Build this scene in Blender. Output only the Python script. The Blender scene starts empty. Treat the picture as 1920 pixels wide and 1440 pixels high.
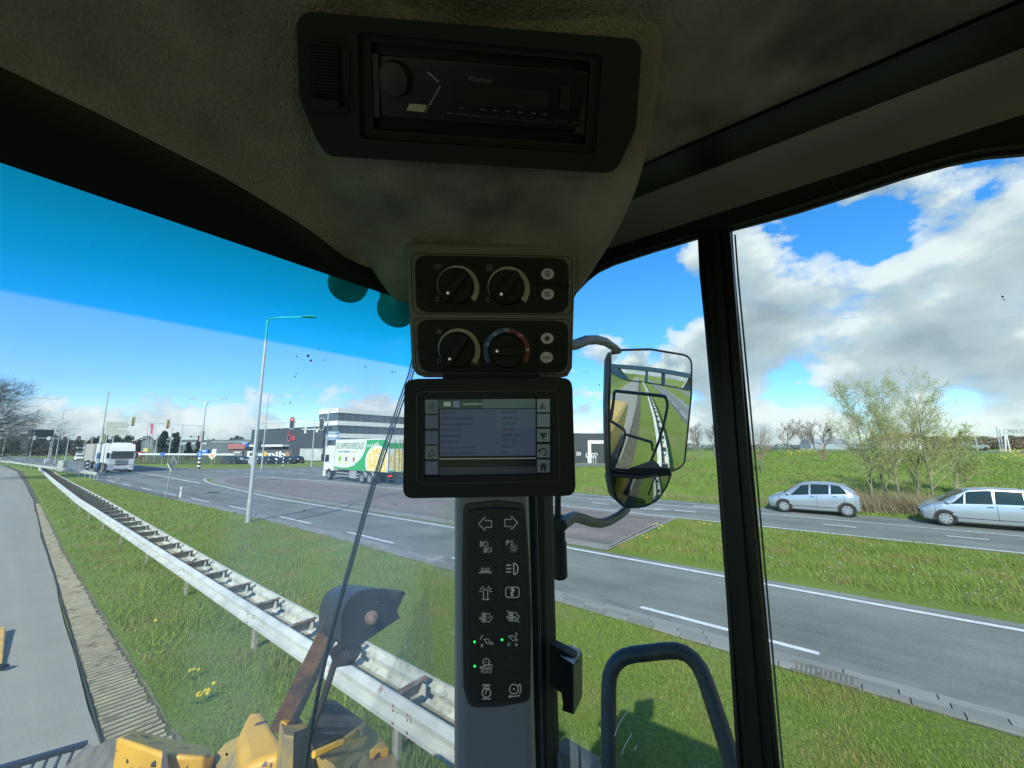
import bpy, math, random
import numpy as np
from mathutils import Vector, Matrix
from mathutils.geometry import tessellate_polygon
random.seed(7); rng = np.random.default_rng(7)
R = math.radians
scn = bpy.context.scene; col = scn.collection
V = Vector

# ------------------------------------------------------------------ camera, world, sun, exposure
FPX = 755.0; TH = math.atan(118/755); EYE = 3.4
cam = bpy.data.cameras.new("camera"); camo = bpy.data.objects.new("camera", cam); col.objects.link(camo)
cam.sensor_width = 36; cam.lens = 36*FPX/1920; cam.clip_start = 0.02; cam.clip_end = 9000
camo.location = (0, 0, EYE); camo.rotation_euler = (math.pi/2 + TH, 0, 0)
scn.camera = camo

SUN_AZ, SUN_EL = 195.8, 36.0                    # azimuth clockwise from +Y
w = bpy.data.worlds.new("World"); scn.world = w; w.use_nodes = True
nt = w.node_tree; N = nt.nodes; L = nt.links
bg = N['Background']; bg.inputs[1].default_value = 0.11
sky = N.new('ShaderNodeTexSky'); sky.sky_type = 'NISHITA'; sky.sun_disc = False
sky.sun_elevation = R(SUN_EL); sky.sun_rotation = R(SUN_AZ); sky.dust_density = 0.3; sky.ozone_density = 3.0; sky.air_density = 1.0
def wn(t, **k):
    n = N.new(t)
    for a, v in k.items(): setattr(n, a, v)
    return n
def wmath(op, a, b=None, c=None):
    n = wn('ShaderNodeMath', operation=op)
    for i, x in enumerate((a, b, c)):
        if x is None: continue
        if isinstance(x, (int, float)): n.inputs[i].default_value = x
        else: L.new(x, n.inputs[i])
    return n.outputs[0]
def wramp(fac, stops, inter='LINEAR'):
    n = wn('ShaderNodeValToRGB'); n.color_ramp.interpolation = inter; cr = n.color_ramp
    while len(cr.elements) < len(stops): cr.elements.new(0.5)
    for e, (p, c) in zip(cr.elements, stops): e.position = p; e.color = (*c, 1) if len(c) == 3 else c
    L.new(fac, n.inputs[0]); return n.outputs[0]
tc = wn('ShaderNodeTexCoord'); sep = wn('ShaderNodeSeparateXYZ'); L.new(tc.outputs['Generated'], sep.inputs[0])
X, Y, Z = sep.outputs
zc = wmath('ADD', wmath('MAXIMUM', Z, 0.0), 0.30)
comb = wn('ShaderNodeCombineXYZ'); L.new(wmath('MULTIPLY', X, 2.6), comb.inputs[0]); L.new(wmath('MULTIPLY', Y, 2.6), comb.inputs[1]); L.new(wmath('MULTIPLY', Z, 4.2), comb.inputs[2])
def cloudnoise(off, sc, det, rough=.55):
    mp = wn('ShaderNodeMapping'); mp.inputs['Location'].default_value = off; L.new(comb.outputs[0], mp.inputs[0])
    nz = wn('ShaderNodeTexNoise'); nz.inputs['Scale'].default_value = sc; nz.inputs['Detail'].default_value = det; nz.inputs['Roughness'].default_value = rough
    L.new(mp.outputs[0], nz.inputs[0]); return nz.outputs[0]
OFF = (3.1, 1.7, 0)
n1 = cloudnoise(OFF, 2.0, 12, .57)
n2 = cloudnoise((OFF[0]-.03, OFF[1]-.05, .17), 2.0, 7, .5)   # the same field one step up towards the light
big = cloudnoise((2.3, 4.4, 1.0), 1.1, 2)
# how high the cloud field reaches depends on the direction: low puffs to the left, a tall broken mass to the right
hyp = wmath('SQRT', wmath('ADD', wmath('MULTIPLY', X, X), wmath('MULTIPLY', Y, Y)))
azn = wmath('MULTIPLY_ADD', wmath('DIVIDE', X, hyp), .5, .5)
ztop = wramp(azn, [(0, (.15,)*3), (.46, (.135,)*3), (.54, (.19,)*3), (.66, (.27,)*3), (.71, (.34,)*3), (.77, (.66,)*3), (1, (.9,)*3)])
reach = wramp(wmath('MULTIPLY_ADD', wmath('SUBTRACT', ztop, Z), 2.2, .5), [(.15, (0,)*3), (.5, (.45,)*3), (.9, (.70,)*3)])
dens = wmath('ADD', wmath('ADD', n1, wmath('MULTIPLY', wmath('SUBTRACT', reach, .60), .42)), wmath('MULTIPLY', wmath('SUBTRACT', big, .5), .62))
dens = wmath('ADD', dens, wmath('MULTIPLY', wmath('MULTIPLY', wramp(Z, [(0, (1,)*3), (.2, (.8,)*3), (.36, (0,)*3)]), wramp(azn, [(.5, (0,)*3), (.62, (1,)*3)])), .065))
dens = wmath('ADD', dens, wmath('MULTIPLY', wramp(azn, [(.0, (0,)*3), (.55, (.4,)*3), (.72, (1,)*3)]), .034))
mask = wramp(dens, [(.500, (0,)*3), (.535, (.62,)*3), (.59, (.93,)*3), (.70, (1,)*3)])
lit = wmath('ADD', wmath('MULTIPLY', wmath('SUBTRACT', n1, n2), 3.2), .66)
thick = wmath('MULTIPLY', wmath('SUBTRACT', dens, .60), 2.2)
shade = wmath('SUBTRACT', lit, wmath('MAXIMUM', thick, 0))
ccol = wramp(shade, [(.05, (2.5, 3.15, 3.65)), (.36, (3.3, 4.0, 4.5)), (.62, (4.0, 4.7, 5.1)), (.92, (6.2, 6.5, 6.6))])
hsv = wn('ShaderNodeHueSaturation'); hsv.inputs['Saturation'].default_value = 1.28; hsv.inputs['Value'].default_value = 1.6; L.new(sky.outputs[0], hsv.inputs['Color'])
tint = wn('ShaderNodeMix', data_type='RGBA', blend_type='MULTIPLY'); tint.inputs[0].default_value = 1
L.new(hsv.outputs[0], tint.inputs[6]); L.new(wramp(Z, [(0, (.66, .74, .84)), (.10, (.58, .70, .90)), (.25, (.60, .86, 1.06)), (.6, (.55, 1.0, 1.12))]), tint.inputs[7])
mx = wn('ShaderNodeMix', data_type='RGBA'); L.new(mask, mx.inputs[0]); L.new(tint.outputs[2], mx.inputs[6]); L.new(ccol, mx.inputs[7])
L.new(mx.outputs[2], bg.inputs[0])

sl = bpy.data.lights.new("sun", 'SUN'); sl.energy = 4.2; sl.angle = R(.5); sl.color = (1, .95, .86)
so = bpy.data.objects.new("sun", sl); col.objects.link(so)
sd = V((math.sin(R(SUN_AZ))*math.cos(R(SUN_EL)), math.cos(R(SUN_AZ))*math.cos(R(SUN_EL)), math.sin(R(SUN_EL))))
so.rotation_euler = sd.to_track_quat('Z', 'Y').to_euler(); so.location = (-20, -40, 60)
scn.view_settings.view_transform = 'Standard'; scn.view_settings.look = 'None'
scn.view_settings.exposure = 0.45; scn.view_settings.gamma = 1
scn.render.engine = 'CYCLES'
scn.cycles.max_bounces = 10; scn.cycles.transparent_max_bounces = 16; scn.cycles.glossy_bounces = 4

# ------------------------------------------------------------------ frames: a = along the road / machine heading, b = to its right, z up
AZ = R(-51.8); hx, hy = math.sin(AZ), math.cos(AZ); rx, ry = math.cos(AZ), -math.sin(AZ)
HV = V((hx, hy, 0)); RV = V((rx, ry, 0)); UP = V((0, 0, 1))
def W(a, b, z=0.0): return V((a*hx + b*rx, a*hy + b*ry, z))
CS, SS = math.cos(TH), math.sin(TH)
def ray(px, py):
    u = (px-960)/FPX; v = (720-py)/FPX
    return V((u, CS - v*SS, SS + v*CS))
def P(px, py, t): return V((0, 0, EYE)) + ray(px, py)*t        # a point t metres deep seen at a photo pixel
def G(px, py, z=0.0):                                          # the ground point seen at a photo pixel
    d = ray(px, py); return V((0, 0, EYE)) + d*((z-EYE)/d.z)
class Plane:
    def __init__(s, o, n):
        s.o = V(o); s.n = V(n).normalized()
        if (V((0, 0, EYE)) - s.o).dot(s.n) < 0: s.n = -s.n
    @classmethod
    def tri(c, p, q, r): return c(P(*p), (P(*q)-P(*p)).cross(P(*r)-P(*p)))
    def at(s, px, py, lift=0.0):
        o = V((0, 0, EYE)); d = ray(px, py); q = s.o + s.n*lift
        return o + d*((q-o).dot(s.n)/d.dot(s.n))
    def pts(s, pl, lift=0.0): return [s.at(x, y, lift) for x, y in pl]
def rpoly(c, r, n=5):                                          # polygon with rounded corners (2-D)
    out = []; m = len(c)
    rr = r if isinstance(r, (list, tuple)) else [r]*m
    for i in range(m):
        p0, p1, p2 = V(c[i-1]), V(c[i]), V(c[(i+1) % m])
        d0 = p0-p1; d2 = p2-p1
        q = min(rr[i], d0.length*.49, d2.length*.49)
        a = p1 + d0.normalized()*q; b = p1 + d2.normalized()*q
        for k in range(n+1):
            t = k/n; out.append(tuple(a*(1-t)**2 + p1*2*t*(1-t) + b*t*t))
    return out
def rrect(x0, y0, x1, y1, r, n=5): return rpoly([(x0, y0), (x1, y0), (x1, y1), (x0, y1)], r, n)
def ell(cx, cy, rx_, ry_=None, n=28, a0=0, a1=2*math.pi):
    ry_ = ry_ or rx_
    return [(cx + rx_*math.cos(a0+(a1-a0)*k/n), cy - ry_*math.sin(a0+(a1-a0)*k/n)) for k in range(n + (0 if abs(a1-a0-2*math.pi) < 1e-6 else 1))]

# ------------------------------------------------------------------ materials
MATS = {}
def abmap(nt, geo=False):
    N = nt.nodes; L = nt.links
    t = N.new('ShaderNodeNewGeometry'); m = N.new('ShaderNodeVectorRotate'); m.rotation_type = 'Z_AXIS'
    # rotate world so x = a, y = b (mirrored)
    m.inputs['Angle'].default_value = -math.atan2(hy, hx)
    L.new(t.outputs['Position'], m.inputs['Vector']); return m.outputs[0]
def mat(name, c, rough=.6, metal=0, var=0.0, vs=4.0, bump=0.0, bs=60.0, c2=None, c2s=3.0, c2t=(.5, .6), emit=None, es=1, coat=0, island=0, trans=0, spec=.5, stretch=None, det=5, lane=0):
    if name in MATS: return MATS[name]
    m = bpy.data.materials.new(name); MATS[name] = m; m.use_nodes = True
    nt = m.node_tree; N = nt.nodes; L = nt.links; b = N['Principled BSDF']
    b.inputs['Roughness'].default_value = rough; b.inputs['Metallic'].default_value = metal
    b.inputs['Specular IOR Level'].default_value = spec
    if coat: b.inputs['Coat Weight'].default_value = coat; b.inputs['Coat Roughness'].default_value = .08
    tc = N.new('ShaderNodeTexCoord'); src = tc.outputs['Object']
    if stretch:
        mp = N.new('ShaderNodeMapping'); mp.inputs['Scale'].default_value = stretch; L.new(src, mp.inputs[0]); src = mp.outputs[0]
    cur = None
    def rgb(c): n = N.new('ShaderNodeRGB'); n.outputs[0].default_value = (*c, 1); return n.outputs[0]
    def noise(s, d=det):
        n = N.new('ShaderNodeTexNoise'); n.inputs['Scale'].default_value = s; n.inputs['Detail'].default_value = d; L.new(src, n.inputs[0]); return n.outputs[0]
    cur = rgb(c)
    if c2:
        r = N.new('ShaderNodeMapRange'); L.new(noise(c2s), r.inputs[0]); r.inputs[1].default_value, r.inputs[2].default_value = c2t
        x = N.new('ShaderNodeMix'); x.data_type = 'RGBA'; L.new(r.outputs[0], x.inputs[0]); L.new(cur, x.inputs[6]); x.inputs[7].default_value = (*c2, 1); cur = x.outputs[2]
    if var or island:
        hs = N.new('ShaderNodeHueSaturation'); L.new(cur, hs.inputs['Color'])
        r = N.new('ShaderNodeMapRange')
        if island:
            g = N.new('ShaderNodeNewGeometry'); L.new(g.outputs['Random Per Island'], r.inputs[0]); r.inputs[3].default_value = 1-island; r.inputs[4].default_value = 1+island
        else:
            L.new(noise(vs), r.inputs[0]); r.inputs[1].default_value = .3; r.inputs[2].default_value = .7; r.inputs[3].default_value = 1-var; r.inputs[4].default_value = 1+var
        L.new(r.outputs[0], hs.inputs['Value']); cur = hs.outputs[0]
    L.new(cur, b.inputs['Base Color'])
    if lane:
        mp = N.new('ShaderNodeMapping'); mp.inputs['Scale'].default_value = (.03, .9, 1); L.new(abmap(nt), mp.inputs[0])
        ns = N.new('ShaderNodeTexNoise'); ns.inputs['Scale'].default_value = 1.0; ns.inputs['Detail'].default_value = 6; ns.inputs['Roughness'].default_value = .6; L.new(mp.outputs[0], ns.inputs[0])
        r2 = N.new('ShaderNodeMapRange'); L.new(ns.outputs[0], r2.inputs[0]); r2.inputs[1].default_value = .35; r2.inputs[2].default_value = .65; r2.inputs[3].default_value = 1-lane; r2.inputs[4].default_value = 1+lane
        h2 = N.new('ShaderNodeHueSaturation'); L.new(cur, h2.inputs['Color']); L.new(r2.outputs[0], h2.inputs['Value']); L.new(h2.outputs[0], b.inputs['Base Color'])
    if bump:
        bp = N.new('ShaderNodeBump'); bp.inputs['Strength'].default_value = bump; bp.inputs['Distance'].default_value = .01
        L.new(noise(bs), bp.inputs['Height']); L.new(bp.outputs[0], b.inputs['Normal'])
    if emit: b.inputs['Emission Color'].default_value = (*emit, 1); b.inputs['Emission Strength'].default_value = es
    if trans:
        t = N.new('ShaderNodeBsdfTranslucent'); L.new(cur, t.inputs[0]); mx = N.new('ShaderNodeMixShader'); mx.inputs[0].default_value = trans
        L.new(b.outputs[0], mx.inputs[1]); L.new(t.outputs[0], mx.inputs[2]); L.new(mx.outputs[0], N['Material Output'].inputs[0])
    return m
def glassmat(name, tintc=(1, 1, 1), band=None, dust=.0, refl=.6):
    m = bpy.data.materials.new(name); m.use_nodes = True; MATS[name] = m
    nt = m.node_tree; N = nt.nodes; L = nt.links; N.remove(N['Principled BSDF'])
    tr = N.new('ShaderNodeBsdfTransparent'); gl = N.new('ShaderNodeBsdfGlossy'); gl.inputs['Roughness'].default_value = .02
    tr.inputs[0].default_value = (*tintc, 1)
    fr = N.new('ShaderNodeFresnel'); fr.inputs[0].default_value = 1.45
    mu = N.new('ShaderNodeMath'); mu.operation = 'MULTIPLY'; L.new(fr.outputs[0], mu.inputs[0]); mu.inputs[1].default_value = refl
    mx = N.new('ShaderNodeMixShader'); L.new(mu.outputs[0], mx.inputs[0]); L.new(tr.outputs[0], mx.inputs[1]); L.new(gl.outputs[0], mx.inputs[2])
    out = mx.outputs[0]
    geo = N.new('ShaderNodeNewGeometry'); sp = N.new('ShaderNodeSeparateXYZ'); L.new(geo.outputs['Position'], sp.inputs[0])
    if band:
        r = N.new('ShaderNodeValToRGB'); mr = N.new('ShaderNodeMapRange'); L.new(sp.outputs[2], mr.inputs[0])
        mr.inputs[1].default_value = band[0]-.03; mr.inputs[2].default_value = band[1]
        L.new(mr.outputs[0], r.inputs[0]); e = r.color_ramp.elements; e[0].position = 0.0; e[0].color = (*tintc, 1); e[1].position = 1; e[1].color = (.02, .66, .50, 1)
        for p_, c_ in ((.24, (*tintc, 1)), (.268, (.12, .80, .86, 1)), (.6, (.03, .74, .66, 1))):
            q = e.new(p_); q.color = c_
        L.new(r.outputs[0], tr.inputs[0])
    if dust:
        nz = N.new('ShaderNodeTexNoise'); nz.inputs['Scale'].default_value = 7; nz.inputs['Detail'].default_value = 4
        mp = N.new('ShaderNodeMapping'); mp.inputs['Scale'].default_value = (1, 1, .35); L.new(geo.outputs['Position'], mp.inputs[0]); L.new(mp.outputs[0], nz.inputs[0])
        mr2 = N.new('ShaderNodeMapRange'); L.new(nz.outputs[0], mr2.inputs[0]); mr2.inputs[1].default_value = .42; mr2.inputs[2].default_value = .72; mr2.inputs[3].default_value = dust*.55; mr2.inputs[4].default_value = dust*2.6  # streaky dust film, thickened to paint in the milky reflection haze as well
        # fine specks of dried dirt
        vo = N.new('ShaderNodeTexVoronoi'); vo.inputs['Scale'].default_value = 55; L.new(geo.outputs['Position'], vo.inputs[0])
        lt = N.new('ShaderNodeMath'); lt.operation = 'LESS_THAN'; L.new(vo.outputs['Distance'], lt.inputs[0]); lt.inputs[1].default_value = .045
        mm = N.new('ShaderNodeMath'); mm.operation = 'MULTIPLY_ADD'; L.new(lt.outputs[0], mm.inputs[0]); mm.inputs[1].default_value = .22; L.new(mr2.outputs[0], mm.inputs[2])
        df = N.new('ShaderNodeBsdfTranslucent'); df.inputs[0].default_value = (.75, .78, .75, 1)
        if band: L.new(r.outputs[0], df.inputs[0])
        m2 = N.new('ShaderNodeMixShader'); L.new(mm.outputs[0], m2.inputs[0]); L.new(out, m2.inputs[1]); L.new(df.outputs[0], m2.inputs[2]); out = m2.outputs[0]
    L.new(out, N['Material Output'].inputs[0]); return m

# ------------------------------------------------------------------ mesh builder
def wloc(o):
    p = V((0, 0, 0))
    while o: p += V(o.location); o = o.parent
    return p
class MB:
    def __init__(s): s.v = []; s.f = []; s.m = []
    def add(s, vs, fs, m=0):
        k = len(s.v); s.v.extend([tuple(p) for p in vs]); s.f.extend([tuple(i+k for i in f) for f in fs]); s.m.extend([m]*len(fs)); return s
    def poly(s, pts, m=0): return s.add(pts, [tuple(range(len(pts)))], m)
    def box(s, c, sz, ax=(V((1, 0, 0)), V((0, 1, 0)), V((0, 0, 1))), m=0):
        c = V(c); x, y, z = [a*(q/2) for a, q in zip(ax, sz)]
        p = [c+x*i+y*j+z*k for i in (-1, 1) for j in (-1, 1) for k in (-1, 1)]
        return s.add(p, [(0, 1, 3, 2), (4, 6, 7, 5), (0, 4, 5, 1), (2, 3, 7, 6), (0, 2, 6, 4), (1, 5, 7, 3)], m)
    def prism(s, pts, off, m=0):
        pts = [V(p) for p in pts]; n = len(pts); off = V(off)
        return s.add(pts + [p+off for p in pts], [tuple(range(n)), tuple(range(2*n-1, n-1, -1))] + [(i, i+n, (i+1) % n+n, (i+1) % n) for i in range(n)], m)
    def prismh(s, outer, holes, off, m=0):
        loops = [[V(p) for p in outer]] + [[V(p) for p in h] for h in holes]; off = V(off)
        tr = tessellate_polygon(loops); flat = [p for l in loops for p in l]; n = len(flat)
        fs = [tuple(t) for t in tr] + [tuple(i+n for i in t[::-1]) for t in tr]; k = 0
        for l in loops:
            q = len(l); fs += [(k+i, k+n+i, k+n+(i+1) % q, k+(i+1) % q) for i in range(q)]; k += q
        return s.add(flat + [p+off for p in flat], fs, m)
    def grid(s, rows, m=0, closed=False):
        nr = len(rows); nc = len(rows[0]); vs = [p for r in rows for p in r]; fs = []
        for i in range(nr-1):
            for j in range(nc if closed else nc-1):
                jj = (j+1) % nc; fs.append((i*nc+j, i*nc+jj, (i+1)*nc+jj, (i+1)*nc+j))
        return s.add(vs, fs, m)
    def tube(s, path, r, n=10, m=0, caps=True):
        path = [V(p) for p in path]; rows = []; ref = None
        for i, p in enumerate(path):
            d = (path[min(i+1, len(path)-1)] - path[max(i-1, 0)]).normalized()
            if ref is None: ref = d.orthogonal().normalized()
            u = (ref - d*ref.dot(d)); u = u.normalized() if u.length > 1e-6 else d.orthogonal().normalized(); ref = u; w_ = d.cross(u)
            rr = r[i] if isinstance(r, (list, tuple)) else r
            rows.append([p + (u*math.cos(2*math.pi*k/n) + w_*math.sin(2*math.pi*k/n))*rr for k in range(n)])
        s.grid(rows, m, True)
        if caps: s.poly(rows[0][::-1], m); s.poly(rows[-1], m)
        return s
    def lathe(s, o, ax, prof, n=20, m=0):
        o = V(o); ax = V(ax).normalized(); u = ax.orthogonal().normalized(); w_ = ax.cross(u)
        rows = [[o + ax*h + (u*math.cos(2*math.pi*k/n) + w_*math.sin(2*math.pi*k/n))*r for k in range(n)] for r, h in prof]
        s.grid(rows, m, True)
        if prof[0][0] > 1e-5: s.poly(rows[0][::-1], m)
        if prof[-1][0] > 1e-5: s.poly(rows[-1], m)
        return s
    def ribbon(s, pts, wd, n, m=0, closed=False):
        pts = [V(p) for p in pts]; q = len(pts); rows = []
        for i, p in enumerate(pts):
            a = pts[(i-1) % q] if closed or i > 0 else p; b = pts[(i+1) % q] if closed or i < q-1 else p
            d = (b-a).normalized(); e = d.cross(n).normalized()*wd/2; rows.append([p-e, p+e])
        if closed: rows.append(rows[0])
        return s.grid(rows, m)
    def build(s, name, mats, parent=None, smooth=False, bevel=0, seg=2, kind=None, label=None, off=None):
        me = bpy.data.meshes.new(name); o_ = wloc(parent) if off is None else V(off)
        vs = [(x-o_.x, y-o_.y, z-o_.z) for x, y, z in s.v] if o_.length > 1e-9 else s.v
        me.from_pydata(vs, [], s.f)
        for m in (mats if isinstance(mats, (list, tuple)) else [mats]): me.materials.append(m)
        me.polygons.foreach_set('material_index', s.m)
        if smooth: me.polygons.foreach_set('use_smooth', [True]*len(s.f))
        me.update()
        o = bpy.data.objects.new(name, me); col.objects.link(o); o.parent = parent
        if off is not None: o.location = off
        if bevel:
            b = o.modifiers.new('bevel', 'BEVEL'); b.width = bevel; b.segments = seg; b.limit_method = 'ANGLE'; b.angle_limit = R(40)
        if smooth == 'auto':
            me.polygons.foreach_set('use_smooth', [True]*len(s.f))
            try: me.set_sharp_from_angle(angle=R(35))
            except Exception: pass
        if kind: o['kind'] = kind
        if label: o['label'] = label
        return o
def thing(name, label, cat, loc=(0, 0, 0), group=None, rz=0):
    o = bpy.data.objects.new(name, None); o.empty_display_size = .3; col.objects.link(o); o.location = loc; o.rotation_euler.z = rz
    o['label'] = label; o['category'] = cat
    if group: o['group'] = group
    return o
def tag(o, label, cat, group=None):
    o['label'] = label; o['category'] = cat
    if group: o['group'] = group
    return o
def copytree(o, parent=None):
    c = o.copy(); col.objects.link(c); c.parent = parent
    for ch in [x for x in bpy.data.objects if x.parent == o]: copytree(ch, c)
    return c
FONTCACHE = {}
def text3d(name, s, m, parent, org, ux, uy, h=None, wd=None, bold=0.0, label=None, align='LEFT'):
    """text laid on the plane spanned by ux, uy with its lower left at org; h = cap height, wd = total width"""
    cu = bpy.data.curves.new('t', 'FONT'); cu.body = s; cu.size = 1; cu.offset = bold; cu.resolution_u = 2
    to = bpy.data.objects.new('t', cu); col.objects.link(to)
    me = bpy.data.meshes.new_from_object(to.evaluated_get(bpy.context.evaluated_depsgraph_get()))
    bpy.data.objects.remove(to); bpy.data.curves.remove(cu)
    n = len(me.vertices); co = np.zeros(n*3); me.vertices.foreach_get('co', co); co = co.reshape(-1, 3)
    if n == 0: return None
    x0, x1 = co[:, 0].min(), co[:, 0].max(); cap = .69
    sy = (h or 1)/cap; sx = sy if wd is None else wd/(x1-x0)
    ux = V(ux).normalized(); uy = V(uy).normalized(); org = V(org)
    off = wloc(parent); new = np.zeros_like(co)
    xx = (co[:, 0]-x0)*sx
    if align == 'CENTER': xx -= (x1-x0)*sx/2
    for k in range(3): new[:, k] = org[k] - off[k] + xx*ux[k] + co[:, 1]*sy*uy[k]
    me.vertices.foreach_set('co', new.reshape(-1)); me.materials.clear(); me.materials.append(m); me.update(); me.name = name
    o = bpy.data.objects.new(name, me); col.objects.link(o); o.parent = parent
    if label: o['label'] = label
    return o

# ------------------------------------------------------------------ common materials
asph = mat('asphalt', (.155, .165, .142), .85, var=.2, vs=.45, bump=.5, bs=140, lane=.22, c2=(.205, .21, .18), c2s=35, c2t=(.45, .7))
line_w = mat('road_paint', (.62, .64, .62), .6, var=.12, vs=6, c2=(.36, .38, .37), c2s=25, c2t=(.56, .72))
galv = mat('galvanised', (.46, .49, .49), .42, metal=.35, var=.10, vs=3)
polem = mat('pole_paint', (.50, .53, .52), .4, metal=.4, var=.06, vs=2)
white = mat('white_paint', (.72, .74, .74), .35, coat=.3)
black_rub = mat('black_rubber', (.02, .02, .02), .7)
chrome = mat('chrome_trim', (.6, .6, .6), .2, metal=1)
darkglass = mat('dark_glass', (.02, .026, .03), .08, spec=.8)


# ================================================================== THE SETTING
def interp(pts, x):
    xs = [p[0] for p in pts]; ys = [p[1] for p in pts]; return float(np.interp(x, xs, ys))
def smooth(pl, n=4):
    """Catmull-Rom through (a, b) points"""
    out = []; m = len(pl)
    for i in range(m-1):
        p0, p1, p2, p3 = pl[max(i-1, 0)], pl[i], pl[i+1], pl[min(i+2, m-1)]
        for k in range(n):
            t = k/n; out.append(tuple(.5*((2*p1[j]) + (-p0[j]+p2[j])*t + (2*p0[j]-5*p1[j]+4*p2[j]-p3[j])*t*t + (-p0[j]+3*p1[j]-3*p2[j]+p3[j])*t**3) for j in range(len(p1))))
    out.append(tuple(pl[-1])); return out

def hz(a, b):
    """height of the land: flat by the roads, an embankment with a motorway on the right, flat again to the left"""
    z = 0.0
    f = min(max((28-a)/22, 0), 1); f = f*f*(3-2*f)                      # only the right part rises
    t = min(max((b-33)/42, 0), 1); z += f*2.65*t*t*(3-2*t)
    if b > 28.5: z += .12*math.sin(a*.35+1)*math.sin(b*.28)*min((b-28.5)/8, 1)
    if 29 < b < 33 and a < 25: z -= .15*math.sin((b-29)/4*math.pi)
    t = min(max((-4.5-b)/14, 0), 1); g = min(max((10-a)/30, 0), 1); z += 3.2*g*t*t*(3-2*t)   # grass bank on the left rear
    return z
gm = MB()
ca = sorted(set([-3000, -1500, -700, -350, -220] + list(range(-160, 200, 4)) + [220, 260, 320, 420, 600, 900, 1600, 3200]))
cb = sorted(set([-3200, -1500, -700, -300, -150, -80, -50, -35, -24, -18, -14, -11, -8, -6, -4.5] + list(range(-2, 30, 4)) + [28.5, 29, 30, 31, 32, 33] + list(range(35, 100, 3)) + [105, 120, 140, 180, 260, 400, 700, 1400, 3200]))
gm.grid([[W(a, b, hz(a, b)) for b in cb] for a in ca])
# grass: greens, drier and browner patches, mown edge
def grassmat(name, c1, c2, c3, sc=1.0):
    m = bpy.data.materials.new(name); MATS[name] = m; m.use_nodes = True; nt = m.node_tree; N = nt.nodes; L = nt.links; b = N['Principled BSDF']
    g = N.new('ShaderNodeNewGeometry')
    def nz(s, d=6, r=.55):
        n = N.new('ShaderNodeTexNoise'); n.inputs['Scale'].default_value = s; n.inputs['Detail'].default_value = d; n.inputs['Roughness'].default_value = r; L.new(g.outputs['Position'], n.inputs[0]); return n.outputs[0]
    def mr(x, a, b_, c=0, d=1):
        n = N.new('ShaderNodeMapRange'); L.new(x, n.inputs[0]); n.inputs[1].default_value = a; n.inputs[2].default_value = b_; n.inputs[3].default_value = c; n.inputs[4].default_value = d; return n.outputs[0]
    def mixc(f, a, b_):
        n = N.new('ShaderNodeMix'); n.data_type = 'RGBA'; L.new(f, n.inputs[0])
        for i, q in ((6, a), (7, b_)):
            if isinstance(q, tuple): n.inputs[i].default_value = (*q, 1)
            else: L.new(q, n.inputs[i])
        return n.outputs[2]
    base = mixc(mr(nz(.45), .38, .62), c1, c2)
    base = mixc(mr(nz(.16, 8, .7), .54, .68, 0, .75), base, c3)
    base = mixc(mr(nz(3.0, 5, .7), .50, .72, 0, .55), base, c3)
    hs = N.new('ShaderNodeHueSaturation'); L.new(base, hs.inputs['Color']); L.new(mr(nz(16, 8, .75), .3, .7, .5, 1.45), hs.inputs['Value'])
    L.new(hs.outputs[0], b.inputs['Base Color']); b.inputs['Roughness'].default_value = .9; b.inputs['Specular IOR Level'].default_value = .15
    bp = N.new('ShaderNodeBump'); bp.inputs['Strength'].default_value = .9; bp.inputs['Distance'].default_value = .06
    L.new(nz(14, 8, .8), bp.inputs['Height']); L.new(bp.outputs[0], b.inputs['Normal']); return m
grass_m = grassmat('grass_ground', (.155, .225, .034), (.20, .265, .05), (.27, .25, .10))
gm.build('ground', grass_m, smooth=True, kind='structure')

def sheet(name, poly, z, m, kind='structure'):
    """flat sheet over an (a,b) polygon"""
    b = MB(); pts = [W(a, b_, z) for a, b_ in poly]
    for t in tessellate_polygon([pts]): b.add([pts[i] for i in t][::1], [(0, 1, 2)])
    o = b.build(name, m)
    # make sure faces look up
    me = o.data
    for p in me.polygons:
        if p.normal.z < 0: me.flip_normals(); break
    o['kind'] = kind; return o
def strip(name, la, fb0, fb1, z, m, kind='structure'):
    b = MB(); b.grid([[W(a, fb1(a), z), W(a, fb0(a), z)] for a in la]); o = b.build(name, m); 
    if kind: o['kind'] = kind
    return o
def rng_(a0, a1, st=2.0): n = max(int(abs(a1-a0)/st), 1); return [a0+(a1-a0)*i/n for i in range(n+1)]

# path the machine stands on
PE = [(-160, 1.0), (0, 1.1), (7, 1.16), (16.7, 1.38), (25, 1.55), (40, 1.95), (60, 2.2), (90, 2.35), (120, 1.3), (140, -.8), (165, -6), (200, -18)]
pathm = mat('path_asphalt', (.28, .265, .205), .9, var=.07, vs=1.3, bump=.6, bs=120, lane=.10, c2=(.21, .205, .17), c2s=45, c2t=(.5, .7))
strip('path', rng_(-160, 200, 2), lambda a: interp(PE, a)-4.6 - max(0, (-a-0)*.0), lambda a: interp(PE, a) + .03*math.sin(a*1.9)*math.sin(a*.7), .02, pathm)
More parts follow.
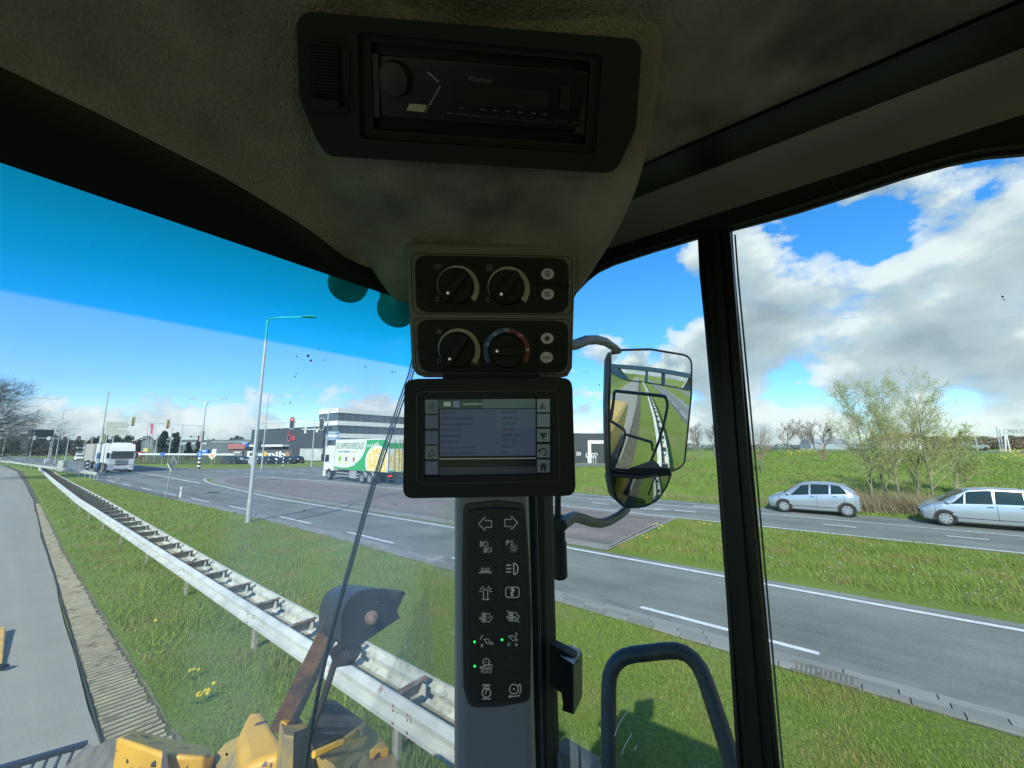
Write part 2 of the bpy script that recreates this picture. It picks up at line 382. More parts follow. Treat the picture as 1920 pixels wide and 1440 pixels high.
# ribbed concrete verge slabs beside it
SE = [(-160, 1.72), (7, 1.74), (20, 1.82), (47, 2.3), (90, 2.9), (120, 1.9)]
ribbase = mat('verge_slab', (.11, .09, .055), .95, var=.25, vs=2, bump=.7, bs=80, c2=(.075, .10, .03), c2s=3, c2t=(.5, .62))
ribm = mat('verge_rib', (.35, .31, .21), .9, var=.2, vs=3, bump=.5, bs=150, c2=(.15, .15, .09), c2s=5, c2t=(.55, .7))
strip('verge_paving', rng_(-160, 120, 2), lambda a: interp(PE, a)+.03, lambda a: interp(SE, a)+.01*math.sin(a*3.1), .012, ribbase)
b = MB(); a = 2.2
while a < 38:
    e0 = interp(PE, a)+.05+random.uniform(0, .02); e1 = interp(SE, a)-.03+random.uniform(-.03, .02); q = []
    for k in range(7):
        t = k/6; q.append((a+random.uniform(-.003, .003), e0+(e1-e0)*t))
    rows = [[W(x-.018, y, .012), W(x-.009, y, .032), W(x+.009, y, .032), W(x+.018, y, .012)] for x, y in q]
    b.grid(rows)
    a += .112
b.build('verge_ribs', ribm, kind='structure')
# dark crack between path and slabs
strip('path_joint', rng_(-40, 120, 1), lambda a: interp(PE, a)+.012+.006*math.sin(a*2.3), lambda a: interp(PE, a)+.034+.006*math.sin(a*1.7), .026, mat('joint_dirt', (.045, .043, .035), .95))

# main road and junction
KE = [(-160, 7.9), (-10, 8.35), (0, 8.5), (9, 8.82), (15, 8.88), (23, 8.75), (35, 8.1), (55, 7.3), (80, 6.8), (110, 6.4), (150, 3.4), (220, -8), (400, -60)]
FE = [(-160, 12.9), (0, 12.75), (13, 12.8), (30, 12.4), (47, 13.2), (52, 14)]
def kb(a): return interp(KE, a)
road_main = [(a, kb(a)) for a in rng_(-160, 400, 4)]
road_main += [(400, -44), (220, 7), (160, 13.5), (110, 16.8), (96, 17.6)] + [(86, 18.6), (79, 21), (74, 25), (71, 31), (69, 40), (66, 60), (56, 60), (50, 42)]
road_main += [(46, 30), (44, 27.35), (44, 20.7), (52, 19.2), (56, 17.6), (55, 15.5), (50, 13.6)] + [(a, interp(FE, a)) for a in rng_(47, -160, 4)]
sheet('road', road_main, .012, asph)
strip('road_far', rng_(-160, 44, 4), lambda a: 20.75, lambda a: 27.35 + (.0 if a > -20 else 0), .012, asph)
SL = smooth([(60, 55), (47, 58), (38, 64), (33, 75), (29, 95), (20, 140), (0, 200)], 5)
b = MB(); rows = []
for i, (x, y) in enumerate(SL):
    p = V((x, y)); d = (V(SL[min(i+1, len(SL)-1)]) - V(SL[max(i-1, 0)])).normalized(); n_ = V((-d.y, d.x))*3.6
    rows.append([W(*(p-n_), hz(*(p-n_))+.12), W(*(p+n_), hz(*(p+n_))+.12)])
b.grid(rows); b.build('side_road', asph, kind='structure')

# brown block-paved island between the carriageways with pale concrete border
brick = mat('island_brick', (.20, .165, .138), .9, lane=.2, var=.16, vs=1.2, bump=.5, bs=90, c2=(.15, .115, .105), c2s=9, c2t=(.45, .65))
pale = mat('concrete_border', (.23, .215, .185), .9, var=.15, vs=2, bump=.4, bs=100)
isl = [(47.6, 13.5), (53, 15.0), (54.2, 16.8), (52, 18.6), (44, 20.3), (6.2, 20.3), (6.2, 13.0)]
sheet('island_border', [(x, y+.0) for x, y in smooth([(6.2, 12.95), (13, 12.95), (30, 12.6), (45, 13.3), (52, 14.6), (54.8, 16.6), (52.5, 18.9), (44, 20.6), (25, 20.72), (6.2, 20.72)], 3)], .020, pale)
sheet('island_paving', smooth([(6.4, 13.75), (13, 13.75), (30, 13.3), (43, 13.9), (50, 15.2), (52.4, 16.8), (50, 18.2), (42, 19.8), (25, 20.2), (6.4, 20.3)], 3), .026, brick)
# grassed end of the island, its kerb
b = MB(); pth = [(6.3, 13.4), (6.45, 16), (6.5, 19.3)]
b.ribbon([W(x, y, .056) for x, y in pth], .10, UP); b.build('island_kerb', pale, kind='structure')
# long cracks / tar joints in the island paving and the road
b = MB()
def gp(px, py, z): p = G(px, py, z); return V((p.x, p.y, z))
b.ribbon([gp(553, 975, .034), gp(610, 962, .034), gp(650, 952, .034), gp(660, 944, .034), gp(700, 935, .034), gp(755, 923, .034), gp(830, 915, .034)], .07, UP)
b.ribbon([gp(265, 896, .034), gp(282, 896, .034), gp(303, 893, .034)], .16, UP)
b.ribbon([gp(390, 929, .034), gp(402, 928, .034), gp(416, 926, .034)], .07, UP)
b.build('tar_joint', mat('tar', (.03, .03, .032), .6), kind='structure')

# kerb courses beside the near lane: two rows of pale blocks with dark joints
kerbm = mat('kerb_block', (.22, .22, .195), .85, island=.16, bump=.4, bs=120)
b = MB(); j = MB()
for row, (o0, o1) in enumerate(((-.52, -.36), (-.35, -.19), (-.18, -.02))):
    a = -9 + .1*row
    while a < 34:
        l = .5 if row < 2 else 1.0
        k0, k1 = kb(a), kb(a+l)
        if random.random() > .008:
            dz = random.uniform(0, .004); g_ = .008
            p = [W(a+g_, k0+o0, .01), W(a+l-g_, k1+o0, .01), W(a+l-g_, k1+o1, .01), W(a+g_, k0+o1, .01)]
            b.prism(p, (0, 0, .022+dz))
        a += l
b.build('kerb', kerbm, kind='structure')
strip('kerb_bed', rng_(-160, 60, 2), lambda a: kb(a)-.56, lambda a: kb(a)+.02, .008, mat('kerb_bed', (.12, .115, .10), .95, var=.3, vs=2))
strip('gutter_dust', rng_(-160, 40, 2), lambda a: kb(a)+.0, lambda a: kb(a)+.32+.04*math.sin(a), .0165, mat('gutter_dust', (.165, .17, .155), .95, var=.2, vs=1.5))

# markings
MZ = .022
def mline(pts, wd=.14, z=MZ, name='road_marking'): 
    b = MB(); b.ribbon([W(x, y, z) for x, y in pts], wd, UP); return b.build(name, line_w, kind='structure')
mline([(a, interp([(-160, 12.2), (0, 12.27), (7.5, 12.47), (13, 12.47), (30, 12.0), (47, 13.0)], a)) for a in rng_(-160, 44, 3)] + smooth([(47, 13.1), (53, 14.3), (55.4, 16.4), (53.5, 18.6), (49, 19.8), (40, 20.9), (25, 20.98), (0, 20.9)], 4) + [(-160, 20.9)], .16)
b = MB()
for k in range(-20, 13):
    a0 = .5 + k*6.05
    if k == 12: continue
    f = lambda a: kb(a)+.34
    b.ribbon([W(a, f(a), MZ) for a in rng_(a0, a0+3.05, 1)], .13, UP)
for k in range(-20, 12): b.ribbon([W(-.45+k*3.75, 23.1, MZ), W(.65+k*3.75, 23.1, MZ)], .16, UP)
for k in range(14): b.ribbon([W(60+k*5, 8.7-k*.05, MZ), W(62+k*5, 8.65-k*.05, MZ)], .14, UP)
b.build('road_marking', line_w, kind='structure')
mline([(-160, 24.75), (-20, 24.75), (2, 24.8), (44, 25.4)], .12); mline([(-160, 26.6), (-20, 26.6), (-5, 26.65)], .12); mline([(2.5, 26.5), (20, 26.6), (44, 27.0)], .10)
mline([(80, 10.4), (75, 12.4), (68, 12.5), (60, 12.6), (47, 12.4)], .22); mline([(78, 9.6), (82, 11.0), (84, 12.5)], .2)
b = MB()
for (x, y) in ((475, 884), (500, 885), (530, 884), (560, 888), (590, 889), (430, 883), (405, 885), (455, 888), (560, 882), (585, 881)):
    p = G(x, y); q = G(x+16, y+.6); p.z = q.z = MZ; b.ribbon([p, q], .25, UP)
for (x, y) in ((1150, 941), (1195, 953), (1260, 957), (1300, 949)):
    p = G(x, y); q = G(x+45, y+4); p.z = q.z = MZ; b.ribbon([p, q], .2, UP)
b.build('road_marking', line_w, kind='structure')
# drain beside the near lane
b = MB(); 
for k in range(12):
    b.box(W(.1+k*.06, kb(0)-.38, .036), (.022, .26, .02), (HV, RV, UP))
b.box(W(.43, kb(0)-.52, .036), (.8, .04, .022), (HV, RV, UP)); b.box(W(.43, kb(0)-.24, .036), (.8, .04, .022), (HV, RV, UP))
o = b.build('drain_grate', mat('cast_iron', (.15, .135, .115), .8, var=.2)); tag(o, 'rusty slotted drain grate in the kerb blocks beside the near lane', 'drain')

# motorway on the embankment, its pale verge
b = MB(); rows = []
for a in rng_(-160, 26, 3): rows.append([W(a, 79, hz(a, 79)+.10), W(a, 92, hz(a, 92)+.10)])
b.grid(rows); b.build('motorway', mat('motorway_asphalt', (.17, .175, .18), .9, var=.1), kind='structure')

# ================================================================== grass blades and weeds (stuff)
def blades(name, regions, m):
    """regions: (n, sampler(n)->a,b arrays, h0, h1, width)"""
    VV = []; 
    for n, (a0, a1, b0, b1), h0, h1, wd, excl in regions:
        a = rng.uniform(a0, a1, n); b = rng.uniform(b0, b1, n)
        if excl is not None: k = excl(a, b); a, b = a[k], b[k]
        # tufting: keep by a smooth field
        f = np.sin(a*2.1+np.sin(b*1.7))*np.sin(b*2.6+np.cos(a*1.3)); keep = rng.uniform(-1.3, 1, len(a)) < f+.3; a, b = a[keep], b[keep]; f = f[keep]
        n = len(a); x = a*hx+b*rx; y = a*hy+b*ry; z = np.array([hz(p, q) for p, q in zip(a, b)]) if b1 > 28 else np.zeros(n)
        h = rng.uniform(h0, h1, n)*(1+.4*f); th = rng.uniform(0, 2*np.pi, n); le = rng.uniform(.1, .9, n)*h; dz = np.arctan2(hy, hx)-.6 + rng.normal(0, .9, n)
        dx, dy = np.cos(th)*wd/2*rng.uniform(.6, 1.4, n), np.sin(th)*wd/2
        p0 = np.stack([x-dx, y-dy, z], 1); p1 = np.stack([x+dx, y+dy, z], 1); p2 = np.stack([x+np.cos(dz)*le, y+np.sin(dz)*le, z+h], 1)
        VV.append(np.stack([p0, p1, p2], 1).reshape(-1, 3))
    v = np.concatenate(VV); nf = len(v)//3
    me = bpy.data.meshes.new(name); me.vertices.add(len(v)); me.vertices.foreach_set('co', v.reshape(-1)); me.loops.add(len(v)); me.loops.foreach_set('vertex_index', np.arange(len(v), dtype=np.int32))
    me.polygons.add(nf); me.polygons.foreach_set('loop_start', np.arange(0, len(v), 3, dtype=np.int32)); me.polygons.foreach_set('loop_total', np.full(nf, 3, dtype=np.int32))
    me.update(); me.materials.append(m); o = bpy.data.objects.new(name, me); col.objects.link(o); o['kind'] = 'stuff'; return o
gr1 = mat('grass_blade', (.215, .295, .055), .7, island=.35, trans=.35, spec=.25, c2=(.30, .27, .09), c2s=.9, c2t=(.48, .66))
gr1b = mat('grass_blade_dry', (.30, .26, .10), .7, island=.4, trans=.3)
SOIL = [(G(x, y), p, q) for x, y, p, q in ((395, 1338, .42, .22), (470, 1400, .5, .25), (330, 1300, .3, .10), (285, 1225, .3, .08))]
SOIL = [(g_.x*hx+g_.y*hy, g_.x*rx+g_.y*ry, p, q) for g_, p, q in SOIL]
def bare(a, b):
    k = np.zeros(len(a), bool)
    for x, y, p, q in SOIL: k |= ((a-x)/p)**2+((b-y)/q)**2 < rng.uniform(.0, 1.3, len(a))**2
    return k
ok1 = lambda a, b: ~bare(a, b) & (b > np.interp(a, [p[0] for p in SE], [p[1] for p in SE])+.12) & (b < np.interp(a, [p[0] for p in KE], [p[1] for p in KE])-.52)
blades('grass', [(170000, (-2, 9, 1.7, 8.4), .02, .06, .008, ok1), (9000, (-1, 22, 2.8, 3.8), .06, .15, .012, None), (70000, (9, 22, 1.7, 8.4), .04, .09, .014, ok1), (45000, (22, 60, 2.2, 8.4), .05, .10, .03, ok1),
                 (60000, (-9, 6.1, 13.6, 20.5), .05, .13, .016, None), (12000, (-2.5, 6, 13.3, 20.6), .08, .22, .014, None)], gr1)
blades('dry_grass', [(9000, (-2, 14, 1.7, 8.4), .04, .10, .008, ok1), (9000, (-9, 6.1, 13.5, 20.5), .05, .13, .014, None)], gr1b)
blades('verge_grass', [(60000, (-9, 24, 27.6, 40), .06, .20, .03, None), (60000, (-14, 34, 40, 74), .08, .22, .07, None)], mat('grass_far', (.175, .265, .034), .6, island=.4, trans=.3, c2=(.20, .19, .06), c2s=.35, c2t=(.5, .62)))
# reeds at the foot of the willows
blades('dry_reeds', [(5200, (-4.2, 1.6, 28.6, 31.5), .5, 1.25, .03, None), (2500, (2, 16, 27.9, 30.5), .12, .40, .03, None)], mat('reed', (.27, .21, .12), .8, island=.35, trans=.2))
# soil beneath reeds

# ================================================================== STREET FURNITURE
rail_m = mat('rail_zinc', (.50, .52, .46), .6, metal=.1, var=.2, vs=2.5, c2=(.28, .29, .24), c2s=11, c2t=(.5, .72), bump=.25, bs=25)
rust_m = mat('rusty_steel', (.17, .10, .07), .85, var=.3, vs=8, c2=(.28, .25, .21), c2s=6, c2t=(.5, .6))
PROF = [(0, .755), (.022, .752), (.03, .742), (.082, .70), (.082, .655), (.012, .615), (.012, .575), (.082, .535), (.082, .49), (.03, .448), (.022, .438), (0, .435)]
def beam(pts, side, mm, parent, name='beam', nodes=None):
    """W-shaped steel beam along (a,b) points; side = -1 bulges to -b"""
    b = MB(); rows = []
    for i, (x, y) in enumerate(pts):
        d = (V(pts[min(i+1, len(pts)-1)]) - V(pts[max(i-1, 0)])).normalized(); n_ = V((-d.y, d.x))*side
        rows.append([W(x+n_.x*o, y+n_.y*o, z) for o, z in PROF])
    b.grid(rows); o = b.build(name, mm, parent); s = o.modifiers.new('sheet', 'SOLIDIFY'); s.thickness = .005; s.offset = 0
    return o
NB = [(-130, 3.02), (0, 3.03), (17, 3.05), (31, 3.08), (46, 3.32), (60, 3.6), (78.6, 3.92), (84, 4.1)]
FB = [(-130, 3.46), (0, 3.46), (10.3, 3.50), (17.5, 3.62), (30, 3.86), (46, 4.0), (60, 4.15), (80, 4.45)]
gr = thing('guardrail', 'long weathered double crash barrier with cross ties running along the grass beside the path', 'guardrail', W(3, 3.25, 0))
aa = sorted(set(rng_(-60, 84, 1.33) + [-130, -100, -80]))
# near steel: painted look with scrapes and rust towards the camera end
rail_near = mat('rail_scraped', (.47, .485, .43), .6, metal=.1, var=.2, vs=2.5, c2=(.30, .17, .11), c2s=5, c2t=(.66, .74), bump=.25, bs=25)
beam([(a, interp(NB, a)) for a in aa], -1, rail_near, gr, 'beam'); beam([(a, interp(FB, a)) for a in aa if a < 80], 1, rail_m, gr, 'beam')
b = MB(); b.grid([[W(a, interp(FB, a)-.15, .452), W(a, interp(FB, a)-.012, .45)] for a in aa if a < 80]); b.build('inner_ledge', mat('ledge_dirt', (.36, .335, .23), .9, var=.2, vs=4), gr)
# lap joints with their bolts on the near beam
a = -12.2
while a < 40:
    y = interp(NB, a); b = MB()
    b.prism([W(a-.17, y-.004, .757), W(a-.165, y-.004, .757), W(a-.165, y-.088, .70), W(a-.17, y-.088, .70)], (0, 0, -.06))
    jn = b.build('lap_joint', rust_m, gr)
    if 0 < a < 14:
        for z in (.70, .655, .535, .49):
            for da in (-.12, .12): b = MB(); b.lathe(W(a+da, y-.084, z-.01), -RV, [(.013, 0), (.013, .008), (.004, .014)], 8); b.build('bolt', rust_m, jn)
    a += 4.0
a = -24.0; k = 0
tie0 = post0 = None
while a < 79.5:
    y0, y1 = interp(NB, a)+.012, interp(FB, a)-.012
    b = MB(); wd = y1-y0
    # angle section: top flange, web, lower bracket
    b.box(W(a, (y0+y1)/2, .742), (.085, wd, .007), (HV, RV, UP), 0); b.box(W(a+.04, (y0+y1)/2, .665), (.007, wd, .15), (HV, RV, UP), 2)
    b.box(W(a-.03, y1-.09, .66), (.12, .008, .12), (HV, RV, UP), 1); b.box(W(a, (y0+y1)/2, .60), (.05, wd*.9, .007), (HV, RV, UP), 1)
    b.box(W(a, y0+.06, .575), (.09, .1, .03), (HV, RV, UP), 1)
    b.build('cross_tie', [rust_m, rail_m, mat('tie_web', (.26, .24, .20), .8, var=.2)], gr)
    if k % 3 == 0:
        b = MB(); ym = (y0+y1)/2
        b.box(W(a+.1, y0+.1, .33), (.10, .008, .66), (HV, RV, UP)); b.box(W(a+.055, y0+.1, .33), (.008, .05, .66), (HV, RV, UP)); b.box(W(a+.145, y0+.1, .33), (.008, .05, .66), (HV, RV, UP))
        b.build('post', mat('post_pale', (.34, .33, .26), .8, var=.2, vs=5), gr)
    a += 1.333; k += 1
# earlier stretch seen only in the driving mirror: posts only
# second barrier, curving away
g2 = thing('guardrail', 'single white crash barrier curving away to the left beyond the end of the double one', 'guardrail', W(80, 5.6, 0))
P2 = smooth([(61, 7.05), (66, 6.6), (76, 5.8), (92.7, 4.4), (112, 3.0), (130, 1.2), (150, -1.5), (172, -7)], 6)
beam(P2, -1, rail_m, g2)
for i, (x, y) in enumerate(P2[::2]):
    b = MB(); b.box(W(x, y+.05, .33), (.1, .06, .66), (HV, RV, UP)); b.build('post', rail_m, g2)

def lamp(name, base, h, arms, label, r0=.10, r1=.045, group=None, signarm=None):
    """tapered mast with curved arms: arms = [(direction vector, reach, rise)]"""
    t = thing(name, label, 'lamp post', base, group)
    b = MB(); base = V(base)
    b.tube([base, base+UP*1.0], r0*1.05, 12); b.tube([base+UP*1.0, base+UP*1.02, base+UP*h], [r0*1.05, r0*.9, r1], 12); b.build('pole', polem, t, smooth='auto')
    for d, reach, rise in arms:
        d = V(d).normalized(); top = base+UP*h; b = MB()
        b.tube([top-UP*.25, top+d*.08+UP*rise*.35, top+d*reach*.3+UP*rise*.75, top+d*reach+UP*rise], [r1, r1*.8, r1*.7, r1*.6], 8)
        b.build('arm', polem, t, smooth='auto')
        e = top+d*reach+UP*rise; s = d.cross(UP).normalized(); b = MB(); L_ = .75
        rows = []
        for q, wv, hv in ((0, .05, .04), (.15, .12, .07), (.6, .15, .08), (.95, .09, .05), (1, .03, .02)):
            c = e + d*(L_*q-.1); rows.append([c+s*wv*math.cos(x)+UP*(hv*max(math.sin(x), -.25)) for x in [2*math.pi*i/10 for i in range(10)]])
        b.grid(rows, 0, True).poly(rows[0][::-1]).poly(rows[-1]); b.build('lamp_head', mat('lamp_head_grey', (.42, .45, .44), .4), t, smooth='auto')
    return t
def GW(px, py): p = G(px, py); p.z = 0; return p
lt = G(465, 980); 
lamp('street_lamp', lt, 9.55, [(P(600, 578, 18.2)-P(512, 577, 18.2), 1.75, .18)], 'tall slim street lamp with a single arm on the grass just left of the wiper', .105, .05)
lamp('street_lamp', GW(103, 868), 11.0, [((1, .1, 0), 2.6, .55)], 'street lamp with one arm, second post left of the white truck', .13, .06, 'street lamps by the far road')
lamp('street_lamp', GW(55, 860), 8.6, [((1, .1, 0), 2.6, .4)], 'small distant street lamp nearest the bare tree on the left', .12, .06, 'street lamps by the far road')
D60 = P(490, 875, 66); D60.z = 0
t = lamp('street_lamp', P(491, 872, 62).xy.to_3d(), 11.3, [((-1, .3, 0), 2.6, .6), ((1, -.2, 0), 2.2, .1)], 'twin-armed street lamp standing behind the tall slim lamp', .12, .06, 'street lamps by the far road')
for i, (px, py, dep, h, lab) in enumerate(((125, 846, 105, 6.8, 'thin pale mast behind the lamp post, left of the white car'), (158, 842, 120, 7.0, 'thin pale mast just behind the white car and truck'), (170, 842, 120, 7.3, 'thin pale mast rising above the trailer of the white truck'),
        (96, 848, 98, 6.4, 'short thick pale mast under the far signal arm'), (5, 850, 110, 6.1, 'pale mast at the left edge of the view under the bare tree'), (336, 852, 90, 8.5, 'pale mast in front of the dark conifers, the right one'), (317, 850, 90, 7.6, 'pale mast in front of the dark conifers, the middle one'), (291, 850, 95, 6.5, 'pale mast left of the dark conifers'), (585, 862, 70, 8.3, 'slender signal mast left of the office block behind the green truck'), (1255, 845, 70, 8, 'pole seen beyond the driving mirror'))):
    p = P(px, py, dep); b = MB(); g0 = V((p.x, p.y, 0)); b.tube([g0, g0+UP*h], [.13, .07], 8); o = b.build('mast', polem, None, off=g0); tag(o, lab, 'mast', 'pale masts around the junction')

def sighead(name, c, face, parent, lit=None, back=False, s=1.0, mts=None):
    """oval-backed three-lamp signal head centred at c, facing along `face`"""
    face = V(face).normalized(); rt = face.cross(UP).normalized()
    hd = MB(); ol = rpoly([(-.27, -.62), (.27, -.62), (.27, .62), (-.27, .62)], .27, 6)
    hd.prism([c+rt*x*s+UP*z*s for x, z in ol], face*.04*s, 0)
    o = hd.build(name, mat('signal_board_light', (.40, .42, .38), .6) if not back else mat('signal_back', (.38, .36, .24), .6), parent)
    h2 = MB(); ol = rpoly([(-.2, -.55), (.2, -.55), (.2, .55), (-.2, .55)], .2, 6)
    h2.prism([c+face*.042*s+rt*x*s+UP*z*s for x, z in ol], face*.02*s, 0)
    h2.build('signal_face', mat('signal_dark', (.03, .035, .035), .6), o)
    for k, z in enumerate((.34, 0, -.34)):
        l = MB(); l.lathe(c+face*.062*s+UP*z*s, face, [(.11*s, 0), (.11*s, .012*s)], 14)
        on = lit == k
        l.build('signal_lens', mat('lens_red_on', (.8, .05, .05), .4, emit=(1, .08, .10), es=2.2) if on else mat('lens_off', (.05, .05, .05), .3), o)
    bk = MB(); bk.box(c-face*.12*s, (.3*s, .24*s, .95*s), (rt, face, UP)); bk.build('signal_housing', mat('signal_housing_tan', (.42, .40, .28), .6), o, bevel=.04)
    return o
# mast with the arm that carries two signals seen from behind
t = thing('signal_mast', 'twin-armed mast whose long arm carries two signals seen from behind', 'traffic light', GW(372, 881)); base = GW(372, 881); h = 10.0
toW = (GW(382, 881)-base); dep = 62
b = MB(); b.tube([base, base+UP*3.2, base+UP*3.25, base+UP*h], [.17, .16, .11, .07], 12); b.build('pole', polem, t, smooth='auto')
armz = P(382, 799, 61.5).z; e0 = V((base.x, base.y, armz)); e1 = P(240, 789, 63)
b = MB(); b.tube([e0, e1], [.07, .045], 8); b.build('arm', polem, t)
for px, py in ((251, 790), (317, 795)):
    f = (px-240)/142; c = e1.lerp(e0, f); sighead('signal', c-V((0, .1, 0)), (.2, 1, 0), t, back=True, s=1.25)
for d, q in (((-1, .1, 0), 2.4), ((1, .1, 0), 2.4)):
    b = MB(); top = base+UP*h; d = V(d).normalized(); b.tube([top-UP*.3, top+d*.4+UP*.35, top+d*q+UP*.75], [.07, .05, .035], 8); b.build('lamp_arm', polem, t)
    b = MB(); b.box(top+d*(q+.2)+UP*.75, (.8, .26, .1), (d, d.cross(UP), UP)); b.build('lamp_head', MATS['lamp_head_grey'], t, bevel=.03)
b = MB(); 
for k in range(6): b.lathe(base+UP*(.15+.28*k), UP, [(.2, 0), (.2, .28)], 12, k % 2)
b.build('striped_sleeve', [mat('black_paint', (.02, .02, .02), .5), white], t)
b = MB(); b.lathe(base+V((.1, -.25, 2.35)), (0, -1, 0), [(.42, 0), (.42, .03)], 20, 0); b.build('keep_sign', mat('sign_blue', (.03, .13, .45), .4), t)
c = base+V((.1, -.285, 2.35)); b = MB(); b.ribbon([c+V((-.22, 0, .2)), c+V((.15, 0, -.2))], .08, V((0, -1, 0))); b.ribbon([c+V((-.1, 0, -.2)), c+V((.17, 0, -.2)), c+V((.17, 0, .08))], .07, V((0, -1, 0))); b.build('sign_arrow', white, t)
b = MB(); b.box(base+V((.0, -.12, 5.0)), (.5, .35, 1.6)); b.build('signal_box', mat('signal_side', (.30, .31, .29), .6), t, bevel=.05)

# tall bare mast with blue and white sleeve, grey direction boards behind it
base = GW(179, 893); t = thing('signal_mast', 'tall leaning-topped white mast with a blue and white sleeve beside the white truck', 'mast', base)
b = MB(); b.tube([base, base+UP*5.6, base+UP*5.9, base+UP*9.9], [.16, .145, .09, .06], 12); b.lathe(base+UP*9.9, UP, [(.08, 0), (.08, .12)], 10); b.build('pole', polem, t, smooth='auto')
b = MB(); b.lathe(base+UP*.0, UP, [(.2, 0), (.2, 1.0)], 12, 0); b.lathe(base+UP*1.0, UP, [(.18, 0), (.18, .5)], 12, 1); b.lathe(base+UP*1.5, UP, [(.18, 0), (.18, .5)], 12, 2); b.lathe(base+UP*2.0, UP, [(.18, 0), (.18, .7)], 12, 1); b.lathe(base+UP*2.7, UP, [(.18, 0), (.18, .9)], 12, 2)
b.build('sleeve', [mat('sleeve_grey', (.07, .09, .12), .6), mat('sleeve_blue', (.08, .17, .34), .6), white], t)
sighead('signal', base+V((.15, .1, 4.3)), (.4, 1, 0), t, back=True, s=.9)
sgt = thing('direction_sign', 'pair of large grey-backed direction boards on two posts above the white truck', 'sign', GW(210, 885))
for k, (y0, y1) in enumerate(((790, 802.5), (804, 816))):
    b = MB(); D = 55; pts = [(199, y0), (236, y0+1), (242, (y0+y1)/2+.5), (237, y1), (197.5, y1)]
    b.prism([P(x, y, D) for x, y in pts], (0, .08, 0)); b.build('sign_board', mat('sign_back', (.36, .385, .34), .6), sgt, bevel=.02)
for px in (203, 216):
    p = P(px, 800, 55.2); b = MB(); b.tube([V((p.x, p.y, 0)), V((p.x, p.y, p.z+.4))], .06, 8); b.build('post', polem, sgt)

# gantry arm with the red signal and its neighbour, mast behind the green truck
base = P(609, 873, 52).xy.to_3d(); t = thing('signal_mast', 'signal mast behind the green and white truck, its arm holding a red light', 'traffic light', base)
h = P(611, 772, 52).z; b = MB(); b.tube([base, base+UP*h], [.14, .08], 12); b.build('pole', polem, t, smooth='auto')
e0 = P(608, 793.5, 52); e1 = P(489, 790, 52); b = MB(); b.tube([e0, e1], [.07, .05], 8); b.tube([P(566, 805, 52), P(607, 805, 52)], .06, 8); b.build('arm', polem, t)
sighead('signal', P(548, 793, 51.8), (-.05, -1, 0), t, lit=0, s=1.3); sighead('signal', P(603.5, 795, 51.8), (-.05, -1, 0), t, s=1.3)
for px, py in ((574, 804), (573, 810), (595, 808)):
    b = MB(); b.box(P(px, py, 52), (.25, .3, .38)); b.build('small_signal', mat('signal_pale', (.6, .62, .56), .6), t, bevel=.04)
for d in ((-1, 0, 0), (1, .3, 0)):
    b = MB(); top = base+UP*h; d = V(d).normalized(); b.tube([top-UP*.3, top+d*.35+UP*.35, top+d*.85+UP*.45], [.07, .05, .05], 8); b.build('lamp_arm', polem, t)
s2 = thing('direction_sign', 'two blue direction boards fixed right of the signal mast before the office block', 'sign', base+V((.3, .1, 0)))
for y0, y1 in ((808, 815), (818.5, 825.5)):
    b = MB(); pts = [(613, y0), (636, y0+.6), (637.5, (y0+y1)/2), (636, y1), (613, y1)]; b.prism([P(x, y, 52.3) for x, y in pts], (0, .06, 0)); o = b.build('sign_board', mat('sign_blue_pale', (.11, .24, .40), .5), s2)
    b = MB(); b.ribbon([P(616, (y0+y1)/2-1, 52.25), P(632, (y0+y1)/2-.8, 52.25)], .09, V((0, -1, 0))); b.ribbon([P(616, (y0+y1)/2+1.5, 52.25), P(628, (y0+y1)/2+1.6, 52.25)], .08, V((0, -1, 0))); b.build('sign_lettering', mat('sign_text_pale', (.5, .58, .62), .6), s2)
p = P(614, 815, 52.35); b = MB(); b.tube([V((p.x, p.y, 0)), p+UP*.6], .05, 8); b.build('post', polem, s2)

# far signal arm on the left with dark heads
base = P(92, 852, 92).xy.to_3d(); t = thing('signal_mast', 'distant signal arm with dark heads spanning the road left of the white car', 'traffic light', base)
b = MB(); zz = P(92, 821, 92).z; b.tube([base, base+UP*(zz+.3)], .12, 8); b.build('pole', polem, t); b = MB(); b.tube([P(53, 821, 92), P(150, 822.5, 92)], .07, 8); b.build('arm', polem, t)
for px, py, bk in ((64, 821, 1), (91, 822, 1), (121, 822, 0), (147, 821, 0)): 
    b = MB(); c = P(px, py, 91.8); b.prism([c+V((x, 0, z)) for x, z in rpoly([(-.38, -.4), (.38, -.4), (.38, .42), (-.38, .42)], .3, 4)], (0, .2, 0)); b.build('signal', mat('signal_pale', (.6, .62, .56), .6) if bk else MATS['signal_dark'], t)

# signs on posts
def postsign(name, label, px, gy, cy, shape, mm, post_r=.035, extra=None, dep=None):
    base = GW(px, gy) if dep is None else P(px, gy, dep).xy.to_3d(); dep = (base).y*CS + (0-EYE)*SS if dep is None else dep
    t = thing(name, label, 'sign', base); top = P(px, cy, dep)
    return t, base, dep
gb = GW(311, 932); dep = 27.6; t = thing('diamond_sign', 'grey back of a diamond road sign on a leaning pole in the grass', 'sign', gb)
tp = P(324, 859, dep); b = MB(); b.tube([gb, tp], .038, 8); b.build('post', polem, t)
c = P(323, 869, dep-.06); b = MB(); rt = V((.94, -.34, 0)).normalized(); s_ = .50
outer = [c+rt*s_*x+UP*s_*z for x, z in ((0, 1), (1, 0), (0, -1), (-1, 0))]
b.prism(outer, (0, .03, 0)); b.build('sign_plate', mat('sign_back_dark', (.09, .11, .10), .55, metal=.3), t)
b = MB(); b.tube(outer+[outer[0]], .018, 6, caps=False); b.build('sign_rim', polem, t)
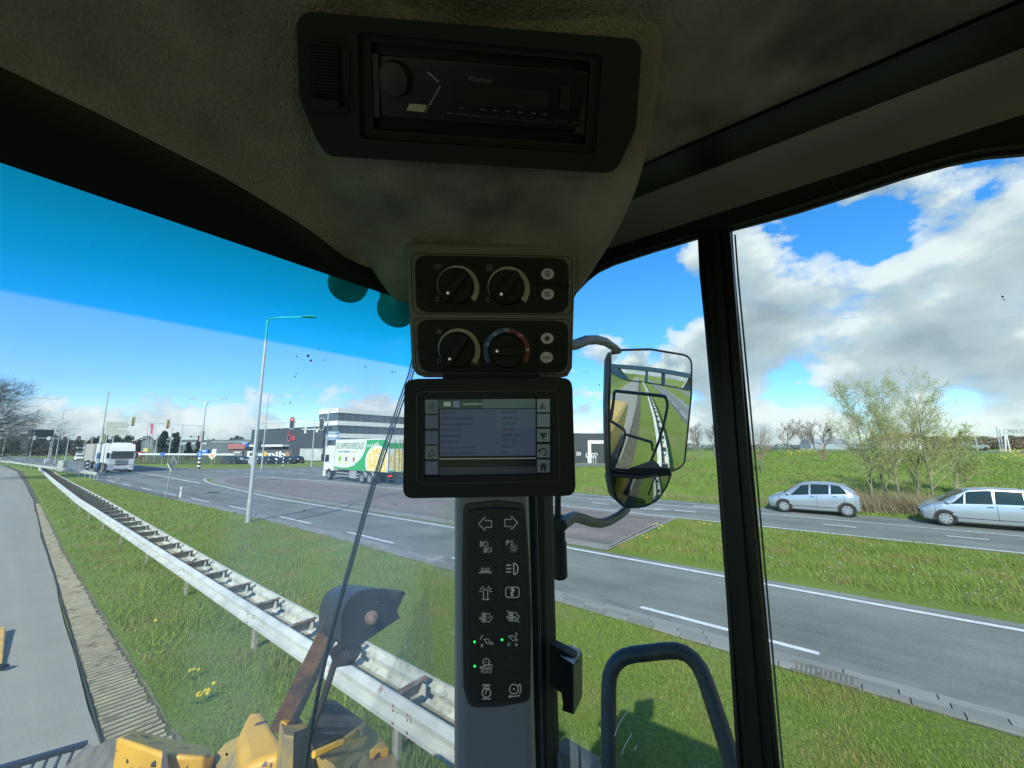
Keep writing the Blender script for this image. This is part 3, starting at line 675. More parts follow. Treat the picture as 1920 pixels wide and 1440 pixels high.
gb = GW(396, 873); t = thing('priority_sign', 'orange and white priority diamond on a post at the junction', 'sign', gb); dep = gb.y*CS-EYE*SS
b = MB(); b.tube([gb, P(397, 856, dep)], .05, 8); b.build('post', polem, t); c = P(397.5, 854.6, dep-.1)
for s_, mm, dy, nm in ((.68, white, 0, 'sign_plate'), (.40, mat('sign_orange', (.75, .30, .04), .5), -.02, 'sign_centre')):
    b = MB(); b.prism([c+V((x*s_, dy, z*s_)) for x, z in ((0, 1), (1, 0), (0, -1), (-1, 0))], (0, .02, 0)); b.build(nm, mm, t)
c = P(473, 864, 40); t = thing('round_sign', 'grey round back of a sign showing behind the tall slim lamp', 'sign', V((c.x, c.y, 0)))
b = MB(); b.lathe(c, (0, 1, 0), [(.42, 0), (.42, .03)], 20); b.build('sign_plate', MATS['sign_back'], t); b = MB(); b.tube([V((c.x, c.y, 0)), c], .04, 8); b.build('post', polem, t)
c = P(486, 836, 40); b = MB(); b.box(c, (.34, .3, 1.0)); o = b.build('signal_box', MATS['signal_dark'], None, bevel=.1, off=c); tag(o, 'dark signal head half hidden behind the tall slim lamp', 'traffic light')
c = P(305, 851.5, 76); t = thing('round_sign', 'small round blue sign in front of the distant buildings', 'sign', V((c.x, c.y, 0))); b = MB(); b.lathe(c, (0, -1, 0), [(.42, 0), (.42, .03)], 16); b.build('sign_plate', MATS['sign_blue'], t); b = MB(); b.tube([V((c.x, c.y, 0)), c], .04, 6); b.build('post', polem, t)
# reflector post, bollards
gb = GW(338, 933); t = thing('reflector_post', 'short white reflector post in the grass beside the leaning sign pole', 'post', gb); b = MB(); b.tube([gb, gb+UP*.60, gb+UP*.72], [.06, .055, .04], 10); b.build('post_body', white, t); b = MB(); b.box(gb+V((0, -.055, .5)), (.05, .02, .12)); b.build('reflector', mat('reflector_grey', (.3, .3, .3), .3), t)
gb = GW(84, 868); b = MB(); b.tube([gb, gb+UP*.9], [.12, .10], 8); o = b.build('reflector_post', white, None, off=gb); tag(o, 'tiny white reflector post by the curving barrier at far left', 'post')
for px, gy, lab, sc in ((162, 888, 'black and white striped bollard by the white truck rear wheels', 1.7), (530, 878, 'slim black and white striped post on the far verge', 2.0)):
    gb = GW(px, gy); b = MB(); n = 7
    for k in range(n): b.lathe(gb+UP*(sc*k/n), UP, [(.14 if px < 200 else .09, 0), (.14 if px < 200 else .09, sc/n)], 10, k % 2)
    o = b.build('striped_bollard', [MATS['black_paint'], white], None, off=gb); tag(o, lab, 'bollard')
# utility cabinet
gb = GW(115, 884); t = thing('utility_cabinet', 'pale grey utility cabinet beside the end of the barrier', 'cabinet', gb); ax = (V((.97, -.25, 0)), V((.25, .97, 0)), UP)
b = MB(); b.box(gb+UP*.72, (1.15, .5, 1.44), ax); b.build('cabinet_body', mat('cabinet_grey', (.40, .42, .36), .6), t, bevel=.03); b = MB(); b.box(gb+UP*1.47, (1.28, .6, .07), ax); b.build('lid', mat('cabinet_lid', (.5, .52, .46), .5), t)
b = MB(); b.box(gb+UP*.74+ax[1]*-.256, (.5, .02, 1.2), ax); b.build('door', MATS['cabinet_grey'], t)

# ================================================================== VEHICLES
tyre_m = mat('tyre', (.018, .018, .018), .85); alloy = mat('alloy', (.55, .57, .58), .3, metal=.8)
silver = mat('silver_paint', (.40, .44, .46), .25, metal=.55, coat=.8, spec=.6)
carglass = mat('car_glass', (.012, .024, .02), .06, spec=.55); trimb = mat('black_trim', (.025, .025, .025), .5)
def wheel(parent, x, y, r, wd=.2, spokes=5, side=1):
    b = MB(); ax = V((0, side, 0)); c = V((x, y, r))
    b.lathe(c-ax*wd/2, ax, [(r*.6, 0), (r*.93, 0), (r, wd*.15), (r, wd*.85), (r*.93, wd), (r*.66, wd*1.0), (r*.62, wd*.9)], 28); t = b.build('tyre', tyre_m, parent, smooth='auto')
    b = MB(); b.lathe(c+ax*(wd*.32), ax, [(0, 0), (r*.64, 0)], 24, 1); b.lathe(c+ax*wd*.36, ax, [(r*.66, 0), (r*.66, wd*.16), (r*.58, wd*.16), (r*.56, 0)], 24, 0)
    b.lathe(c+ax*wd*.34, ax, [(r*.16, 0), (r*.15, wd*.15), (.001, wd*.16)], 12, 0)
    for k in range(spokes):
        an = 2*math.pi*k/spokes+.3; d = V((math.cos(an), 0, math.sin(an))); s_ = V((-d.z, 0, d.x))
        b.prism([c+ax*wd*.42+d*r*.1+s_*r*.10, c+ax*wd*.42+d*r*.60+s_*r*.16, c+ax*wd*.42+d*r*.60-s_*r*.16, c+ax*wd*.42+d*r*.1-s_*r*.10], ax*.02, 0)
    b.build('rim', [alloy, trimb], t, smooth='auto')
def car(name, label, sts, cab, wheels, paint, group=None, wr=.31, spk=5, detail=True):
    """sts: stations (x, z_sill, half width, z_belt, z_top, half width at top); cab = (cowl, roof front, roof rear, tail) x positions"""
    t = thing(name, label, 'car', (0, 0, 0), group)
    xs = [s[0] for s in sts]
    def st(x): return [float(np.interp(x, xs, [s[k] for s in sts])) for k in range(1, 6)]
    def sec(x, sd_):
        zb, hw, zt, zp, wt = st(x)
        zm = zb+(zt-zb)*.45
        return [V((x, y*sd_, z)) for y, z in ((0, zb), (hw*.86, zb), (hw*.95, zb+.05), (hw*.985, zb+.16), (hw, zm), (hw*.985, zm+(zt-zm)*.6), (hw*.955, zt), (hw*.955+(wt-hw*.955)*.5, zt+(zp-zt)*.52), (wt, zp-.05*(zp-zt > .1)), (wt*.9, zp-.01), (0, zp+.015))]
    X = sorted(set([round(x, 3) for x in np.linspace(xs[0], xs[-1], 46)] + xs))
    b = MB()
    for sd_ in (1, -1):
        rows = [sec(x, sd_) for x in X]; 
        if sd_ < 0: rows = rows[::-1]
        b.grid(rows)
    for x in (X[0], X[-1]):
        q = sec(x, 1)+sec(x, -1)[::-1][1:-1]; b.poly(q if x == X[-1] else q[::-1])
    body = b.build('body', paint, t, smooth='auto')
    # glazing on the flanks
    def fl(x, f, sd_, o=.006):
        q = sec(x, sd_); p6, p7, p8 = q[6], q[7], q[8]
        p = p6.lerp(p7, f/.5) if f < .5 else p7.lerp(p8, (f-.5)/.5)
        return p+V((0, sd_*o, o*.3))
    cw, rf, rr_, tl = cab
    for sd_ in (1, -1):
        for pan in cab_windows(cab):
            b = MB(); x0, x1, l0, l1 = pan   # bottom from x0 to x1, top from l0 to l1
            rows = [[fl(x0+(x1-x0)*k/6 + ((l0-x0)+((l1-x1)-(l0-x0))*k/6)*f, .06+.86*f, sd_) for k in range(7)] for f in (0, .25, .5, .75, 1)]
            b.grid(rows); b.build('side_window', carglass, t, smooth=True)
        # door seams, handle, sill strip
        b = MB()
        for x in (cw+.15 if cw > rr_ else cw, (cw+tl)/2+.02, tl+.42 if cw > tl else tl-.42):
            q = sec(x, sd_); b.ribbon([p+V((0, sd_*.004, 0)) for p in q[3:7]], .014, V((0, sd_, 0)))
        for x in ((cw+tl)/2+.20, (cw+tl)/2-.72):
            q = sec(x, sd_); c = q[5].lerp(q[6], .55)+V((0, sd_*.012, 0)); b.box(c, (.17, .022, .028))
        b.ribbon([sec(x, sd_)[3]+V((0, sd_*.006, .05)) for x in np.linspace(xs[-1]-.9, xs[0]+.9, 12)], .03, V((0, sd_, 0)))
        b.build('door_trim', trimb, t)
        b = MB(); q = sec(cw-.28, sd_)[6]; b.lathe(q+V((.0, sd_*.02, .09)), (1, 0, 0), [(.03, -.05), (.075, -.03), (.08, .03), (.04, .1)], 10); b.build('door_mirror', paint, t, smooth=True)
    # windscreen and rear window
    for x0, x1, nm in ((cw, rf, 'windscreen'), (tl, rr_, 'rear_window')):
        rows = []
        for k in range(5):
            f = .08+.84*k/4; x = x0+(x1-x0)*f; zz = sec(x, 1)
            o = V((.01 if x0 > x1 else -.01, 0, .012)); rows.append([zz[10]+o] + [zz[9]+o])
        b = MB(); b.grid([[V((r[0].x, -r[1].y, r[1].z)), r[0], r[1]] for r in rows]); b.build(nm, carglass, t, smooth=True)
    for wx in wheels:
        for sd_ in (1, -1):
            hw = st(wx)[1]
            b = MB(); pts = [V((wx+(wr+.055)*math.cos(an), sd_*(hw+.004), wr+(wr+.055)*math.sin(an))) for an in np.linspace(-.25, math.pi+.25, 20)]
            b.prism(pts, (0, -sd_*.2, 0)); b.build('wheel_arch', trimb, t)
            wheel(t, wx, sd_*(hw-.085), wr, .2, spk, sd_)
    # lights, bumper, grille, plate
    for sd_ in (1, -1):
        q = sec(xs[-1]-.10, sd_); b = MB(); c = q[5]
        b.prism([sec(xs[-1]-.03, sd_)[5]+V((.02, -sd_*.1, .02)), sec(xs[-1]-.32, sd_)[5]+V((0, sd_*.012, .08)), sec(xs[-1]-.34, sd_)[5]+V((0, sd_*.012, -.06)), sec(xs[-1]-.03, sd_)[5]+V((.02, -sd_*.1, -.10))], (0, -sd_*.02, .0)); b.build('headlight', mat('headlight', (.55, .6, .62), .15, metal=.5, coat=1), t)
        x0 = xs[0]; b = MB()
        b.prism([sec(x0+.04, sd_)[5]+V((-.012, sd_*.0, -.10)), sec(x0+.36, sd_)[5]+V((0, sd_*.012, .02)), sec(x0+.40, sd_)[7]+V((-.01, sd_*.012, 0)), sec(x0+.12, sd_)[7]+V((-.012, sd_*.01, .05))], (0, -sd_*.02, 0)); b.build('tail_light', mat('tail_light', (.35, .02, .02), .2, coat=1), t)
    b = MB(); xf = xs[-1]; b.box((xf-.0, 0, .52), (.03, .9, .12)); b.box((xf+.0, 0, .3), (.03, 1.1, .1)); b.build('grille', trimb, t)
    b = MB(); b.box((xf+.02, 0, .42), (.015, .5, .11)); b.build('number_plate', mat('plate_yellow', (.6, .42, .05), .5), t)
    b = MB(); b.box((xs[0]-.012, 0, .62), (.015, .5, .11)); b.build('number_plate', MATS['plate_yellow'], t)
    b = MB(); b.box(((xs[0]+xs[-1])/2, 0, .27), (xs[-1]-xs[0]-.5, 1.3, .18)); b.build('underbody', trimb, t)
    return t
def cab_windows(c): return CW
# compact hatchback facing +a; local +x forward
CW = [(.92, .10, .42, .06), (.02, -.72, -.02, -.76), (-.80, -1.46, -.84, -1.16)]
A_ = [(-1.93, .40, .55, .80, .86, .48), (-1.87, .25, .74, .95, 1.05, .60), (-1.66, .22, .83, 1.04, 1.32, .60), (-1.42, .20, .875, 1.05, 1.49, .60), (-.9, .18, .885, 1.01, 1.56, .61), (-.15, .17, .885, .95, 1.57, .61), (.35, .17, .885, .90, 1.49, .60), (.85, .17, .88, .87, 1.22, .66), (1.25, .18, .87, .84, .95, .70), (1.6, .20, .80, .76, .84, .62), (1.85, .24, .68, .62, .68, .5), (1.93, .34, .52, .52, .56, .4)]
c1 = car('parked_car', 'silver compact hatchback parked on the grass verge, left of the willow clump', A_, (1.25, .5, -1.35, -1.72), (1.20, -1.37), silver, wr=.315, spk=7)
pf, pr = G(1475, 961), G(1586, 970); d = (pf-pr).normalized(); c1.rotation_euler.z = math.atan2(d.y, d.x); mid = (pf+pr)/2; off = V((-d.y, d.x, 0))*-.80
c1.location = mid + d*.08 + V((d.y, -d.x, 0))*.78; c1.location.z = .03
CW = [(1.13, .72, .62, .64), (.66, -.12, .58, -.16), (-.20, -.98, -.24, -1.0), (-1.06, -1.62, -1.08, -1.42)]
B_ = [(-2.02, .42, .60, .84, .9, .5), (-1.97, .26, .76, .98, 1.1, .62), (-1.85, .22, .82, 1.02, 1.32, .62), (-1.62, .20, .845, 1.02, 1.55, .62), (-1.0, .18, .85, 1.0, 1.63, .63), (-.1, .17, .85, .97, 1.64, .63), (.5, .17, .85, .94, 1.57, .62), (1.0, .17, .85, .92, 1.27, .68), (1.4, .18, .84, .90, 1.0, .70), (1.75, .20, .80, .82, .88, .62), (1.97, .24, .70, .66, .70, .5), (2.04, .34, .55, .52, .56, .4)]
c2 = car('parked_car', 'silver family car with tall roof parked on the verge at the right edge', B_, (1.45, .55, -1.6, -1.92), (1.32, -1.31), silver, wr=.315, spk=7)
pf = G(1775, 987); d = (G(1860, 1001)-G(1780, 992)); d = HV.copy(); c2.rotation_euler.z = math.atan2(d.y, d.x)
c2.location = pf - d*1.33 + RV*.80; c2.location.z = .03
# car body copies in dark paint for the dealer's forecourt
CW = [(.72, .02, .36, -.02), (-.06, -.78, -.08, -.82), (-.86, -1.40, -.90, -1.22)]
dk = car('parked_car', 'black hatchback, nearest of the row of dark cars beyond the far verge', A_, (1.25, .5, -1.35, -1.72), (1.20, -1.37), mat('black_car_paint', (.015, .018, .025), .2, coat=1), 'dark cars parked beyond the far verge')
labs = ['black hatchback at the left end of the row of dark parked cars', 'second dark car from the left end of the forecourt row', 'dark car parked just left of the round sign back', 'dark car parked directly behind the tall slim lamp', 'dark car parked right of the tall slim lamp', 'dark car parked left of the striped post', 'dark car parked behind the striped post', 'dark car at the right end of the row beside the dark building']
for i, (px, dep) in enumerate(((428, 84), (444, 82), (458, 80), (477, 81), (497, 80), (514, 82), (534, 80), (553, 83))):
    o = dk if i == 0 else copytree(dk); p = P(px, 868, dep); o.location = (p.x, p.y, .0); o.rotation_euler.z = (2.6, 2.9, .2, 3.3, 2.8, .1, 3.0, 2.7)[i]; o['label'] = labs[i]
# white car following the truck
CW = [(.72, .02, .36, -.02), (-.06, -.78, -.08, -.82), (-.86, -1.40, -.90, -1.22)]
wc = car('car', 'white car driving behind the white truck, facing the camera', A_, (1.25, .5, -1.35, -1.72), (1.20, -1.37), white)
p = GW(148, 863.5); wc.location = (p.x, p.y, 0); wc.rotation_euler.z = math.atan2(-hy, -hx)-.12

# ---- white truck with trailer coming towards us
def lorry_front(t, x0, paint, w2=1.25, h=3.75, body_l=2.1, pale=None):
    """tractor cab: front face at x = x0, local +x forward"""
    b = MB(); pr = [(x0-body_l, .95), (x0-.1, .95), (x0, 1.1), (x0, 1.75), (x0-.12, 2.6), (x0-.38, 3.35), (x0-.8, h), (x0-body_l, h)]
    b.prism([V((x, -w2, z)) for x, z in pr], (0, 2*w2, 0)); b.build('cab', paint, t, bevel=.06)
    b = MB(); b.box((x0-.12, 0, .62), (.42, 2*w2, .62)); b.build('bumper', paint, t, bevel=.06)
    b = MB(); b.grid([[V((x0+.015, -w2*.9, 1.82)), V((x0+.03, 0, 1.82)), V((x0+.015, w2*.9, 1.82))], [V((x0-.10, -w2*.88, 2.62)), V((x0-.085, 0, 2.64)), V((x0-.10, w2*.88, 2.62))]]); b.build('windscreen', darkglass, t)
    b = MB()
    for k in range(5): b.box((x0+.01, 0, 1.66-.17*k), (.03, 1.35-.03*k, .085))
    b.box((x0+.105, 0, .45), (.02, 1.5, .10)); b.build('grille', trimb, t)
    b = MB(); b.box((x0+.02, 0, 2.78), (.35, 2.2, .14)); b.build('sun_visor', mat('visor_smoke', (.12, .13, .13), .3), t, bevel=.03)
    for s in (1, -1):
        b = MB(); b.box((x0+.08, s*.98, .78), (.06, .38, .22)); b.build('headlight', MATS['headlight'], t, bevel=.03)
        b = MB(); b.box((x0-.05, s*(w2+.18), 2.25), (.14, .26, .75)); b.box((x0-.1, s*(w2+.06), 2.5), (.05, .25, .05)); b.build('door_mirror', trimb, t, bevel=.04)
        b = MB(); b.prism([V((x, s*(w2+.005), z)) for x, z in ((x0-.22, 1.85), (x0-1.2, 1.85), (x0-1.2, 2.6), (x0-.36, 2.6))], (0, s*.006, 0)); b.build('side_window', darkglass, t)
        b = MB(); b.prism([V((x, s*(w2+.004), z)) for x, z in [(x0-1.35+.62*math.cos(q), .55+.62*math.sin(q)) for q in np.linspace(0, math.pi, 14)]], (0, -s*.4, 0)); b.build('wheel_arch', trimb, t)
        wheel(t, x0-1.35, s*(w2-.14), .50, .3, 8, s)
t = thing('truck', 'white articulated truck with tall cab facing the camera on the left', 'truck', (0, 0, 0)); tr1 = t
lorry_front(t, 0, white); b = MB(); b.box((-8.8, 0, 2.55), (12.4, 2.5, 2.75)); b.build('trailer_box', mat('trailer_white', (.62, .63, .62), .45, var=.05), t, bevel=.03)
b = MB(); b.box((-8.8, 0, 1.0), (12.2, 1.0, .3)); b.box((-5.2, 1.1, .75), (2.2, .1, .6)); b.box((-5.2, -1.1, .75), (2.2, .1, .6)); b.build('chassis', trimb, t)
b = MB(); b.prism([V((-.9, -1.0, 3.75)), V((-2.0, -1.0, 3.75)), V((-2.0, -1.0, 4.0)), V((-1.5, -1.0, 3.98))], (0, 2.0, 0)); b.build('wind_deflector', white, t, bevel=.04)
for x in (-4.4, -11, -12.3, -13.6):
    for s in (1, -1): wheel(t, x, s*1.08, .5, .3, 8, s)
p = W(75.6, 10.9, 0); t.location = p; t.rotation_euler.z = math.atan2(-hy, -hx)-.02
# box truck further back
t = thing('truck', 'white box truck far behind the white car', 'truck', (0, 0, 0)); lorry_front(t, 0, white, 1.15, 3.2); b = MB(); b.box((-5.0, 0, 2.4), (5.8, 2.4, 2.7)); b.build('box_body', MATS['trailer_white'], t, bevel=.03)
b = MB(); b.box((-5, 0, .8), (5.6, 1.2, .5)); b.build('chassis', trimb, t); [wheel(t, -6.2, s*1.0, .48, .28, 8, s) for s in (1, -1)]
p = P(150, 850, 150); t.location = (p.x, p.y, 0); t.rotation_euler.z = math.atan2(-hy, -hx)-.1
# tan lorry seen edge-on behind the first truck
t = thing('trailer', 'tan canvas-sided trailer following close behind the white truck', 'trailer', (0, 0, 0)); b = MB(); b.box((0, 0, 2.5), (9, 2.5, 2.8)); b.build('canvas_body', mat('canvas_tan', (.42, .41, .36), .8, var=.15), t, bevel=.05)
b = MB()
for k in range(10): b.box((-4.2+.93*k, 0, 2.5), (.06, 2.54, 2.82))
b.build('straps', mat('strap_grey', (.2, .19, .16), .8), t); b = MB(); b.box((0, 0, .9), (9, 1.2, .35)); b.build('chassis', trimb, t); [wheel(t, x, s*1.05, .5, .3, 8, s) for s in (1, -1) for x in (-2.5, -3.8, 3.4)]
t.location = W(96.0, 10.95, 0); t.rotation_euler.z = math.atan2(-hy, -hx)

# ---- green and white lorry seen from behind
t = thing('truck', 'white and green refrigerated truck lettered for mushrooms, turning away on the island', 'truck', (0, 0, 0)); L_ = 12.3
pwhite = mat('livery_white', (.72, .74, .68), .4, coat=.3)
lorry_front(t, L_, pwhite, 1.25, 3.55, 2.2)
b = MB(); b.box(((L_-2.5)/2, 0, 2.66), (L_-2.5, 2.56, 2.98)); bx = b.build('box_body', pwhite, t, bevel=.025)
yS = 1.28+.006
green = mat('livery_green', (.02, .36, .08), .45); yel = mat('livery_yellow', (.75, .52, .06), .5, c2=(.86, .76, .42), c2s=4.5, c2t=(.45, .55)); xb = L_-2.5
def side(pts, mm, nm, lift=0): b = MB(); b.prism([V((x, yS+lift, z)) for x, z in pts], (0, -.004, 0)); return b.build(nm, mm, t)
sweep = [(.02, 4.05), (3.6, 4.05)] + smooth([(3.6, 4.05), (3.75, 3.3), (4.3, 2.5), (5.3, 1.9), (6.6, 1.45), (8.3, 1.35), (9.75, 1.45)], 5)[1:] + [(9.75, 1.2), (.02, 1.2)]
b = MB(); pp = [V((x, yS, z)) for x, z in sweep]
for q in tessellate_polygon([pp]): b.add([pp[i] for i in q], [(0, 1, 2)])
b.build('green_sweep', green, t)
cc = [(1.75+1.95*math.cos(q), 2.05+1.5*math.sin(q)) for q in np.linspace(0, 2*math.pi, 40)]; cc = [(min(max(x, .03), 9), min(max(z, 1.22), 4)) for x, z in cc]
side(cc, mat('livery_cream', (.8, .78, .62), .5), 'circle_border', .003)
cc = [(1.65+1.78*math.cos(q), 2.0+1.36*math.sin(q)) for q in np.linspace(0, 2*math.pi, 40)]; cc = [(min(max(x, .04), 9), min(max(z, 1.23), 4)) for x, z in cc]
side(cc, yel, 'produce_picture', .006)
ux, uy = V((-1, 0, 0)), V((0, 0, 1))
tg = mat('letter_green', (.05, .17, .01), .5)
text3d('lettering', 'DE CHAMPIGNONSPECIALIST', tg, t, (9.55, yS+.004, 3.22), ux, uy, .60, 5.55, .0)
text3d('lettering', 'Food with', mat('letter_white', (.85, .85, .82), .5), t, (3.45, yS+.014, 3.35), V((-1, 0, .12)), uy, .30, 2.0, .01)
for x, cl, w_ in ((9.2, green, 1.15), (7.9, mat('letter_blue', (.02, .04, .25), .5), 1.15), (6.35, mat('letter_yellow', (.75, .55, .1), .5), 1.2)):
    side([(x, 2.86), (x-w_, 2.88), (x-w_, 2.98), (x, 2.96)], cl, 'brand_strip', .003)
for x, c_, nm in ((8.7, (.65, .72, .25), 0), (7.35, (.80, .70, .30), 1), (5.85, (.70, .66, .5), 2)):
    side([(x+.36*math.cos(q), 2.15+.58*math.sin(q)) for q in np.linspace(0, 2*math.pi, 20)], mat('badge%d' % nm, c_, .5, c2=(.75, .74, .62), c2s=5), 'badge', .003)
    side([(x+.18, 2.0), (x-.18, 2.0), (x-.18, 2.4), (x+.18, 2.4)], (green, MATS['letter_blue'], mat('letter_red', (.5, .08, .05), .5))[nm], 'badge_centre', .007)
# rear doors
b = MB(); b.box((-.02, 0, 2.66), (.04, 2.5, 2.9)); b.build('rear_doors', pwhite, t)
b = MB(); b.box((-.045, 0, 3.5), (.008, 2.44, .5)); b.box((-.045, 0, 1.28), (.008, 2.44, .1)); b.build('rear_green_band', green, t)
b = MB(); b.lathe((-.045, .1, 2.2), (-1, 0, 0), [(1.0, 0), (1.0, .006)], 30); b.build('produce_picture', yel, t)
b = MB()
for y in (1.22, .62, .15, -.15, -.62, -1.22): b.tube([V((-.08, y, 1.2)), V((-.08, y, 4.1))], .022, 6)
b.build('door_bars', mat('bar_grey', (.35, .36, .35), .4, metal=.6), t)
b = MB(); b.box((4.8, 0, .95), (9.6, .9, .3)); b.box((6.6, 1.0, .78), (2.2, .3, .5)); b.box((8.6, 1.05, .75), (1.2, .3, .6)); b.box((.1, 0, .62), (.12, 2.3, .16)); b.build('chassis', trimb, t)
b = MB(); 
for z in (.55, .82): b.box((7.2, 1.2, z), (4.6, .03, .1))
b.box((6.0, 1.2, .75), (1.25, .06, .72)); b.build('side_guard', mat('guard_alu', (.5, .51, .5), .4, metal=.5), t)
b = MB(); b.box((.0, .95, .86), (.06, .4, .14)); b.box((.0, -.95, .86), (.06, .4, .14)); b.build('tail_light', mat('tail_red', (.6, .03, .02), .3, emit=(1, .05, .02), es=.6), t)
for x in (2.85, 4.25):
    b = MB(); 
    for s in (1, -1): b.grid([[V((x+.58*math.cos(q), s*1.26, .55+.58*math.sin(q))), V((x+.58*math.cos(q), s*.9, .55+.58*math.sin(q)))] for q in np.linspace(.1, math.pi-.1, 12)])
    b.build('mudguard', mat('guard_pale', (.45, .46, .45), .5), t)
    for s in (1, -1): wheel(t, x, s*1.08, .5, .32, 8, s)
p0 = W(30.9, 22.85, 0); t.location = p0; t.rotation_euler.z = math.atan2(hy, hx)-.045
# little white lorry by the warehouse
t = thing('van', 'small white box van on the side road beside the driving mirror', 'van', (0, 0, 0)); lorry_front(t, 0, white, .95, 2.5, 1.7); b = MB(); b.box((-3.6, 0, 2.0), (3.7, 2.0, 2.2)); b.build('box_body', mat('van_pink', (.62, .56, .52), .5), t, bevel=.03)
b = MB(); b.box((-3.6, 0, .75), (3.6, 1.2, .4)); b.build('chassis', trimb, t); [wheel(t, -4.4, s*.85, .4, .24, 6, s) for s in (1, -1)]
p = P(1152, 868, 66); t.location = (p.x, p.y, .12); t.rotation_euler.z = math.atan2(1.0, -.2)

# ================================================================== BUILDINGS
def wallbox(b, p, q, z0, z1, th=.3, m=0):
    p = V((p.x, p.y, 0)); q = V((q.x, q.y, 0)); d = (q-p).normalized(); n_ = V((-d.y, d.x, 0))
    if n_.y < 0: n_ = -n_
    b.prism([p+UP*z0, q+UP*z0, q+UP*z1, p+UP*z1], n_*th, m)
wb = mat('office_white', (.80, .80, .78), .5, var=.04, vs=.3); og = mat('office_glass', (.055, .075, .085), .12, var=.3, vs=.25, spec=.9, det=2)
c0, c1_, c2_ = P(630, 850, 95), P(593, 850, 101), P(800, 850, 117)
t = thing('office_building', 'white banded three-storey office block with dark ribbon windows behind the green truck', 'building', V((c0.x, c0.y, 0)))
back = V((30, 40, 0)); foot = [c1_, c0, c2_, c2_+back, c1_+back]
for nm, z0, z1, o in (('wall_band', 11.55, 12.65, .4), ('wall_band', 8.55, 9.6, .4), ('wall_band', 5.5, 6.6, .4), ('wall_band', 2.6, 3.6, .4)):
    b = MB(); b.prism([V((p.x, p.y-(o if i < 3 else 0), z0)) for i, p in enumerate(foot)], (0, 0, z1-z0)); b.build(nm, wb, t)
for z0, z1 in ((9.6, 11.55), (6.6, 8.55), (3.6, 5.5), (0, 2.6)):
    b = MB(); b.prism([V((p.x, p.y, z0)) for i, p in enumerate(foot)], (0, 0, z1-z0)); wnd = b.build('window_band', og, t)
    b = MB()
    for k in range(1, 14): p = c0.lerp(c2_, k/14); b.box(V((p.x, p.y-.08, (z0+z1)/2)), (.1, .12, z1-z0))
    b.build('mullions', mat('mullion', (.12, .13, .14), .5), wnd)
dkw = mat('dark_cladding', (.055, .065, .07), .6, var=.06, vs=.3); 
q0, q1 = P(468, 850, 118), P(603, 850, 97)
t = thing('warehouse', 'dark grey windowless hall with a red emblem left of the office block', 'building', V((q0.x, q0.y, 0)))
b = MB(); b.prism([V((p.x, p.y, 0)) for p in (q0, q1, q1+V((20, 40, 0)), q0+V((0, 40, 0)))], (0, 0, 8.4)); b.build('wall', dkw, t)
b = MB()
for k in range(1, 26): p = q0.lerp(q1, k/26); b.box(V((p.x, p.y-.03, 4.6)), (.05, .06, 7.4))
b.build('panel_joints', mat('joint_dark', (.03, .035, .04), .7), t)
pl = Plane(q0, (q1-q0).cross(UP)); ux_ = (q1-q0).normalized()
b = MB(); b.ribbon(pl.pts(ell(542, 821, 3.2, 5.5, 16), .2), .35, pl.n, closed=True); b.ribbon(pl.pts([(540, 812), (543, 808), (545, 813)], .2), .3, pl.n)
b.poly(pl.pts(ell(550, 821, 3.6, 4.6, 14), .15)); b.build('emblem', mat('emblem_red', (.40, .06, .07), .5), t)
b = MB(); wallbox(b, P(455, 850, 112), P(528, 850, 104), 3.5, 4.0, 2.0); b.build('canopy', wb, t)
b = MB(); wallbox(b, P(562, 850, 98), P(604, 850, 95), .2, 3.0, .3); b.build('pale_wall', mat('pale_wall', (.42, .46, .42), .7, var=.2, vs=.6), t)
# banner fence with big white letters, red awning, blue shop signs
t = thing('banner', 'long dark banner with big white letters behind the parked cars', 'banner', P(500, 856, 92).xy.to_3d())
D = 92; PLB = Plane(P(500, 850, D), (0, -1, 0))
b = MB(); b.prism(PLB.pts([(460, 861), (460, 844), (548, 843), (548, 861)]), (0, .1, 0)); b.build('banner_cloth', mat('banner_dark', (.08, .09, .09), .7), t)
text3d('lettering', 'Damjb', white, t, PLB.at(463, 857, .1), (1, 0, 0), UP, 1.25, 8.8, .03)
b = MB(); b.poly(PLB.pts(ell(497, 851, 4.5, 4.5, 16), .14)); b.build('orange_figure', mat('banner_orange', (.65, .38, .05), .6), t); b = MB(); b.poly(PLB.pts(ell(539, 852, 4.5, 5.2, 14), .14)); b.build('brown_disc', mat('banner_brown', (.35, .18, .1), .6), t)
def bigbox(name, label, cat, x0, x1, dep0, dep1, z0, z1, mm, depth=6, extra=None):
    p, q = P(x0, 850, dep0), P(x1, 850, dep1); t = thing(name, label, cat, V((p.x, p.y, 0)))
    b = MB(); b.prism([V((r.x, r.y, z0)) for r in (p, q, q+V((0, depth, 0)), p+V((0, depth, 0)))], (0, 0, z1-z0)); b.build('wall', mm, t)
    return t, p, q
t, p, q = bigbox('office_building', 'long low grey building with white window strips beyond the conifers', 'building', 263, 470, 135, 122, 0, 5.6, mat('low_grey', (.10, .125, .125), .7, var=.15, vs=.2), 14)
for x0, x1, z0, z1 in ((299, 323, 5.7, 6.5), (337, 392, 5.7, 6.4), (299, 323, 4.2, 4.7), (337, 392, 4.2, 4.7), (400, 466, 4.8, 5.0)):
    b = MB(); P0, P1 = p.lerp(q, (x0-263)/207), p.lerp(q, (x1-263)/207); wallbox(b, P0-V((0, .3, 0)), P1-V((0, .3, 0)), z0, z1, .2); b.build('window', mat('window_pale', (.40, .47, .46), .5), t)
t, p, q = bigbox('market_stall', 'red awning building behind the dark parked cars', 'building', 428, 460, 100, 100, 0, 3.4, mat('stall_dark', (.10, .09, .085), .7, var=.3, vs=.8), 4)
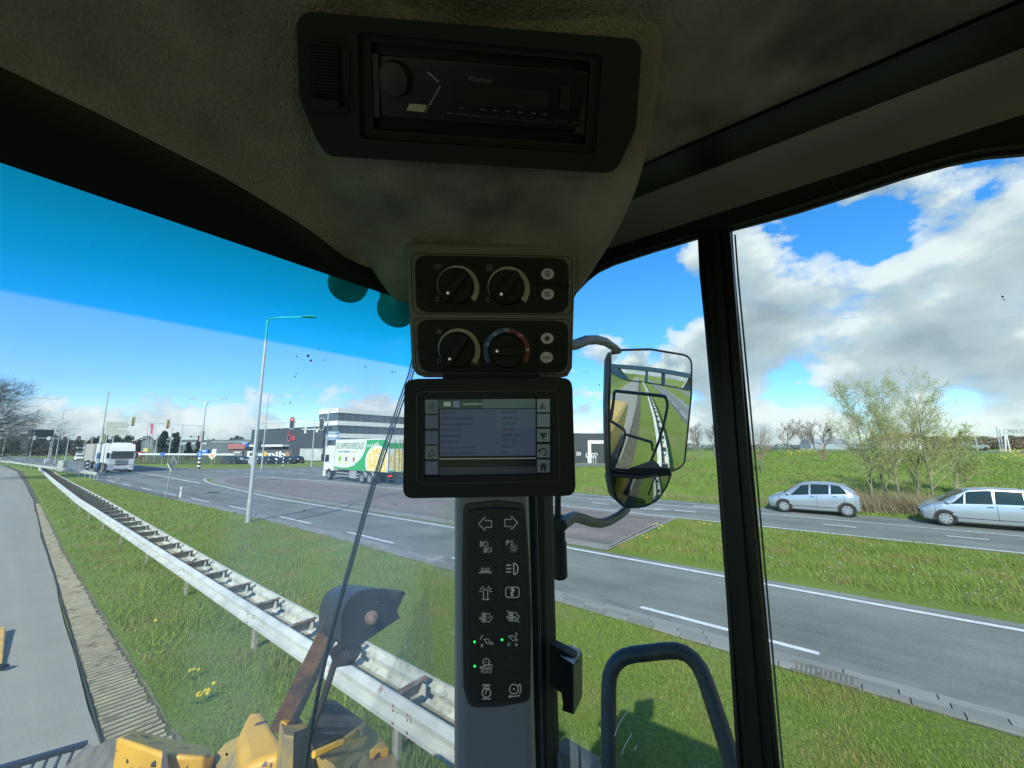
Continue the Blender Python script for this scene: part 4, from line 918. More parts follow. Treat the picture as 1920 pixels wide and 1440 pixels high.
b = MB(); wallbox(b, p-V((0, .4, 0)), q-V((0, .4, 0)), 2.9, 4.2, .3); b.build('awning', mat('awning_red', (.33, .12, .11), .7), t)
for (px, py, wpx, hpx, dep, cc, lab, nm) in ((385, 847.5, 13, 9, 88, (.03, .17, .55), 'bright blue container behind the priority sign', 'container'), (404, 847, 8, 10, 88, (.6, .62, .6), 'small white cabin between the blue container and the conifers', 'cabin'), (460, 833.5, 11, 8, 105, (.03, .17, .55), 'blue shop sign above the roof line left of the tall slim lamp', 'sign'), (263, 852, 10, 9, 84, (.55, .08, .08), 'red and white advertising board beside the white truck', 'board'), (276, 844, 9, 7, 95, (.65, .5, .05), 'yellow advertising board beside the white truck', 'board'), (428, 853, 14, 7, 90, (.30, .27, .22), 'beige load stacked behind the dark cars', 'load'), (447, 850, 18, 9, 92, (.20, .19, .17), 'grey brown clutter of stock left of the banner', 'stock')):
    c = P(px, py, dep); s = dep/FPX; b = MB(); b.box(c, (wpx*s, .8, hpx*s)); 
    if c.z-hpx*s/2 > .1: b.box(V((c.x, c.y+.2, (c.z-hpx*s/2)/2)), (.18, .18, c.z-hpx*s/2))
    b.box(c+V((0, -.42, hpx*s*.2)), (wpx*s*.6, .05, hpx*s*.2), m=1)
    o = b.build('advertising_board' if nm == 'board' else nm, [mat(nm+'_%d' % px, cc, .6, var=.1, vs=1), white], None, off=V((c.x, c.y, 0)), bevel=.03); tag(o, lab, nm)
# flags
for px, c_, lab in ((271, (.55, .55, .55), 'left flagpole with a pale flag near the conifers'), (275, (.5, .1, .12), 'middle flagpole with a red flag near the conifers'), (281, (.5, .5, .52), 'right flagpole with a pale flag near the conifers')):
    p = P(px, 850, 92); g0 = V((p.x, p.y, 0)); t = thing('flagpole', lab, 'flagpole', g0, 'flagpoles left of the conifers'); b = MB(); b.tube([g0, g0+UP*9], .07, 6); b.build('pole', polem, t)
    b = MB(); b.grid([[g0+V((.1+.12*k, .1*math.sin(k*1.3+z), 6.4+z*.8-k*.02)) for k in range(6)] for z in range(4)]); b.build('flag', mat('flag_%d' % px, c_, .8), t)
# railing with horizontal white rail and dark pickets
t = thing('fence', 'white topped fence with dark pickets running across behind the junction', 'fence', P(330, 860, 80).xy.to_3d())
p, q = P(250, 853, 82), P(440, 853, 78); b = MB(); b.box(((p+q)/2).xy.to_3d()+UP*(1.95), ((q-p).length, .15, .35), ((q-p).xy.to_3d().normalized(), V((0, 1, 0)), UP)); b.build('rail', mat('rail_white', (.55, .58, .55), .6), t)
b = MB()
for k in range(120): r = p.lerp(q, k/119); b.box(V((r.x, r.y+.12, .9)), (.06, .05, 1.8))
b.build('pickets', mat('picket_dark', (.06, .07, .06), .8), t)
# dark brick block and tower at far left
t, p, q = bigbox('building', 'dark brick block with a stair tower at far left beyond the bare tree', 'building', 31, 49, 165, 165, 0, 8.8, mat('dark_brick', (.07, .065, .07), .8, var=.1), 10)
b = MB(); r0, r1 = P(45, 850, 164), P(53, 850, 164); b.prism([V((r.x, r.y, 0)) for r in (r0, r1, r1+V((0, 8, 0)), r0+V((0, 8, 0)))], (0, 0, 10.6)); b.build('stair_tower', MATS['dark_brick'], t)
# warehouse on the right
p, q = P(1020, 850, 84), P(1235, 850, 92)
t = thing('warehouse', 'dark grey warehouse with a white framed entrance beside the driving mirror', 'building', V((p.x, p.y, 0)))
b = MB(); b.prism([V((r.x, r.y, 0)) for r in (p, q, q+V((0, 40, 0)), p+V((0, 40, 0)))], (0, 0, 6.35)); b.build('wall', dkw, t)
def onw(px): 
    f = (px-1020)/215; return p.lerp(q, f) if False else Plane(p, (q-p).cross(UP)).at(px, 850)
b = MB(); wallbox(b, onw(1103)-V((0, .4, 0)), onw(1200)-V((0, .4, 0)), 4.1, 4.8, .3); wallbox(b, onw(1103)-V((0, .4, 0)), onw(1108)-V((0, .4, 0)), 0, 4.1, .3); b.build('portal_frame', wb, t)
b = MB(); wallbox(b, onw(1108)-V((0, .15, 0)), onw(1200)-V((0, .15, 0)), 0, 4.1, .1); b.build('entrance_glazing', og, t)
b = MB()
for k in range(9): r = onw(1110+k*5)-V((0, .3, 0)); b.box(V((r.x, r.y, 2.0)), (.10, .08, 4.0))
b.build('mullions', mat('mullion_brown', (.10, .08, .07), .6), t)
b = MB(); plw = Plane(p, (q-p).cross(UP))
for s_ in ([(1081, 850), (1083, 847), (1085, 851), (1081, 853), (1083, 855)], [(1086, 848), (1089, 850), (1087, 854), (1085, 852)]): b.ribbon(plw.pts(s_, .3), .22, plw.n)
b.build('wall_emblem', white, t)
# white bicycles/letters before the entrance
t = thing('letter_sculpture', 'row of white shapes standing in front of the warehouse entrance', 'sculpture', P(1108, 862, 82).xy.to_3d()); b = MB()
for px in (1102, 1107, 1112, 1117): c = P(px, 854, 82); b.ribbon([c+V((.35*math.cos(q_), 0, .45*math.sin(q_))) for q_ in np.linspace(0, 5, 9)], .14, V((0, 1, 0))); b.tube([V((c.x, c.y, .0)), c], .05, 6)
b.build('letters', white, t)
# overhead sign gantry on the motorway
g0 = W(-17, 76, hz(-17, 76)); t = thing('motorway_gantry', 'white lattice sign gantry over the motorway at the right edge', 'gantry', g0)
c0_ = P(1887, 838, 62); gz = hz(-17, 76); DG = 62
b = MB(); legs = [((1884, 807), (1886, 845)), ((1885, 807), (1894, 845)), ((1877, 806), (1878, 845))]
for (x0, y0), (x1, y1) in legs[:2]: b.tube([P(x0, y0, DG), P(x1, y1, DG)], .10, 6)
b.build('leg', white, t); b = MB()
for dz in (0, 6): b.tube([P(1882, 806+dz, DG), P(2050, 803+dz, DG-3)], .07, 6)
for k in range(16): b.tube([P(1884+k*10, 806, DG), P(1889+k*10, 812, DG)], .06, 4); b.tube([P(1889+k*10, 812, DG), P(1894+k*10, 806, DG)], .06, 4)
b.build('truss', galv, t)
for i, px in enumerate((1875, 1880, 1705, 1832)):
    c = P(px, 838, 64); b = MB(); b.tube([V((c.x, c.y, 1.5)), V((c.x, c.y, [6.6, 6.2, 5.4, 5.2][i]))], .09, 6); o = b.build('mast', polem, None, off=V((c.x, c.y, 1.5))); tag(o, ('thin motorway pole left of the gantry, the left one', 'thin motorway pole touching the gantry', 'thin motorway pole seen among the willow tops', 'thin motorway pole before the brown wood')[i], 'mast', 'poles beside the motorway')
# vehicles and houses far off on the motorway
for i, (px, py, wd, ht, dep, c_, lab, nm) in enumerate(((1824, 835, 3.6, 1.6, 66, (.7, .7, .72), 'white car on the motorway behind the willow tops', 'car'), (1612, 838, 3.8, 1.4, 82, (.65, .66, .68), 'tiny white car on the motorway seen through the willows', 'car'), (1668, 836, 9, 3.4, 120, (.30, .12, .08), 'red roofed house far beyond the willow clump', 'house'), (1690, 833, 7, 4.0, 120, (.5, .5, .5), 'white walled house far beyond the willow clump', 'house'), (1545, 838, 12, 2.4, 130, (.30, .34, .38), 'long pale shed far beyond the bare trees', 'shed'))):
    c = P(px, py, dep); t = thing('distant_'+nm if nm != 'car' else 'car', lab, nm, c - UP*ht/2)
    if nm == 'car':
        b = MB(); z0 = c.z-ht/2+.25; b.prism([V((c.x+x, c.y-.8, z0+z)) for x, z in ((-wd/2, 0), (wd/2, 0), (wd/2, .5), (wd*.3, .62), (wd*.12, 1.1), (-wd*.35, 1.1), (-wd*.5, .6))], (0, 1.6, 0)); b.build('body', silver, t, bevel=.05)
        b = MB(); b.prism([V((c.x+x, c.y-.82, z0+z)) for x, z in ((wd*.24, .66), (wd*.12, 1.03), (-wd*.33, 1.03), (-wd*.42, .66))], (0, 1.64, 0)); b.build('windows', carglass, t)
        b = MB(); [b.lathe(V((c.x+x, c.y-.85, z0)), (0, 1, 0), [(.3, 0), (.3, 1.7)], 14) for x in (-wd*.3, wd*.3)]; b.build('wheels', tyre_m, t)
    else:
        b = MB(); b.box(V((c.x, c.y, c.z-ht*.5)), (wd, 5, ht*2)); b.build('wall', mat('far_wall_%d' % i, (.45, .42, .38) if i == 2 else c_, .8), t)
        b = MB(); b.prism([V((c.x-wd/2, c.y-2.7, c.z+ht*.5)), V((c.x-wd/2, c.y+2.7, c.z+ht*.5)), V((c.x-wd/2, c.y, c.z+ht*.5+1.4))], (wd, 0, 0)); b.build('roof', mat('far_roof_%d' % i, (.30, .11, .07) if i < 4 else (.25, .27, .3), .8), t)

# overpass behind (seen only in the driving mirror)
t = thing('overpass', 'grey concrete motorway overpass crossing behind, seen in the driving mirror', 'bridge', W(-75, 10, 0)); cm = mat('bridge_concrete', (.32, .33, .31), .8, var=.1, vs=.4)
b = MB(); b.box(W(-78, 14, 6.3), (13, 120, 1.1), (HV, RV, UP)); b.build('deck', cm, t); b = MB(); [b.box(W(-78+s*6.5, 14, 7.2), (.3, 120, .8), (HV, RV, UP)) for s in (1, -1)]; b.build('parapet', mat('parapet_blue', (.22, .30, .35), .6), t)
b = MB()
for y in (5.6, 17): 
    for x in (-82, -78, -74): b.box(W(x, y, 2.9), (1.0, 1.0, 5.8), (HV, RV, UP))
b.build('columns', cm, t); b = MB(); b.prism([W(-71, -18, 0), W(-71, -5.5, 0), W(-71, -12, 5.8), W(-71, -30, 5.8)], HV*-14); b.prism([W(-71, 34, 0), W(-71, 60, 0), W(-71, 60, 5.8), W(-71, 40, 5.8)], HV*-14); b.build('abutment', cm, t)

# ================================================================== TREES
bark = mat('bark', (.16, .135, .10), .9, var=.2, vs=5); twig_m = mat('twig', (.155, .12, .085), .9, island=.25); barkl = mat('bark_pale', (.18, .165, .12), .9, var=.3, vs=6)
def grow(base, h, seed, rmin=0, levels=4, trunk=.28, r0=None, spread=.55, lean=(0, 0), up=.25, nb=(7, 6, 5, 4), lr=.58, start=.25, wind=(0, 0, 0), sides=(8, 5, 3, 3, 3)):
    """-> trunk MB, crown MB, list of twig ends. recursive branching"""
    rd = random.Random(seed); tm, cm_ = MB(), MB(); ends = []
    r0 = r0 or h*.016; wind = V(wind)
    def branch(p, d, length, r, lev):
        n = 5 if lev < 2 else 3; pts = [p]; rs = [r]; q = V(p); dd = V(d)
        for i in range(n):
            dd = (dd + V((rd.uniform(-1, 1), rd.uniform(-1, 1), rd.uniform(-1, 1)))*.13 + UP*up*.22 + wind*.2*(lev > 0)).normalized()
            q = q + dd*length/n; pts.append(V(q)); rs.append(r*(1-.72*(i+1)/n))
        (tm if lev == 0 else cm_).tube(pts, rs, sides[lev], caps=False)
        if lev >= levels: ends.append((pts[-1], dd)); ends.append((pts[-2], dd)); return
        for k in range(nb[lev]):
            f = (start if lev == 0 else .15) + (1-(start if lev == 0 else .15))*(k+rd.random())/nb[lev]; f = min(f, .98); i = min(int(f*n), n-1); s = pts[i].lerp(pts[i+1], f*n-i)
            ax = (pts[i+1]-pts[i]).normalized(); o = ax.orthogonal().normalized(); o.rotate(Matrix.Rotation(rd.uniform(0, 6.283), 3, ax))
            nd = (ax*(1-spread) + o*spread*rd.uniform(.7, 1.2)).normalized()
            ll = length*lr*rd.uniform(.7, 1.15)*(1.15-.55*f if lev == 0 else 1-.3*f)
            branch(s, nd, ll, max(rs[i]*.62*(1-.3*f), h*.0009, rmin), lev+1)
    branch(V((0, 0, 0)), V((lean[0], lean[1], 1)).normalized(), h*trunk if trunk > 1 else h, r0, 0)
    return tm, cm_, ends
def tree(name, label, base, h, seed, group=None, bm_=None, tw=None, leaf=None, leafn=0, leafs=.1, leafstr=(1, 1, 1), crown_kind=None, **k):
    tm, cr, ends = grow(base, h, seed, **k); t = thing(name, label, 'tree', base, group)
    tm.build('trunk', bm_ or bark, t, smooth=True, off=(0, 0, 0)); c = cr.build('crown', tw or twig_m, t, off=(0, 0, 0))
    if leaf:
        rd = np.random.default_rng(seed); n = len(ends)*leafn; 
        e = np.array([tuple(p) for p, d in ends for _ in range(leafn)]); e += rd.normal(0, 1, (n, 3))*np.array(leafstr)*h*.018
        u = rd.normal(0, 1, (n, 3)); u[:, 2] *= .6; u /= np.linalg.norm(u, axis=1)[:, None]; v = np.cross(u, rd.normal(0, 1, (n, 3))); v /= np.linalg.norm(v, axis=1)[:, None]
        s = leafs*rd.uniform(.5, 1.3, (n, 1)); q = np.stack([e-u*s, e+v*s*.45, e+u*s, e-v*s*.45], 1).reshape(-1, 3)
        b = MB(); b.v = [tuple(x) for x in q]; b.f = [(4*i, 4*i+1, 4*i+2, 4*i+3) for i in range(n)]; b.m = [0]*n; b.build('leaves', leaf, t, off=(0, 0, 0))
    return t
def gz(p): return V((p.x, p.y, 0))
# big bare tree at the left edge, its branches swept to the right by the wind
tb = P(-60, 862, 42); tree('bare_tree', 'large bare wind-swept tree reaching in at the left edge', gz(tb), 8.2, 11, rmin=.011, spread=.60, nb=(15, 10, 8, 5), start=.22, wind=(.85, 0, -.05), up=.12, lr=.72, r0=.24, levels=4, tw=mat('twig_grey', (.12, .105, .09), .9, island=.2), lean=(.12, 0))
# far treelines on the left as separate trees
ev = mat('conifer_leaf', (.030, .045, .022), .8, island=.4); br2 = mat('far_twig', (.085, .075, .055), .9, island=.3); gl2 = mat('far_leaf', (.075, .085, .035), .8, island=.4)
def blobtree(name, label, px, dep, wpx, top, mm, seed, group=None, n=1500, base=862, kind='round', leafsz=None):
    """a dense tree far away: trunk and a crown of many small leaf faces spread through several clumps"""
    rd = np.random.default_rng(seed); c = P(px, 850, dep); z1 = P(px, top, dep).z; wd = wpx*dep/FPX*.5; t = thing(name, label, 'tree', gz(c), group)
    b = MB(); b.tube([V((0, 0, 0)), V((.1, 0, z1*.7))], [.25, .08], 6); b.build('trunk', bark, t, off=(0, 0, 0))
    k = 18; cl = []
    for i in range(k):
        z = (.2+.68*(i+.5)/k)*z1; f = (1-(z/z1)**2*.75) if kind == 'round' else (1.05-z/z1)
        cl.append((rd.uniform(-.5, .5)*wd*f, rd.uniform(-.5, .5)*wd*f, z, wd*rd.uniform(.42, .7)*max(f, .4)))
    cl = np.array(cl); idx = rd.integers(0, k, n); d = rd.normal(0, 1, (n, 3)); d /= np.linalg.norm(d, axis=1)[:, None]; r_ = rd.uniform(.3, 1, (n, 1))**.5
    e = cl[idx, :3] + d*r_*cl[idx, 3:4]*np.array([1, 1, 1.05]); e[:, 2] = np.clip(e[:, 2], .2, z1*1.02)
    s = (leafsz or max(dep*.0016, .12))*rd.uniform(.6, 1.6, (n, 1)); u = rd.normal(0, 1, (n, 3)); u /= np.linalg.norm(u, axis=1)[:, None]; v = np.cross(u, rd.normal(0, 1, (n, 3))); v /= np.linalg.norm(v, axis=1)[:, None]
    q = np.stack([e-u*s, e+v*s*.6, e+u*s, e-v*s*.6], 1).reshape(-1, 3); b = MB(); b.v = [tuple(x) for x in q]; b.f = [(4*i, 4*i+1, 4*i+2, 4*i+3) for i in range(n)]; b.m = [0]*n; b.build('crown', mm, t, off=(0, 0, 0)); return t
blobtree('conifer', 'tall dark conifer clump, the left of the pair behind the signal arm', 304, 108, 34, 804, ev, 1, n=2600); blobtree('conifer', 'tall dark conifer clump, the right of the pair behind the signal arm', 326, 106, 26, 806, ev, 2, n=2200)
blobtree('conifer', 'narrow dark conifer just left of the signal mast', 370, 104, 22, 812, ev, 3, n=1600, kind='cone')
blobtree('evergreen_bush', 'dark evergreen beside the low building at the centre left', 352, 110, 18, 826, ev, 4, n=900)
i = 0
for px, wpx, top, mm, lb in ((8, 26, 824, gl2, 'olive far tree at the very left edge of the horizon'), (25, 26, 824, gl2, 'olive far tree left of the brick tower'), (64, 26, 820, br2, 'brown far tree right of the brick tower'), (84, 26, 824, br2, 'dark far tree behind the left lamp post'), (103, 26, 826, br2, 'dark far tree behind the far signal arm'), (122, 26, 822, br2, 'brown far tree above the white car'), (140, 24, 825, br2, 'dark far tree behind the white box truck'),
                             (172, 26, 818, br2, 'brown far tree behind the trailer'), (188, 26, 811, br2, 'tall brown far tree behind the white mast'), (214, 30, 812, gl2, 'greenish far tree below the direction boards'), (236, 30, 814, gl2, 'greenish far tree right of the white truck cab'), (256, 24, 828, br2, 'low dark far tree right of the white truck')):
    blobtree('far_tree', lb, px, 150+i % 3*6, wpx, top, mm, 20+i, 'trees along the far road on the left', n=1300, leafsz=.30); i += 1
# dark hedge on the horizon behind everything (stuff)
def wood(name, x0, x1, dep, h0, h1, mm, n, zb=0, sz=.7):
    rd = np.random.default_rng(int(x0+9999)); px = rd.uniform(x0, x1, n); dp = dep*(1+rd.uniform(0, .08, n)); hh = h0+(h1-h0)*(.5+.5*np.sin(px*.11)*np.sin(px*.037+1)); e = []
    for a_, b_, c_ in zip(px, dp, hh): p = P(a_, 850, b_); e.append((p.x, p.y, zb+rd.uniform(0, 1)**.7*c_))
    e = np.array(e); s = sz*rd.uniform(.5, 1.4, (n, 1)); u = rd.normal(0, 1, (n, 3)); u /= np.linalg.norm(u, axis=1)[:, None]; v = np.cross(u, rd.normal(0, 1, (n, 3))); v /= np.linalg.norm(v, axis=1)[:, None]
    q = np.stack([e-u*s, e+v*s*.6, e+u*s, e-v*s*.6], 1).reshape(-1, 3); b = MB(); b.v = [tuple(x) for x in q]; b.f = [(4*i, 4*i+1, 4*i+2, 4*i+3) for i in range(n)]; b.m = [0]*n; b.build(name, mm, kind='stuff')
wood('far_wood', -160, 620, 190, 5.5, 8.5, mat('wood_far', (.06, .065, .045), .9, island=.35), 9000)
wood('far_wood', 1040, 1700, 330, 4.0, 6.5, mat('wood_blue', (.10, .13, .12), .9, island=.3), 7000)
wood('brown_wood', 1670, 2080, 120, 3.6, 4.6, mat('wood_brown', (.14, .115, .075), .9, island=.3), 16000, zb=2.4, sz=.30)
wood('scrub', 1285, 1420, 62, .6, 2.2, mat('scrub', (.20, .15, .06), .9, island=.4), 1500, zb=.0, sz=.12)
# bare trees between the mirror and the willows
for i, (px, dep, top, lab, bs) in enumerate(((1312, 80, 798, 'small bare tree just right of the driving mirror', 852), (1340, 82, 802, 'small bare tree half hidden by the door pillar', 852), (1477, 88, 797, 'bare tree standing alone left of the group of three', 846), (1512, 88, 796, 'bare tree, the left one of the group of three', 846), (1528, 92, 796, 'bare tree, the middle one of the group of three', 846), (1548, 88, 800, 'bare tree, the right one of the group of three', 846))):
    p = P(px, 850, dep); z0 = P(px, bs, dep).z; z1 = P(px, top, dep).z
    tree('bare_tree', lab, V((p.x, p.y, z0-.4)), (z1-z0)*.92, 40+i, 'bare trees beyond the field', rmin=.0135, spread=.5, nb=(11, 7, 6, 4), start=.26, up=.5, lr=.60, levels=4, sides=(6, 4, 3, 3, 3), tw=mat('twig_far', (.17, .145, .115), .9, island=.2), r0=.16, wind=(.15, 0, 0))
p = G(1430, 897); hz0 = 1.0
tree('young_tree', 'young bare tree with a pale trunk behind the door pillar', V((p.x*.93, p.y*.93, .35)), 4.1, 60, rmin=.0085, spread=.5, nb=(14, 8, 7, 4), start=.28, up=.5, lr=.55, levels=3, r0=.09, tw=mat('twig_warm', (.25, .19, .13), .9, island=.2), sides=(8, 4, 3, 3))
p = P(1545, 862, 46); tree('young_tree', 'small round-headed shrub tree left of the willow clump', V((p.x, p.y, 1.3)), 2.2, 61, rmin=.009, spread=.55, nb=(10, 7, 6, 4), start=.15, up=.4, lr=.55, levels=3, r0=.05, tw=MATS['twig_warm'], sides=(6, 4, 3, 3))
# willow clump behind the parked cars
wl = mat('willow_leaf', (.36, .40, .13), .6, island=.35, trans=.35)
for i, (px, dep, top, ln, lab) in enumerate(((1636, 25.2, 722, -.08, 'slender willow with fresh leaves, the left of the clump'), (1690, 25.0, 704, 0, 'tallest willow in the middle of the clump, pale trunk'), (1752, 25.4, 704, .12, 'wide willow leaning right in the clump'), (1662, 26.4, 760, -.02, 'low willow between the left and middle ones'), (1722, 26.2, 770, .10, 'low willow between the middle and right ones'), (1790, 26.6, 800, .25, 'shortest willow at the right end of the clump'))):
    p = P(px, 945, dep); base = V((p.x, p.y, .0)); zt = P(px, top, dep).z
    tree('willow', lab, base, (zt)*.84, 70+i, 'willows growing in the reeds', spread=.46, nb=(20, 8, 7, 5), rmin=.0055, start=.10, up=.42, lr=.50, levels=3, r0=.065, bm_=barkl, tw=mat('willow_twig', (.26, .25, .12), .8, island=.3), leaf=wl, leafn=3, leafs=.042, leafstr=(.8, .8, .8), lean=(ln, 0), wind=(.28, 0, 0), sides=(8, 4, 3, 3))
# planting stakes
for i, (px, py, dep) in enumerate(((1602, 880, 34), (1549, 868, 44), (1788, 908, 29), (1326, 846, 70))):
    p = P(px, py, dep); b = MB(); b.tube([V((0, 0, -.5)), V((0, 0, .9))], .05, 6); o = b.build('stake', mat('stake_wood', (.5, .45, .33), .8), None, off=p); tag(o, ('pale stake left of the willows', 'pale stake below the round-headed shrub', 'pale stake right of the willows', 'pale stake far off right of the mirror')[i], 'stake')

# ---- flowers and litter
yf = mat('petal_yellow', (.80, .58, .02), .5); fl = mat('flower_leaf', (.07, .16, .03), .6)
def flower(name, label, p, n, sp, hh, sz, seed):
    rd = random.Random(seed); t = thing(name, label, 'flowers', p, 'yellow wild flowers in the grass'); s = MB(); f = MB()
    for k in range(n):
        x, y = rd.gauss(0, sp), rd.gauss(0, sp); h = hh*rd.uniform(.6, 1.1); q = V((x, y, h)) + V(p); g0 = V((x*.6, y*.6, 0)) + V(p); s.tube([g0, g0.lerp(q, .5)+V((.01, 0, 0)), q], .0025, 4, caps=False); l0 = g0+V((rd.uniform(-.05, .05), rd.uniform(-.05, .05), h*.4))
        s.poly([g0, g0+V((.015, 0, h*.3)), l0])
        nrm = V((rd.uniform(-.5, .5), -.6, .9)).normalized(); u = nrm.orthogonal().normalized(); v = nrm.cross(u)
        for j in range(6): a_ = j*math.pi/3; c_ = u*math.cos(a_)+v*math.sin(a_); e_ = u*math.cos(a_+.5)+v*math.sin(a_+.5); f.poly([q, q+c_*sz*.7+nrm*.004, q+(c_+e_)*.55*sz+nrm*.01, q+e_*sz*.7+nrm*.004])
        f.lathe(q, nrm, [(sz*.3, 0), (sz*.34, sz*.5)], 8)
    s.build('stems', fl, t); f.build('petals', yf, t)
for px, py, n, sp, lab in ((291, 1182, 1, .01, 'single yellow flower nearest the barrier in the left grass'), (357, 1276, 3, .04, 'small yellow flower group just above the bare patch'), (366, 1322, 3, .03, 'yellow flowers at the left of the bare patch'), (386, 1316, 5, .06, 'largest yellow flower group by the bare soil patch')):
    flower('wild_flowers', lab, gz(G(px, py)), n, sp, .16, .03, px)
for px, py, n, sp, lab in ((1232, 990, 7, .3, 'yellow flowering weeds at the pointed corner of the grass island'), (1331, 985, 6, .25, 'yellow flowers on the island grass beside the door pillar'), (1215, 1012, 3, .2, 'tall weeds at the kerb corner of the grass island')): flower('wild_flowers', lab, gz(G(px, py+8)), n, sp, .34, .035, px)
def patch(name, px0, px1, py0, py1, n, mm, dep0, dep1, sz):
    rd = random.Random(px0); b = MB()
    for k in range(n):
        px = rd.uniform(px0, px1); f = rd.random(); q = P(px, py0+(py1-py0)*f, dep0+(dep1-dep0)*f); a_, b_ = q.x*hx+q.y*hy, q.x*rx+q.y*ry; q.z = hz(a_, b_)+rd.uniform(.15, .4)
        s = sz*rd.uniform(.5, 1.2); b.poly([q, q+V((s, 0, s*.5)), q+V((s*.3, s, s)), q+V((-s, 0, s*.6))])
    b.build(name, mm, kind='stuff')
patch('yellow_flowers', 1876, 1990, 852, 864, 260, yf, 48, 40, .06); patch('yellow_flowers', 1478, 1530, 856, 862, 80, yf, 60, 52, .06); patch('yellow_flowers', 1120, 1420, 905, 935, 40, yf, 33, 27.5, .025)
# daisies
b = MB(); rd = random.Random(5)
for k in range(260):
    a_, b_ = rd.uniform(-7, 5), rd.uniform(13.8, 20); b.lathe(W(a_, b_, .12), UP, [(.018, 0), (.0, .006)], 6)
for k in range(90):
    a_, b_ = rd.uniform(3, 26), rd.uniform(4.4, 8); b.lathe(W(a_, b_, .07), UP, [(.012, 0), (.0, .006)], 6)
b.build('daisies', white, kind='stuff')
def crumple(name, label, p, s, cc, cat):
    rd = random.Random(3); rows = []
    for i in range(7):
        rows.append([V((s*(i-3)*.3+rd.uniform(-.05, .05)*s, s*(j-3)*.25, abs(rd.gauss(0, .25))*s+.02)) for j in range(7)])
    b = MB(); b.grid(rows); o = b.build(name, mat(name+'_m', cc, .3, trans=.3), None, off=p); tag(o, label, cat)
crumple('plastic_bag', 'pale blue crumpled plastic lying on the island grass', W(0, 0, .12)+gz(G(1829, 1103)), .12, (.45, .62, .62), 'litter')
crumple('paper_scrap', 'white paper scrap lying near the yellow flowers', gz(G(378, 1262))+UP*.05, .05, (.7, .7, .7), 'litter')
# bare soil patches
soil = mat('bare_soil', (.17, .145, .085), .95, c2=(.13, .17, .04), c2s=9, c2t=(.45, .6), var=.3, vs=12, bump=.8, bs=40)

# ================================================================== THE WHEEL LOADER WE SIT IN
AW, BS = .422, .590                                   # windscreen and side window planes, metres from the eye
def CW3(a, b, z): return W(a, b, EYE+z)
ld = thing('wheel_loader', 'yellow wheel loader seen from its driver seat, with dark cab, controls, mirror and chipped front', 'wheel loader', W(-.6, 0, 0))
fabric = mat('headliner_fabric', (.31, .285, .27), .95, var=.28, vs=18, bump=.7, bs=420, c2=(.155, .143, .134), c2s=7, c2t=(.5, .66), spec=.1)
blk = mat('black_plastic', (.017, .017, .0165), .5, spec=.25, bump=.15, bs=900); blk2 = mat('black_satin', (.012, .012, .012), .35, spec=.25); blk3 = mat('charcoal_plastic', (.016, .016, .017), .6, spec=.25, bump=.2, bs=700)
grey = mat('grey_plastic', (.15, .143, .145), .5, bump=.1, bs=800); greyd = mat('trim_grey', (.19, .185, .17), .36, var=.25, vs=2.5, lane=.25)  # trim grey carries streak noise that paints in the moulding's reflections
symm = mat('symbol_print', (.42, .42, .40), .5, emit=(.8, .8, .75), es=.06)
yellow = mat('loader_yellow', (.62, .36, .025), .42, var=.10, vs=5, c2=(.42, .27, .04), c2s=7, c2t=(.5, .72), bump=.12, bs=40, coat=.25)
grime = mat('step_grit', (.105, .085, .075), .95, var=.25, vs=14, bump=.8, bs=260)
PW = Plane(CW3(AW, 0, 0), HV); PS = Plane(CW3(0, BS, 0), RV)
WT = PW.at(0, 305).z - EYE; ZB = PW.at(0, 541).z
# headliner: ceiling that dips towards the windscreen
def zc_(a): return .33 - max(0, a-.25)*.73
def hl(px, py):
    d = ray(px, py); lo, hi = .05, 2.0
    for _ in range(40):
        m_ = (lo+hi)/2; p = d*m_; a = p.x*hx+p.y*hy
        if p.z > zc_(a): hi = m_
        else: lo = m_
    p = d*lo; return (p.x*hx+p.y*hy, p.x*rx+p.y*ry)
edge = [hl(x, y) for x, y in [(0, 112), (83, 154), (190, 205), (292, 258), (417, 322), (500, 372), (583, 425), (650, 480), (708, 533), (762, 575)]]
eb = [e[1] for e in edge]; ea = [min(e[0], AW-.012) for e in edge]
def ae(b): return float(np.interp(b, eb, ea))
bl = list(np.linspace(-.95, -.05, 10)) + list(np.linspace(-.02, .432, 26)); fr_ = [0, .004, .012, .04, .1, .2, .35, .55, .8, 1]
b = MB(); b.grid([[CW3(ae(y)-(ae(y)+1.1)*f, y, zc_(ae(y)-(ae(y)+1.1)*f) + (-.004 if f == 0 else 0)) for y in bl] for f in fr_])
b.build('headliner', fabric, ld, smooth=True, label='grey brown fabric ceiling lining with stains')
# black sunshade housing between headliner and windscreen top
b = MB(); rows = []
for f, dz in ((0, 0), (.15, .010), (.4, .016), (.7, .010), (1, 0)):
    rows.append([CW3(ae(y)+(AW-ae(y))*f, y, zc_(ae(y))+(WT-zc_(ae(y)))*f - dz*.4) for y in bl + [.52, .60]])
b.grid(rows); b.build('sunshade_housing', blk2, ld, smooth=True, label='black housing above the windscreen')
# moulded trim above the side window: dark groove, then a pale satin cove
b = MB(); b.grid([[CW3(a, y, z) for y, z in ((.432, .326), (.437, .336), (.455, .342), (.49, .345), (.518, .3455))] for a in rng_(.5, -1.1, .1)]); b.build('roof_groove', blk2, ld, smooth=True)
b = MB(); b.grid([[CW3(a, y, z) for y, z in ((.514, .3445), (.53, .344), (.55, .341), (.572, .335), (.592, .324))] for a in rng_(.5, -1.1, .04)]); b.build('side_trim', greyd, ld, smooth=True, label='pale grey satin moulding above the side windows')
